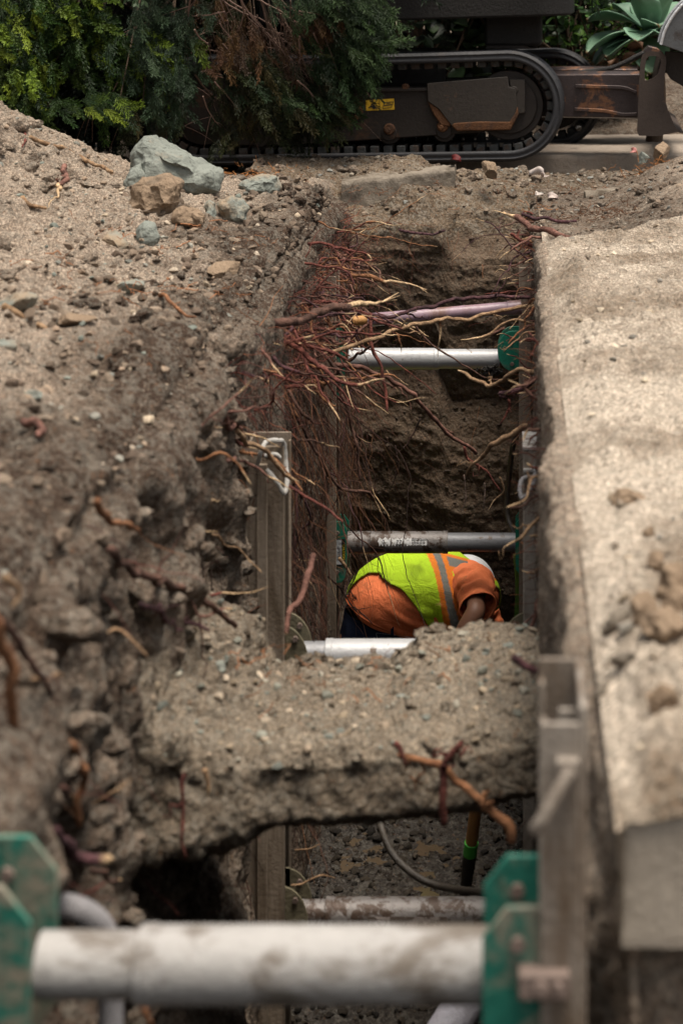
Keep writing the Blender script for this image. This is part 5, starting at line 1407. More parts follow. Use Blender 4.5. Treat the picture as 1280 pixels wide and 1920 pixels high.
# stones sitting on the heap: individuals
for k, (px, py, r, lab) in enumerate(((1180, 935, .021, 'brown clod sitting on the dusty middle of the slab'), (1250, 1215, .024, 'pale brown clod among the lumps on the near slab'), (1172, 1248, .013, 'small grey stone left of the pale brown clod on the near slab'), (1162, 1165, .020, 'dark crumbled clod at the slab edge above the small grey stone'), (1205, 1190, .020, 'tan clod wedged between two others on the near slab'), (1240, 1345, .018, 'low dark clod nearest the front of the slab'), (1232, 1090, .014, 'little clod in the middle of the near slab'), (1215, 1005, .009, 'tiny clod below the brown clod on the slab'), (1275, 1150, .034, 'largest clod at the right edge of the picture on the slab'), (1130, 1262, .010, 'little stone on the very edge of the slab'))):
    Yc = (H - .02) * F / (py + 10.); Xc = (px - 960) * Yc / F; _q = VS.reshape(-1, 3); zc_ = _q[np.argmin((_q[:, 0] - Xc) ** 2 + (_q[:, 1] - Yc) ** 2), 2]; rock((Xc, Yc, zc_ + r * .35), (r * 1.5, r * 1.2, r * .95), (.3 * k, .2 * k, k * 1.3), M['kerb'] if 'grey' in lab or 'stone' in lab else M['tanrock'], lab, 450 + k, cat='clod' if 'clod' in lab else 'stone', name='clod' if 'clod' in lab else 'stone', sub=4, nz=.22)
rgp = np.random.default_rng(77); grades = [rock_verts(500 + k, 2, 9, .08) for k in range(8)]
PC = [(.19, .19, .165), (.27, .26, .22), (.36, .29, .21), (.26, .19, .135), (.30, .22, .155), (.42, .35, .27), (.20, .22, .19), (.33, .25, .18)]
def scatter(name, label, pts, sizes, seed, cols=PC, kind='stuff', cat='gravel', lift=.25):
    rg = np.random.default_rng(seed); Vs, Fs, Cs = [], [], []; off = 0
    for p_, s_ in zip(pts, sizes):
        V, Fc = grades[rg.integers(8)]
        R = np.array(Matrix.Rotation(rg.random() * 6.3, 3, 'Z') @ Matrix.Rotation(rg.normal() * .5, 3, 'X'))
        sc = s_ * np.array([1, rg.uniform(.6, 1), rg.uniform(.4, .8)])
        Vs.append((V * sc) @ R.T + p_ + np.array([0, 0, s_ * lift])); Fs.append(Fc + off); off += len(V)
        Cs.append(np.tile(np.array(cols[rg.integers(len(cols))]) * rg.uniform(.7, 1.25), (len(V), 1)))
    o = link_mesh(name, np_mesh(name, np.vstack(Vs), np.vstack(Fs), np.vstack(Cs)), M['pebble'], sharp=35)
    return tag(o, label, cat, kind=kind)
# loose gravel : pick grid points of the sheets
nt_ = _ntop
top = VB[:nt_].reshape(-1, 3)
def pick(P_, n, wfn, seed):
    rg = np.random.default_rng(seed); w_ = wfn(P_); w_ = w_ / w_.sum(); return P_[rg.choice(len(P_), n, p=w_, replace=False)]
dens_w = lambda p: np.where((p[:, 0] > -2.9) & (p[:, 1] > 2.3) & (p[:, 1] < 8.3), 1.0, 0) * (.15 + sstep(-.1, .5, fbm(p, 1.7, 2, seed=9)))
scatter('gravel', 'loose gravel and crumbs on the spoil heap', pick(top, 4200, dens_w, 1), .003 + .012 * rgp.random(4200) ** 4, 2)
clc = top[(top[:, 0] > -2.4) & (top[:, 1] > 2.3) & (top[:, 1] < 7.6)]
crumb = [(.10, .075, .055), (.16, .12, .088), (.22, .17, .125), (.13, .095, .07)]
scatter('soil_crumbs', 'brown soil crumbs along the left edge of the trench', pick(top, 1800, lambda p: np.where((p[:, 0] > -1.35) & (p[:, 1] > 2.3) & (p[:, 1] < 8.3), 1.0, 0), 3), .005 + .017 * rgp.random(1800) ** 3, 4, crumb)
def clods(pts, sizes, seed, drys, label, mat):
    rg = np.random.default_rng(seed); Vs, Fs = [], []; off = 0; D_ = []
    tp_ = [rock_verts(800 + k, 3, 10, .30) for k in range(8)]
    for p_, s_, dv in zip(pts, sizes, drys):
        V, Fc = tp_[rg.integers(8)]
        R = np.array(Matrix.Rotation(rg.random() * 6.3, 3, 'Z') @ Matrix.Rotation(rg.normal() * .5, 3, 'X'))
        Vs.append((V * s_ * np.array([1, rg.uniform(.7, 1), rg.uniform(.45, .8)])) @ R.T + p_); Fs.append(Fc + off); off += len(V); D_.append(np.full(len(V), dv))
    V = np.vstack(Vs); V = V + .006 * np.stack([fbm(V + 7 * q_, 22, 3, seed=q_) for q_ in range(3)], 1)
    o = link_mesh('soil_clods', np_mesh('soil_clods', V, np.vstack(Fs), attrs={'dry': np.concatenate(D_)}), mat)
    return tag(o, label, 'soil', kind='stuff')
q1 = pick(clc, 420, lambda p: .15 + sstep(-.05, .35, fbm(p, 1.6, 2, seed=19)), 31)
clods(q1, .010 + .030 * rgp.random(420) ** 3, 32, np.clip(.85 - 1.3 * sstep(-1.4, -.85, q1[:, 0]) + .2 * rgp.normal(size=420), .0, 1), 'crumbling soil clods lying all over the spoil heap', M['soil'])
lw = VB[_ntop:].reshape(-1, 3); q1 = pick(lw, 300, lambda p: np.where((p[:, 1] > 2.2) & (p[:, 1] < 5.0) & (p[:, 2] > -1.0), 1., .0005), 33)
clods(q1, .010 + .035 * rgp.random(300) ** 2.5, 34, .25 + .3 * rgp.random(300), 'lumps of soil bulging from the near left trench wall', M['soil'])
qb = VBr.reshape(-1, 3); qb = qb[Nb.reshape(-1, 3)[:, 2] > .35]; qb = qb[qb[:, 2] > -.70]; q1 = pick(qb, 230, lambda p: .2 + sstep(-.1, .4, fbm(p, 4, 2, seed=41)), 39)
clods(q1, .006 + .022 * rgp.random(230) ** 3, 40, .2 + .6 * rgp.random(230), 'crumbled lumps on the soil ledge', M['bridge'])
q1 = pick(VS.reshape(-1, 3), 110, lambda p: (p[:, 2] > .004) * (.2 + 1.5 * (p[:, 1] < 3.2)), 35)
clods(q1, .006 + .016 * rgp.random(110) ** 3, 36, .1 + .6 * rgp.random(110), 'small clods in the sand on the right slab', M['sand'])
fl = VFl.reshape(-1, 3)
scatter('gravel', 'wet black gravel on the trench floor', pick(fl, 1700, lambda p: np.where((p[:, 0] > -.8) & (p[:, 0] < .12) & (p[:, 1] > 4.9) & (p[:, 1] < 7.2), 1., .0001) * (1 - .9 * np.exp(-(((p[:, 0] + .28) / .2) ** 2 + ((p[:, 1] - 6.05) / .6) ** 2))), 5), .006 + .013 * rgp.random(1700) ** 2, 6, [(.020, .016, .012), (.032, .025, .018), (.012, .010, .008), (.05, .04, .03)])
bt = VBr.reshape(-1, 3); bt = bt[(bt[:, 2] > -.66) & (Nb.reshape(-1, 3)[:, 2] > .5)]
scatter('gravel', 'greenish gravel crusting the top of the soil ledge', pick(bt, 1300, lambda p: np.ones(len(p)), 7), .0025 + .011 * rgp.random(1300) ** 5, 8, [(.20, .20, .165), (.28, .26, .21), (.34, .28, .21), (.28, .22, .16), (.18, .19, .165), (.30, .24, .17)])
ft = VF.reshape(-1, 3); ft = ft[(ft[:, 2] > -.12) & (ft[:, 1] < 9.5)]
scatter('soil_crumbs', 'crumbs and pebbles on the bank between trench and excavator', pick(ft, 2300, lambda p: np.where(p[:, 0] > -1, 1., .2), 9), .004 + .013 * rgp.random(2300) ** 3, 10, crumb + [(.28, .24, .19), (.2, .2, .18)])
br_ = VR.reshape(-1, 3); br_ = br_[(br_[:, 1] > 6.62) & (br_[:, 1] < 8.4) & (br_[:, 2] > -.2) & (br_[:, 0] < 1.7)]
scatter('soil_crumbs', 'dark crumbs and pebbles on the bank behind the slab end', pick(br_, 1500, lambda p: np.ones(len(p)), 43), .003 + .012 * rgp.random(1500) ** 3, 44, crumb + [(.05, .038, .03), (.28, .24, .19), (.2, .2, .18)])
q1 = pick(br_, 150, lambda p: np.ones(len(p)), 45); clods(q1, .008 + .026 * rgp.random(150) ** 3, 46, .1 + .4 * rgp.random(150), 'dark clods on the bank behind the slab end', M['soil'])
st_ = VS.reshape(-1, 3); st_ = st_[(st_[:, 2] > .006)]
scatter('gravel', 'scattered pebbles on the sand of the right slab', pick(st_, 420, lambda p: np.ones(len(p)), 11), .003 + .010 * rgp.random(420) ** 3, 12, [(.42, .34, .25), (.30, .24, .17), (.22, .20, .17), (.5, .42, .32)])
q1 = pick(ft[ft[:, 1] < 9.3], 260, lambda p: np.where(p[:, 0] < 1.6, 1., .1), 37)
clods(q1, .008 + .030 * rgp.random(260) ** 3, 38, .2 + .5 * rgp.random(260), 'broken clods on the bank under the excavator', M['soil'])
ew = VF.reshape(-1, 3); ew = ew[(ew[:, 2] < -.2)]
scatter('soil_crumbs', 'clods stuck to the end wall of the trench', pick(ew, 700, lambda p: np.where((p[:, 0] > -.8) & (p[:, 0] < .1), 1., .001), 13), .003 + .011 * rgp.random(700) ** 3, 14, [(.05, .037, .027), (.075, .056, .04)], lift=0)
# orange bark litter
def litter(name, label, centers, n, colour, seed):
    rg = np.random.default_rng(seed); Vs, Fs, Cs = [], [], []; off = 0
    for c, r in centers:
        for k in range(n):
            p0 = np.array(c) + rg.normal(size=3) * np.array([r, r, r * .25]); d_ = rg.normal(size=3); d_[2] *= .3; d_ /= np.linalg.norm(d_)
            pts = p0 + d_ * np.linspace(0, rg.uniform(.02, .07), 5)[:, None] + rg.normal(size=(5, 3)) * .004
            V, Fc = tube_np(pts, rg.uniform(.0006, .0018), 3); Vs.append(V); Fs.append(Fc + off); off += len(V)
            Cs.append(np.tile(np.array(colour) * rg.uniform(.5, 1.3), (len(V), 1)))
    return tag(link_mesh(name, np_mesh(name, np.vstack(Vs), np.vstack(Fs), np.clip(np.vstack(Cs), 0, 1)), M['hair']), label, 'litter', kind='stuff')
litter('root_litter', 'orange shredded root fibre around the rocks and along the banks', [(P(480, 375, 7.75), .07), (P(500, 385, 7.7), .05), (P(430, 335, 8.2), .09), (P(500, 325, 8.5), .10), (P(1030, 400, 7.9), .05), (P(1045, 415, 7.8), .04), (P(1250, 320, 8.7), .08), (P(1230, 315, 8.6), .08), (P(350, 345, 7.6), .06)], 55, (.36, .15, .05), 21)
litter('root_litter', 'dark and orange fibre on the bank behind the slab end', [(P(x, y, 7.5), .09) for x, y in ((1050, 415), (1090, 405), (1130, 400), (1170, 405), (1110, 420), (1060, 430))], 40, (.13, .06, .03), 25)
litter('root_litter', 'brown fibre strewn over the far bank', [(P(x, 345 + 8 * (x % 3), 8.4), .12) for x in range(560, 1200, 60)], 14, (.20, .09, .045), 22)
litter('root_litter', 'orange and brown fibre strewn over the heap edge and soil ledge', [(on_heap(x, y), .07) for x, y in ((200, 430), (330, 480), (300, 540), (120, 560), (380, 560), (200, 660), (420, 450), (360, 430), (60, 500))] + [(Vector((x, 3.8, -.52)), .09) for x in (-.55, -.4, -.2, 0)], 14, (.30, .13, .06), 23)
# scraps: pale dry leaves, a petal, a blue scrap
def leaf_scrap(c, size, colour, label, name='dry_leaf', cat='leaf', seed=0):
    rg = np.random.default_rng(seed); V = []; nu, nv = 9, 5
    th_ = rg.random() * 6.28; R = np.array(Matrix.Rotation(th_, 3, 'Z') @ Matrix.Rotation(rg.uniform(.3, 1.0), 3, 'X'))
    for i in range(nu):
        u_ = i / (nu - 1)
        for j in range(nv):
            v_ = (j / (nv - 1) - .5) * 2; wd = math.sin(PI * min(max(u_, .03), .97)) ** .7 * .42
            V.append((u_ - .5, v_ * wd, .22 * v_ * v_ + .15 * math.sin(u_ * 5 + v_)))
    V = (np.array(V) * size) @ R.T + np.array(c)
    o = link_mesh(name, np_mesh(name, V, grid_faces(nu, nv), np.tile(np.array(colour), (len(V), 1))), M['leaf']); so_ = o.modifiers.new('solid', 'SOLIDIFY'); so_.thickness = .0006
    return tag(o, label, cat)
leaf_scrap(P(1005, 325, 8.45), .07, (.55, .48, .44), 'curled whitish leaf on the far bank under the track', seed=1)
leaf_scrap(P(1018, 331, 8.4), .05, (.50, .42, .38), 'second whitish leaf tip beside the curled one', seed=2)
leaf_scrap(P(1010, 366, 8.2), .045, (.52, .46, .42), 'narrow pale leaf on the lip of the far wall', seed=3)
leaf_scrap(P(1036, 370, 8.2), .05, (.48, .40, .36), 'broad pale leaf on the lip of the far wall', seed=4)
leaf_scrap(P(1188, 284, 9.2), .045, (.50, .22, .20), 'pink petal on the bank below the blade', 'petal', 'petal', 5)
leaf_scrap(P(530, 375, 7.5), .045, (.25, .42, .60), 'small blue plastic scrap at the top of the left wall', 'plastic_scrap', 'litter', 6)
leaf_scrap(P(545, 382, 7.5), .06, (.60, .54, .52), 'pale torn scrap beside the blue plastic', 'plastic_scrap', 'litter', 7)
leaf_scrap(P(385, 377, 7.35), .035, (.65, .17, .07), 'orange red chip among the rocks', 'plastic_scrap', 'litter', 8)
leaf_scrap(P(855, 300, 8.6), .06, (.10, .012, .012), 'dark red sliver on the buried kerb', 'bark_sliver', 'litter', 9)

# ------------------------------------------------------------------ vegetation
def spray_template(seed, kind):
    """a feathery conifer spray in the local x (along), y (side), z (up) frame, unit length"""
    rg = np.random.default_rng(seed); V = []; Fq = []
    def blade(p, d_, l_, w_):
        d_ = d_ / np.linalg.norm(d_); s_ = np.cross(d_, rg.normal(size=3)); s_ /= np.linalg.norm(s_)
        b = len(V)
        V.extend([p, p + d_ * l_ * .5 + s_ * w_, p + d_ * l_, p + d_ * l_ * .5 - s_ * w_]); Fq.append((b, b + 1, b + 2, b + 3))
    if kind == 'fine':
        nb, l1, l2, wd = 11, .34, .16, .011
    else:
        nb, l1, l2, wd = 8, .30, .15, .026
    for k in range(nb):
        t_ = (k + .6) / nb; p = np.array([t_, 0, -.12 * t_ * t_])
        for sd in (-1, 1):
            a = rg.uniform(.45, .85); d1 = np.array([math.cos(a), sd * math.sin(a), rg.normal(0, .18) - .1])
            L1 = l1 * (1 - .55 * t_) * rg.uniform(.7, 1.15)
            blade(p, d1, L1, wd * .8)
            ns = 5
            for q in range(ns):
                pp = p + d1 * L1 * (q + .8) / ns
                for s2 in (-1, 1):
                    d2 = d1 + np.array([.25, s2 * .6 * (1 if sd > 0 else 1), rg.normal(0, .3)]) 
                    blade(pp, d2, l2 * rg.uniform(.6, 1.2) * (1 - .3 * t_), wd)
    blade(np.array([0, 0, 0.]), np.array([1, 0, -.1]), 1.05, wd * .7)
    return np.array(V), np.array(Fq)
TPL = {'fine': [spray_template(600 + k, 'fine') for k in range(5)], 'leafy': [spray_template(620 + k, 'leafy') for k in range(5)]}
def sprays(plist, seed, name, parent, mat=M['leaf']):
    """plist: (pos, dir, size, colour, kind)"""
    rg = np.random.default_rng(seed); Vs, Fs, Cs = [], [], []; off = 0
    for p_, d_, s_, c_, kd in plist:
        V, Fc = TPL[kd][rg.integers(5)]
        x = np.array(d_, float); x /= np.linalg.norm(x); up = rg.normal(size=3) * .5 + np.array([0, -.4, .8]); z = up - x * np.dot(up, x); z /= np.linalg.norm(z); y_ = np.cross(z, x)
        R = np.stack([x, y_, z], 0)
        Vs.append((V * s_) @ R + np.array(p_)); Fs.append(Fc + off); off += len(V)
        tipm = np.clip(V[:, :1], 0, 1)
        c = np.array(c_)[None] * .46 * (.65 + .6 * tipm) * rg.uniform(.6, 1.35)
        Cs.append(c)
    return link_mesh(name, np_mesh(name, np.vstack(Vs), np.vstack(Fs), np.clip(np.vstack(Cs), 0, 1)), mat, parent)
rgv = np.random.default_rng(5)
tree = thing('conifer_tree', 'big drooping conifer with green and dead brown sprays behind the heap', 'tree', (-1.75, 10.4, 0))
tb = Vector((-1.75, 10.4, 0))
m = MB(); tp = curve_pts([(-1.75, 10.4, -.1), (-1.72, 10.42, .8), (-1.8, 10.4, 2.0), (-1.78, 10.45, 3.4), (-1.8, 10.4, 4.6)], 40)
V, Fc = tube_np(tp, np.linspace(.17, .04, 40) * (1 + .08 * np.sin(np.arange(40))), 24); V = V + (fbm(V * np.array([1, 1, .3]), 14, 3, seed=7)[:, None]) * .02
m.add(V, Fc); m.build('trunk', M['bark'], tree)
limbs = []; m = MB()
def limb(a, b, r, sag=.1, n=14):
    a = np.array(a, float); b = np.array(b, float); mid = (a + b) / 2 + np.array([0, 0, sag]) + rgv.normal(size=3) * .05
    pp = curve_pts([a, mid, b], n); m.tube(pp, r * (1 - .75 * np.linspace(0, 1, n)), 7); return pp
# hanging limbs aimed at the clumps of foliage (clump centre pixel, depth, radius px, kind, colours, count, hang direction)
G1 = [(.030, .075, .012), (.055, .12, .018), (.10, .17, .022), (.022, .055, .012), (.042, .095, .016)]
G1b = [(.24, .36, .03), (.30, .40, .035), (.16, .26, .03)]
G2 = [(.045, .085, .042), (.065, .115, .055), (.035, .065, .032), (.085, .14, .065)]
G3 = [(.050, .065, .022), (.075, .085, .028), (.035, .045, .018), (.10, .085, .03)]
G4 = [(.040, .085, .026), (.060, .115, .032), (.075, .13, .045), (.03, .06, .022)]
DB = [(.20, .10, .042), (.14, .065, .032), (.27, .15, .06), (.10, .055, .03)]
DK = [(.010, .020, .007), (.007, .014, .006), (.014, .016, .009)]  # near-black greens: crown interior shade painted as leaf colour
clumps = [ # px, py, Y, rx, ry, n, size, kind, cols, dir
 (60, 30, 8.9, 90, 60, 95, .13, 'leafy', G1 + G1b, (.25, -.5, -.45)), (30, 130, 8.7, 60, 60, 60, .12, 'leafy', G1 + G1b, (.2, -.5, -.55)), (70, 160, 8.75, 30, 30, 26, .11, 'leafy', G1b, (.1, -.4, -.6)),
 (150, 40, 9.0, 70, 50, 70, .13, 'leafy', G1 + G1b, (.3, -.5, -.4)), (140, 100, 9.0, 60, 40, 50, .12, 'leafy', G1, (.3, -.5, -.5)), (200, 110, 9.0, 50, 40, 60, .12, 'leafy', G1 + G1b, (.4, -.4, -.6)), (230, 130, 9.0, 30, 45, 30, .12, 'leafy', G1, (.3, -.4, -.7)),
 (60, 210, 8.7, 50, 40, 45, .12, 'leafy', G1, (.3, -.3, -.7)),
 (170, 205, 8.6, 50, 24, 34, .12, 'fine', G1, (.5, -.4, -.4)), (205, 200, 8.6, 30, 22, 22, .11, 'fine', G1 + G1b, (.5, -.4, -.4)),
 (300, 50, 8.9, 60, 45, 80, .14, 'fine', G2, (.2, -.5, -.55)), (290, 110, 8.8, 45, 40, 60, .13, 'fine', G2 + G1b[:1], (.2, -.4, -.6)), (330, 145, 8.8, 30, 50, 55, .14, 'fine', G2, (.05, -.4, -.8)), (310, 205, 8.8, 35, 40, 40, .13, 'fine', G3 + G2, (.05, -.3, -1)), (250, 225, 8.8, 25, 30, 20, .12, 'fine', G3, (0, -.3, -1)),
 (470, 160, 9.0, 45, 45, 60, .15, 'fine', G3, (.3, -.4, -.9)), (520, 190, 9.0, 55, 35, 60, .15, 'fine', G3 + G4, (.5, -.4, -.7)), (590, 205, 8.9, 45, 30, 50, .14, 'fine', G3 + G4, (.8, -.3, -.5)), (440, 230, 9.0, 25, 40, 26, .13, 'fine', G3, (.1, -.3, -1)), (545, 235, 9.0, 50, 22, 34, .13, 'fine', G3, (.4, -.4, -.7)),
 (450, 110, 9.0, 40, 35, 40, .12, 'fine', DB, (.1, -.4, -.9)), (470, 90, 9.0, 30, 40, 28, .11, 'fine', DB, (.1, -.4, -1)), (520, 120, 9.0, 30, 25, 22, .11, 'fine', DB + G3, (.3, -.4, -.9)), (590, 60, 9.0, 40, 30, 34, .11, 'fine', DB + G4, (.3, -.4, -.8)), (610, 40, 9.0, 40, 30, 30, .12, 'fine', DB, (.5, -.4, -.6)),
 (680, 30, 8.9, 45, 35, 80, .13, 'fine', G4, (.5, -.5, -.5)), (690, 75, 8.9, 35, 30, 60, .12, 'fine', G4, (.5, -.4, -.6)), (660, 115, 8.9, 40, 30, 55, .13, 'fine', G4, (.3, -.4, -.8)), (630, 170, 8.9, 45, 35, 60, .13, 'fine', G4 + G3, (.7, -.4, -.6)), (625, 130, 9.0, 35, 40, 40, .13, 'fine', G4 + G3, (.3, -.3, -.9)), (640, 205, 8.9, 26, 14, 16, .11, 'fine', G4, (1, -.4, -.3)), (600, 10, 8.9, 70, 20, 60, .12, 'fine', G4, (.4, -.5, -.6)),
 (420, 20, 9.2, 60, 40, 26, .13, 'fine', G3 + DB, (.1, -.4, -.9)),
 # interior sprays, shade put into their near-black leaf colour
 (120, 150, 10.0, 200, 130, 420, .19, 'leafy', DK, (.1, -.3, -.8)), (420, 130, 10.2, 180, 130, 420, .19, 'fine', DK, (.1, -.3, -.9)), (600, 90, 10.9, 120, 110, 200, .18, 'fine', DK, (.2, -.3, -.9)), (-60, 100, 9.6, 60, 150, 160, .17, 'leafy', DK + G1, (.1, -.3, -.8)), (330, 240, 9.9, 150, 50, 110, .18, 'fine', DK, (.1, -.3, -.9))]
allp, dead = [], []
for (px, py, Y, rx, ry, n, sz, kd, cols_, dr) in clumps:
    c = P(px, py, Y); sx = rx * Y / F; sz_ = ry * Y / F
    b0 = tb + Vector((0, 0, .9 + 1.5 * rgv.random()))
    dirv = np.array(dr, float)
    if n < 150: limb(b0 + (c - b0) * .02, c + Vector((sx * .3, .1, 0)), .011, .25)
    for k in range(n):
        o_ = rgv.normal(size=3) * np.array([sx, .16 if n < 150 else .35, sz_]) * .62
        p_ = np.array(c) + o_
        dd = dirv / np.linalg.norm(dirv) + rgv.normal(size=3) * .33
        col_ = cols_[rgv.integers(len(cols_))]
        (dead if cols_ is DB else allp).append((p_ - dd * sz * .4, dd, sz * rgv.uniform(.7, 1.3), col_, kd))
# crown above the picture: shades everything below it
for k in range(1500):
    a = rgv.random() * 2 * PI; r = rgv.random() ** .5 * 1.75; z = 1.15 + rgv.random() ** 1.3 * 3.6; r *= (1 - .16 * (z - 1.1))
    p_ = np.array([-1.5 + r * math.cos(a) * 1.15, 10.35 + r * math.sin(a) * .9, z])
    dd = np.array([math.cos(a), math.sin(a) * .8, -.8]) + rgv.normal(size=3) * .3
    allp.append((p_, dd, rgv.uniform(.24, .40), (G1 + G2 + G3)[rgv.integers(13)], 'leafy' if rgv.random() < .5 else 'fine'))
for k in range(14):
    a = rgv.random() * 6.28; limb(tb + Vector((0, 0, 1.0 + k * .22)), tb + Vector((math.cos(a) * 1.3, math.sin(a) * 1.1, 1.0 + k * .22)), .04, .15)
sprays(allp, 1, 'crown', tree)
sprays(dead, 2, 'dead_foliage', tree)
m.build('limbs', M['bark'], tree)
# bare grey brown twigs fanning down from the top
tw = MB()
def twig(pix, Y, r, fork=3):
    pts = curve_pts([P(a, b, Y + .1 * i) for i, (a, b) in enumerate(pix)], 18)
    pts = pts + np.stack([fbm(pts + 3 * q, 7, 2, seed=q) for q in range(3)], 1) * .012
    tw.tube(pts, r * (1 - .7 * np.linspace(0, 1, 18)), 5)
    for f_ in range(fork):
        i = rgv.integers(5, 16); d_ = pts[i] - pts[i - 2]; d_ /= np.linalg.norm(d_); d_ = d_ + rgv.normal(size=3) * .45; l_ = rgv.uniform(.08, .25)
        ss = np.linspace(0, 1, 7)[:, None]; q_ = pts[i] + d_ * l_ * ss + np.array([0, 0, -.05]) * ss ** 2
        tw.tube(q_, r * .5 * (1 - .7 * ss[:, 0]), 4)
tws = [[(358, -10), (352, 40), (345, 70), (350, 110), (358, 160), (362, 195)], [(372, -8), (355, 20), (340, 60)], [(365, 55), (390, 85), (400, 110)], [(400, -10), (450, 20), (500, 45), (530, 75), (545, 120), (560, 160)], [(450, -10), (455, 30), (440, 70), (436, 110)], [(450, -10), (480, 40), (520, 90), (555, 145)], [(470, -10), (530, 25), (580, 60), (600, 100)], [(430, 0), (470, 30), (485, 80), (478, 120)],
       [(520, -10), (560, 30), (610, 60), (640, 90)], [(365, 140), (390, 170), (420, 195), (450, 202)], [(380, 180), (400, 220), (412, 240)], [(430, 100), (500, 130), (560, 160), (620, 205)], [(500, 60), (545, 110), (580, 150), (590, 190)], [(310, 240), (340, 236), (368, 226)], [(312, 225), (314, 262)], [(400, 150), (450, 210), (478, 262), (486, 290)], [(555, 150), (600, 190), (640, 218)], [(560, 20), (620, 30), (680, 60)], [(590, 60), (600, 100), (560, 125)],
       [(360, 100), (382, 92), (415, 95)], [(358, 70), (380, 62), (412, 40)], [(420, 20), (380, 30), (352, 28)], [(560, 0), (545, 40), (540, 80), (530, 110)], [(490, 0), (500, 50), (515, 90), (545, 130)], [(230, 180), (245, 215), (262, 232)], [(180, 178), (175, 205), (170, 222)]]
for k, w_ in enumerate(tws): twig(w_, 8.75 + .25 * rgv.random(), .0052 if k < 10 else .004, 3)
for k in range(46):
    x = rgv.uniform(400, 640); y0_ = rgv.uniform(-10, 90); twig([(x, y0_), (x + rgv.uniform(0, 30), y0_ + 45), (x + rgv.uniform(0, 70), y0_ + rgv.uniform(70, 120))], 8.8 + .3 * rgv.random(), .0028, 2)
tw.build('dead_twigs', speckle('grey brown twigs', (.14, .085, .065), (.24, .16, .13), 20, .85, 0, .2), tree)

# broadleaf shrubs behind the machine
def leaf_tpl(l_=1, w_=.42, n=6, cup=.15, fold=.1):
    V = []; nu = n + 1
    for i in range(nu):
        u_ = i / n
        wd = w_ * math.sin(PI * u_ ** .8) ** .8 if 0 < u_ < 1 else .0
        for j in (-1, 0, 1): V.append((u_ * l_, j * wd, -cup * u_ * u_ + fold * abs(j)))
    return np.array(V, float), grid_faces(nu, 3)
LT = leaf_tpl()
def leaves(lst, parent, name='foliage', mat=M['broadleaf']):
    V0, F0 = LT; Vs, Fs, Cs = [], [], []; off = 0
    for p_, d_, up, s_, c_ in lst:
        x = np.array(d_, float); x /= np.linalg.norm(x); z = np.array(up, float); z = z - x * np.dot(z, x); z /= np.linalg.norm(z); y_ = np.cross(z, x)
        Vs.append((V0 * s_) @ np.stack([x, y_, z], 0) + np.array(p_)); Fs.append(F0 + off); off += len(V0); Cs.append(np.tile(c_, (len(V0), 1)))
    return link_mesh(name, np_mesh(name, np.vstack(Vs), np.vstack(Fs), np.vstack(Cs)), mat, parent)
BL = [(.016, .040, .010), (.028, .068, .014), (.045, .105, .016), (.010, .024, .008), (.075, .15, .024)]
def shrub(base, rad, hgt, n, label, seed, size=(.035, .075), clus=None, name='shrub', cols_=BL, z0=.15):
    rg = np.random.default_rng(seed); t_ = thing(name, label, 'shrub', base); b_ = np.array(base, float)
    m = MB(); lst = []
    if clus:
        for (c, sp, k, cc) in clus:
            stem = curve_pts([b_ + rg.normal(size=3) * .02, (b_ + np.array(c)) / 2 + rg.normal(size=3) * .06, np.array(c)], 10); m.tube(stem, .006, 5)
            for q in range(k):
                d_ = rg.normal(size=3); d_[2] = abs(d_[2]) * .5 - .1; d_[1] -= .5; d_ /= np.linalg.norm(d_)
                p_ = np.array(c) + rg.normal(size=3) * sp
                lst.append((p_, d_, rg.normal(size=3) * .5 + np.array([0, -.5, .9]), rg.uniform(*size), np.array(cc[rg.integers(len(cc))]) * rg.uniform(.8, 1.2)))
    for k in range(n):
        a = rg.random() * 2 * PI; z = z0 + rg.random() * (hgt - z0); r = rad * rg.random() ** .4 * math.sqrt(max(.1, 1 - ((z - hgt * .5) / (hgt * .62)) ** 2))
        p_ = b_ + np.array([r * math.cos(a), r * math.sin(a) * .7, z]); d_ = np.array([math.cos(a), math.sin(a), rg.normal(0, .5)]) + rg.normal(size=3) * .4
        lst.append((p_, d_, rg.normal(size=3) * .5 + np.array([0, 0, 1]), rg.uniform(*size), np.array(cols_[rg.integers(len(cols_))]) * rg.uniform(.6, 1.2)))
        if k % 14 == 0: m.tube(curve_pts([b_ + rg.normal(size=3) * .03, (b_ + p_) / 2 + rg.normal(size=3) * .05, p_], 8), .006, 5)
    leaves(lst, t_); m.build('stems', M['bark'], t_); return t_
YB = 11.3
sh = [(P(x, y, YB - .1 * k % .3)[:], .035, n, c) for k, (x, y, n, c) in enumerate([(1110, 70, 16, BL[1:]), (1095, 75, 12, BL[2:]), (1130, 45, 12, BL[1:]), (1075, 85, 9, BL[:3]), (1150, 75, 9, BL[1:3]), (1120, 15, 14, BL[2:]), (1145, 20, 10, BL[1:]), (1060, 40, 10, BL[:2]), (1080, 10, 10, BL[:3]), (1160, 50, 8, BL[1:4]), (1075, 115, 8, BL[:2]), (1130, 110, 8, BL[:3]), (1125, 130, 10, BL[1:3]), (1040, 20, 8, BL[:2]), (1170, 100, 6, BL[:3]), (1015, 60, 8, BL[:1]), (980, 50, 8, BL[:1])])]
shrub((P(1105, 130, 11.4).x, 11.45, 0), .38, .95, 330, 'glossy green shrub between the excavator track and the agave', 31, (.045, .085), sh)
hedge_cols = [(.010, .020, .008), (.016, .030, .010), (.008, .014, .006)]
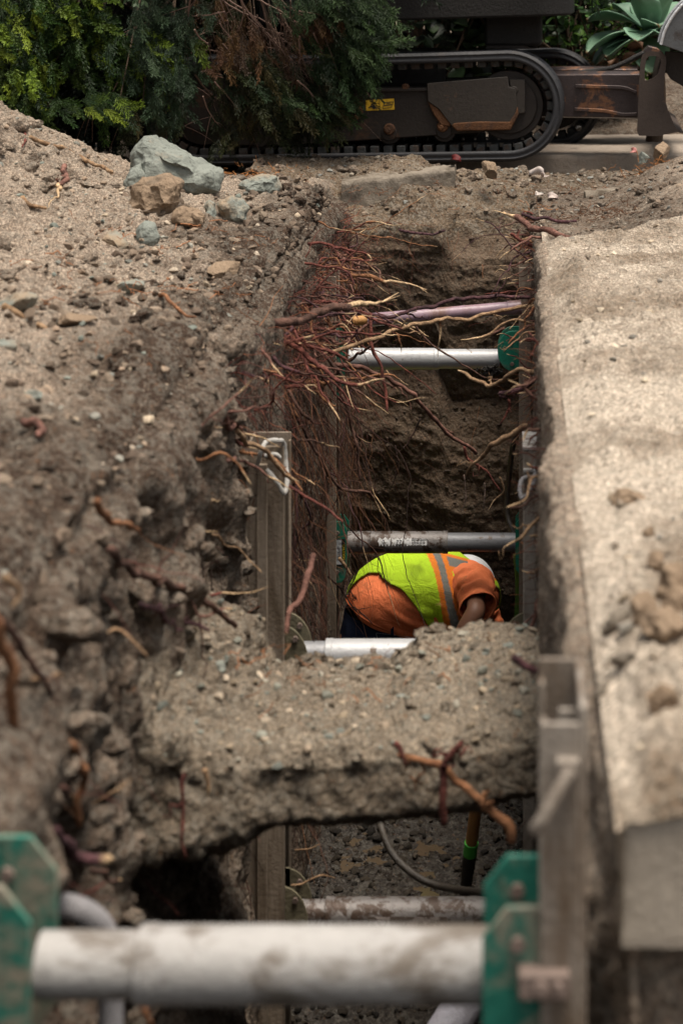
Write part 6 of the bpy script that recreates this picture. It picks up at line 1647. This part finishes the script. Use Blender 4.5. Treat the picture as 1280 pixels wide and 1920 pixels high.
for k in range(9):
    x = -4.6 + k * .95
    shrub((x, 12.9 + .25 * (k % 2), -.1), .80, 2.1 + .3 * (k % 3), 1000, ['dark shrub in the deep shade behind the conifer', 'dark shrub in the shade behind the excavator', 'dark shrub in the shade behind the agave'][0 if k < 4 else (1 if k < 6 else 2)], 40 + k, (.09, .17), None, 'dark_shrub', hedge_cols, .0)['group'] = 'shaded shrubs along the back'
# fence far behind closes the view
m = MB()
fe = thing('board_fence', 'timber fence at the very back, coloured near-black in place of shade', 'fence', (0, 13.7, 0))
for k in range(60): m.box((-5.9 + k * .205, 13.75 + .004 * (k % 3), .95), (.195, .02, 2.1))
M['darkwood'] = speckle('shade-darkened boards', (.012, .010, .008), (.026, .020, .015), 8, .9)  # boards coloured near-black to stand for the backdrop's shade
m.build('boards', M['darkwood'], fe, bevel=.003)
m = MB(); m.box2((-6, 13.775, .4), (6.4, 13.82, .5)); m.box2((-6, 13.775, 1.5), (6.4, 13.82, 1.6)); m.build('rails', M['darkwood'], fe)

# agave
def agave_leaf(base, d_, L, W, curl, colour, seed):
    rg = np.random.default_rng(seed); nu, nv = 22, 9; V = []; C_ = []
    d_ = np.array(d_, float); d_ /= np.linalg.norm(d_); side = np.cross(d_, (0, 0, 1.)); side /= np.linalg.norm(side)
    up = np.cross(side, d_)
    for i in range(nu):
        u_ = i / (nu - 1); ang_ = curl * u_
        c = np.array(base) + L * (d_ * math.sin(max(ang_, 1e-3)) / max(curl, 1e-3) * 1.0 + up * -(1 - math.cos(ang_)) / max(curl, 1e-3))
        dl = d_ * math.cos(ang_) - up * math.sin(ang_); ul = np.cross(side, dl)
        wd = W * (.42 + .58 * math.sin(PI * min(1, u_ * .95 + .12) ** 1.2)) * (1 - u_ ** 7)
        wd = W * np.interp(u_, [0, .15, .45, .7, .88, .97, 1], [.45, .5, .92, 1, .62, .18, .01])
        for j in range(nv):
            v_ = (j / (nv - 1) - .5) * 2
            V.append(c + side * v_ * wd + ul * (.30 * wd * v_ * v_ + .01 * math.sin(6 * u_ + 3 * v_)))
            cc = np.array(colour) * (1 + .25 * (abs(v_) > .9)) * (.88 + .24 * rg.random() * .3)
            if u_ > .97: cc = np.array((.20, .12, .06))
            C_.append(cc)
    return np.array(V), grid_faces(nu, nv), np.array(C_)
agb = P(1222, 38, 10.6); agb.z = .66
ag = thing('agave_plant', 'grey green agave with broad pointed leaves at the top right corner', 'agave', (agb.x, agb.y, 0))
AL = [((-.95, -.30, .20), .36, .080, .9, (.13, .24, .15)), ((-.7, -.45, -.05), .30, .078, .6, (.11, .20, .125)), ((-.10, -.80, -.35), .27, .072, .7, (.17, .29, .17)), ((-.35, -.8, .35), .24, .070, 1.0, (.16, .28, .19)), ((.35, -.8, .25), .28, .075, .9, (.15, .27, .18)), ((.8, -.4, .3), .34, .08, .8, (.12, .22, .14)), ((-.75, .1, .6), .34, .08, .9, (.10, .19, .12)),
      ((-.2, -.4, .9), .26, .06, .6, (.17, .29, .20)), ((.2, -.3, 1), .26, .06, .5, (.16, .27, .18)), ((.5, .4, .7), .32, .07, .7, (.12, .22, .14)), ((0, .6, .6), .34, .08, .8, (.10, .19, .12)), ((-.5, .5, .8), .3, .07, .7, (.1, .19, .12)), ((.05, -.75, .6), .22, .06, .9, (.17, .30, .20)), ((-.9, -.1, -.1), .33, .07, .7, (.08, .15, .10))]
for k, (d_, L, W, cu, c_) in enumerate(AL):
    V, Fc, C_ = agave_leaf(agb, d_, L * 1.2, W * 1.55, cu, c_, k)
    o = link_mesh('leaf', np_mesh('leaf', V, Fc, np.clip(C_, 0, 1)), M['agave'], ag); s__ = o.modifiers.new('solid', 'SOLIDIFY'); s__.thickness = .006
m = MB(); m.tube(curve_pts([(agb.x, agb.y, -.05), (agb.x + .03, agb.y, .3), (agb.x, agb.y, .67)], 12), [.05] * 12, 14); m.build('stem', M['bark'], ag)
# dead leaves and twigs under the agave
litter('leaf_litter', 'brown dead twigs and leaves heaped under the agave', [(P(x, y, 10.7), .06) for x, y in ((1130, 118), (1160, 112), (1185, 105), (1150, 128), (1110, 126), (1180, 125))], 45, (.17, .085, .045), 51)
for k, (x, y, s_) in enumerate(((1192, 95, .14), (1178, 112, .10), (1150, 120, .09), (1200, 110, .1))):
    leaf_scrap(P(x, y, 10.4), s_, (.19, .105, .06), ['large curled brown leaf hanging under the agave', 'brown dead leaf among the twigs below the agave', 'brown dead leaf at the left of the twig heap', 'brown dead leaf behind the blade lug'][k], seed=60 + k)
root([P(1140, 122, 10.5), P(1165, 100, 10.45), P(1185, 82, 10.4), P(1204, 64, 10.4)], .007, 'brown', 'long dead stick rising from the twig heap to the agave', name='stick', cat='stick', tip=0)
# leaf debris slope below the shrub
gxx = axis((-.2, 2.4, 90)); gyy = axis((11.0, 12.8, 60)); GX, GY = np.meshgrid(gxx, gyy, indexing='ij')
q = np.stack([GX.ravel(), GY.ravel(), 0 * GX.ravel()], 1); hz = .05 + .30 * sstep(11.0, 12.2, q[:, 1]) * sstep(-.2, .4, q[:, 0]) + .03 * fbm(q, 5, 4, seed=3) - .08 * (1 - sstep(11.0, 11.2, q[:, 1]))
me = np_mesh('planting_bed', np.stack([q[:, 0], q[:, 1], hz], 1), grid_faces(len(gxx), len(gyy)), attrs={'dry': np.full(len(q), .2)}); o = link_mesh('planting_bed', me, M['soil']); tag(o, kind='structure')

# ------------------------------------------------------------------ worker
def W(px, py, Y=7.42): return np.array(P(px, py, Y))
wk = thing('person', 'crouching worker in a lime vest and orange shirt at the bottom of the trench', 'person', (float(W(720, 0)[0]), 7.42, -2.08))
# skeleton grown into one continuous body
J = {}; ed = []
def jn(n, p, r, par=None):
    J[n] = (len(J), np.array(p, float), r)
    if par: ed.append((J[par][0], J[n][0]))
pel = W(700, 1262, 7.46); jn('pelvis', pel, (.15, .13))
jn('waist', W(708, 1200, 7.45), (.125, .12), 'pelvis'); jn('belly', W(726, 1150, 7.44), (.125, .12), 'waist'); jn('mid', W(768, 1122, 7.44), (.13, .125), 'belly'); jn('chest', W(822, 1116, 7.45), (.135, .125), 'mid')
jn('upper', W(868, 1116, 7.47), (.115, .10), 'chest'); jn('neck', W(882, 1108, 7.56), (.058, .058), 'upper'); jn('head', W(872, 1103, 7.63), (.078, .082), 'neck'); jn('crown', W(868, 1098, 7.70), (.068, .072), 'head')
jn('shR', W(880, 1096, 7.34), (.048, .048), 'upper'); jn('elR', W(894, 1144, 7.13), (.041, .041), 'shR'); jn('foR', W(872, 1180, 7.12), (.040, .040), 'elR'); jn('wrR', W(835, 1262, 7.16), (.028, .03), 'foR'); jn('paR', W(824, 1290, 7.18), (.032, .022), 'wrR')
jn('shL', W(880, 1120, 7.62), (.065, .065), 'upper'); jn('elL', W(920, 1210, 7.60), (.045, .045), 'shL'); jn('wrL', W(880, 1290, 7.50), (.028, .03), 'elL'); jn('paL', W(866, 1315, 7.46), (.032, .022), 'wrL')
for s_, yy in (('R', 7.33), ('L', 7.58)):
    jn('hip' + s_, W(712, 1275, yy), (.095, .095), 'pelvis'); jn('kn' + s_, W(860, 1325, yy - .02), (.062, .062), 'hip' + s_); jn('sh' + s_ + '2', W(790, 1352, yy), (.055, .055), 'kn' + s_); jn('an' + s_, W(690, 1358, yy + .01), (.042, .042), 'sh' + s_ + '2'); jn('to' + s_, W(668, 1385, yy + .01), (.035, .04), 'an' + s_)
for s_, pa in (('R', 'paR'), ('L', 'paL')):
    p_ = J[pa][1]; wr_ = J['wr' + s_][1]; ax_ = p_ - wr_; ax_ /= np.linalg.norm(ax_); sd_ = np.cross(ax_, (0, 1, 0)); sd_ = np.array([0, 1, 0.]) if s_ == 'R' else np.array([0, 1, 0.])
    bend_ = np.array([.35, 0, -.3])
    for k, (off_, ln_) in enumerate(((-.032, .068), (-.011, .078), (.011, .073), (.032, .058))):
        a = p_ + sd_ * off_ + ax_ * .022; b = a + (ax_ * .5 + bend_ * .3) * ln_; c = b + (ax_ * .2 + bend_) * ln_ * .6
        jn('f%s%da' % (s_, k), a, (.009, .009), pa); jn('f%s%db' % (s_, k), b, (.0085, .0085), 'f%s%da' % (s_, k)); jn('f%s%dc' % (s_, k), c, (.007, .007), 'f%s%db' % (s_, k))
    a = wr_ + (p_ - wr_) * .55 - sd_ * .028; b = a - sd_ * .026 + ax_ * .028; c = b + ax_ * .026 + np.array([.01, 0, 0])
    jn('t%sa' % s_, a, (.011, .011), pa); jn('t%sb' % s_, b, (.010, .010), 't%sa' % s_); jn('t%sc' % s_, c, (.008, .008), 't%sb' % s_)
me = bpy.data.meshes.new('body'); me.from_pydata([tuple(v[1]) for v in J.values()], ed, []); me.update()
body = link_mesh('body', me, M['skin'], wk, smooth=False)
sk = body.modifiers.new('skin', 'SKIN'); sk.use_smooth_shade = True
for (i, p_, r) in J.values(): me.skin_vertices[0].data[i].radius = r
me.skin_vertices[0].data[0].use_root = True
sub = body.modifiers.new('sub', 'SUBSURF'); sub.levels = 1; sub.render_levels = 2

def loft(rings, phi_n=64, tn=90, fold=0.0, seed=0):
    """rings: list of (center, tangent, up-axis radius a, depth radius b). returns (tn, phi, 3), params"""
    K = len(rings); C0 = np.array([r[0] for r in rings]); A0 = np.array([r[1] for r in rings]); B0 = np.array([r[2] for r in rings])
    C = curve_pts(C0, tn)
    L0 = np.concatenate([[0], np.cumsum(np.linalg.norm(np.diff(C0, axis=0), axis=1))]); L0 /= L0[-1]
    tt = np.linspace(0, 1, tn); a = np.interp(tt, L0, A0); b = np.interp(tt, L0, B0)
    ker = np.ones(7) / 7; a = np.convolve(np.pad(a, 3, 'edge'), ker, 'valid'); b = np.convolve(np.pad(b, 3, 'edge'), ker, 'valid')
    T = np.gradient(C, axis=0); T /= np.linalg.norm(T, axis=1)[:, None]
    D = np.array([0, -1.0, 0])[None] - T * (T @ np.array([0, -1.0, 0]))[:, None]; D /= np.linalg.norm(D, axis=1)[:, None]   # towards the camera side
    U = np.cross(D, T); sgn = np.sign(U[-5, 2]) or 1; U = U * sgn       # outward back side
    ph = np.linspace(0, 2 * PI, phi_n, endpoint=False)
    V = C[:, None] + b[:, None, None] * np.cos(ph)[None, :, None] * D[:, None] + a[:, None, None] * np.sin(ph)[None, :, None] * U[:, None]
    Nn = (np.cos(ph)[None, :, None] * D[:, None] + np.sin(ph)[None, :, None] * U[:, None])
    return V, Nn, tt, ph, L0
def closed_faces(tn, pn, keep=None):
    i = np.arange(tn - 1)[:, None] * pn; j = np.arange(pn)[None, :]; j2 = (j + 1) % pn
    Fq = np.stack([i + j, i + j2, i + pn + j2, i + pn + j], -1).reshape(-1, 4)
    if keep is not None: Fq = Fq[keep[:-1].reshape(-1)]
    return Fq
TOR = [(W(712, 1150, 7.45), .150, .164), (W(717, 1140, 7.45), .149, .163), (W(728, 1126, 7.44), .158, .165), (W(762, 1116, 7.44), .172, .170), (W(812, 1112, 7.44), .172, .172), (W(856, 1116, 7.45), .155, .170), (W(884, 1114, 7.50), .105, .125), (W(898, 1106, 7.58), .066, .07)]
phn, tn_ = 160, 220
V, Nn, tt, ph, L0 = loft(TOR, phn, tn_)
pv = V.reshape(-1, 3); T_ = np.repeat(tt, phn); Ph = np.tile(ph, tn_)
Phs = (Ph + PI) % (2 * PI) - PI
def fold_f(pv, T_, Phs):
    f = .006 * fbm(pv * np.array([1, 1, 1.0]), 6, 2, seed=701)
    # stretched folds running from the waist towards the armpit, gathered low on the near side
    g = np.sin((pv[:, 0] * .75 + pv[:, 2] * 1.25) * 62 + 3 * fbm(pv, 3, 2, seed=702))
    f += .011 * np.clip(g, -.3, 1) * sstep(.05, .25, T_) * (1 - sstep(.42, .6, T_)) * sstep(.35, -.6, Phs) * 1.0
    f += .004 * np.sin(T_ * 150 + 4 * fbm(pv, 5, 2, seed=703)) * (1 - sstep(.04, .12, T_))
    return f
fo = fold_f(pv, T_, Phs)
SV = pv + Nn.reshape(-1, 3) * fo[:, None]
cS = np.tile(np.array((.95, .25, .10)), (len(SV), 1))
hem = (T_ < .035); cS[hem] *= .86
sh_o = link_mesh('shirt', np_mesh('shirt', SV, closed_faces(tn_, phn), cS), M['shirt'], wk)
s__ = sh_o.modifiers.new('solid', 'SOLIDIFY'); s__.thickness = .003; s__.offset = -1
# vest shell: starts at a wavy hem (higher on the near side), cut out at the armhole
off_v = .0085 + .003 * fbm(pv, 5, 2, seed=711)
wr2 = .010 * np.sin((pv[:, 0] * 1.1 + pv[:, 2] * .6) * 46 + 3.5 * fbm(pv, 3, 2, seed=712)) * sstep(.3, -.5, Phs) * sstep(.30, .45, T_)
bunch = .020 * np.exp(-(((T_ - .50) / .05) ** 2 + ((Phs + .75) / .20) ** 2)) + .012 * np.exp(-(((T_ - .56) / .03) ** 2 + ((Phs + .95) / .25) ** 2))
VV = pv + Nn.reshape(-1, 3) * (np.maximum(fo, 0) + off_v + wr2 + bunch)[:, None]
# hem position as a function of the angle: 90 deg = middle of the back
pdeg = np.degrees(Phs)
hemT = np.interp(pdeg, [-180, -100, -75, -50, -25, 0, 18, 33, 45, 56, 66, 80, 95, 130, 180], [.56, .56, .55, .515, .455, .385, .315, .225, .19, .175, .13, .065, .05, .10, .55])
endT = .93
keep = (T_ > hemT) & (T_ < endT)
arm = ((T_ - .81) / .09) ** 2 + ((pdeg + 12) / 50) ** 2
arm2 = ((T_ - .785) / .105) ** 2 + ((((pdeg - 192 + 180) % 360) - 180) / 50) ** 2
keep &= (arm > 1) & (arm2 > 1)
cV = np.tile(np.array((.52, .80, .03)), (len(VV), 1))
dirt = sstep(.1, .5, fbm(pv, 9, 3, seed=713)) * np.exp(-((T_ - .45) / .12) ** 2) * np.exp(-((pdeg - 60) / 30) ** 2)
cV = cV * (1 - .6 * dirt[:, None])
OR_ = np.array((.90, .22, .03)); GY_ = np.array((.19, .19, .21))
# band round the chest: orange, grey, orange; it leans so that it sits lower down the back
bt_ = T_ - (.450 + .14 * np.clip((75 - pdeg) / 100, -.6, 1.6))
cV[(bt_ > 0) & (bt_ < .105)] = OR_; cV[(bt_ > .034) & (bt_ < .072)] = GY_
# shoulder straps: stripe over the near and far shoulder blade
for pc in (66, 118):
    s_ = np.abs(pdeg - pc); m_ = (bt_ > .10)
    cV[m_ & (s_ < 15)] = OR_; cV[m_ & (s_ < 8)] = GY_
# orange side seam towards the near front and edge piping
m_ = (bt_ > .10) & (pdeg < -28) & (pdeg > -70); cV[m_] = OR_
edge_ = (T_ - hemT < .010); cV[edge_] = np.array((.36, .60, .04)) * .8
cV[(arm < 1.22) | (arm2 < 1.22)] = np.array((.50, .62, .10))
vs = link_mesh('vest', np_mesh('vest', VV, closed_faces(tn_, phn, keep.reshape(tn_, phn)), np.clip(cV, 0, 1)), M['vest'], wk)
s__ = vs.modifiers.new('solid', 'SOLIDIFY'); s__.thickness = .003; s__.offset = -1
# sleeves
def sleeve(a, b, c, r0, r1, r2, name='sleeve'):
    V, Nn, tt, ph, _ = loft([(a, r0, r0), (b, r1, r1), (c, r2, r2 * .95)], 72, 70)
    q = V.reshape(-1, 3); T2 = np.repeat(tt, 72)
    f = .010 * fbm(q, 13, 2, seed=721) + .0065 * np.sin(T2 * 34 + 5 * fbm(q, 9, 2, seed=722)) * (1 - .5 * T2)
    q = q + Nn.reshape(-1, 3) * f[:, None]
    o = link_mesh(name, np_mesh(name, q, closed_faces(70, 72), np.tile(np.array((.95, .26, .105)), (len(q), 1))), M['shirt'], wk)
    s_ = o.modifiers.new('solid', 'SOLIDIFY'); s_.thickness = .0035; s_.offset = -1
sleeve(W(866, 1094, 7.42), W(886, 1098, 7.31), W(894, 1140, 7.17), .086, .080, .068)
sleeve(W(872, 1112, 7.50), W(890, 1125, 7.60), W(912, 1180, 7.61), .08, .075, .066)
# jeans: seat and legs as one garment
V, Nn, tt, ph, _ = loft([(W(706, 1320, 7.46), .12, .15), (W(702, 1285, 7.46), .165, .185), (W(699, 1240, 7.455), .16, .178), (W(706, 1185, 7.45), .145, .158), (W(711, 1148, 7.45), .138, .150)], 96, 70)
q = V.reshape(-1, 3); q = q + Nn.reshape(-1, 3) * (.006 * fbm(q, 9, 3, seed=731))[:, None]
jb = link_mesh('jeans', np_mesh('jeans', q, closed_faces(70, 96)), M['jeans'], wk); s__ = jb.modifiers.new('solid', 'SOLIDIFY'); s__.thickness = .003; s__.offset = -1
for s_, yy in (('R', 7.33), ('L', 7.58)):
    V, Nn, tt, ph, _ = loft([(W(705, 1270, yy), .11, .11), (W(780, 1298, yy - .01), .098, .098), (W(858, 1325, yy - .02), .078, .078), (W(872, 1345, yy - .02), .068, .068), (W(835, 1356, yy), .066, .066), (W(770, 1356, yy), .068, .068), (W(700, 1358, yy), .055, .055)], 40, 90)
    q = V.reshape(-1, 3); q[:, 2] = np.maximum(q[:, 2], -2.10)
    link_mesh('jeans_leg', np_mesh('jeans_leg', q, closed_faces(90, 40)), M['jeans'], jb)
    V, Nn, tt, ph, _ = loft([(W(712, 1352, yy), .05, .05), (W(690, 1358, yy), .052, .05), (W(668, 1372, yy), .055, .048), (W(655, 1395, yy), .03, .04)], 28, 30)
    link_mesh('boot', np_mesh('boot', V.reshape(-1, 3), closed_faces(30, 28)), M['boot'], wk)
# belt loops, waistband seam stitches
m = MB(); q0 = W(735, 1183, 7.285); m.box(q0, (.012, .006, .035)); m.build('belt_loop', M['jeans'], jb, bevel=.001)
st2 = MB()
for k in range(26):
    a = W(706 + k * 3.0, 1187 + k * .35, 7.29 - .0 * k); st2.box(a, (.004, .0016, .0012))
for k in range(12): st2.box(W(705 + k * .6, 1189 + k * 2.2, 7.286), (.0012, .0016, .004))
st2.build('pocket_stitching', speckle('pale thread', (.35, .35, .36), (.45, .45, .46), 50), jb, smooth=False)
# head details and hard hat
hc = W(869, 1102, 7.66)
m = MB()
for dx, dz in ((-.032, 0), (.032, 0)):
    pass
fd = np.array([.55, .35, -.75]); fd /= np.linalg.norm(fd)       # the face looks down and forward
uph = np.array([.62, .25, .55]); uph = uph - fd * np.dot(uph, fd); uph /= np.linalg.norm(uph); sdh = np.cross(fd, uph)
def hp(f_, u_, s_): return hc + fd * f_ + uph * u_ + sdh * s_
nz_ = MB(); nz_.tube([hp(.088, .02, 0), hp(.105, -.012, 0), hp(.092, -.03, 0)], [.008, .014, .009], 10); nz_.build('nose', M['skin'], wk)
for s_ in (-1, 1):
    e_ = MB(); e_.tube([hp(.078, .022, s_ * .032), hp(.088, .022, s_ * .032)], [.012, .006], 12); e_.build('eye', M['hat'], wk)
    e2 = MB(); e2.tube([hp(.0, .01, s_ * .083), hp(.004, .0, s_ * .098), hp(0, -.03, s_ * .086)], [.012, .018, .009], 10); e2.build('ear', M['skin'], wk)
mo_ = MB(); mo_.tube([hp(.084, -.048, -.024), hp(.091, -.050, 0), hp(.084, -.048, .024)], [.003, .006, .003], 8); mo_.build('mouth', M['clip'], wk)
# hat dome + brim
nu, nv = 26, 48; V = []
for i in range(nu):
    a = PI / 2 * i / (nu - 1)
    for j in range(nv):
        b = 2 * PI * j / nv; rx, ry = .120, .104
        rib = 1 + .03 * math.exp(-(math.sin(b) / .2) ** 2) * math.sin(a * 1.1)
        V.append(hp(.0 + math.cos(b) * rx * math.sin(a), .038 + .100 * math.cos(a) * rib, math.sin(b) * ry * math.sin(a)))
Fq = [tuple(f) for f in closed_faces(nu, nv)]
m = MB(); m.add(V, Fq); hat = m.build('hard_hat', M['hat'], wk, sharp=60); s__ = hat.modifiers.new('solid', 'SOLIDIFY'); s__.thickness = .003
V = []
for j in range(nv):
    b = 2 * PI * j / nv; ext = .012 + .035 * max(0, math.cos(b)) ** 2
    V += [hp(math.cos(b) * .119, .038, math.sin(b) * .103), hp(math.cos(b) * (.121 + ext), .030, math.sin(b) * (.105 + ext * .5))]
m = MB(); m.add(V, [(2 * j, 2 * j + 1, (2 * j + 3) % (2 * nv), (2 * j + 2) % (2 * nv)) for j in range(nv)]); br = m.build('brim', M['hat'], hat); s__ = br.modifiers.new('solid', 'SOLIDIFY'); s__.thickness = .004
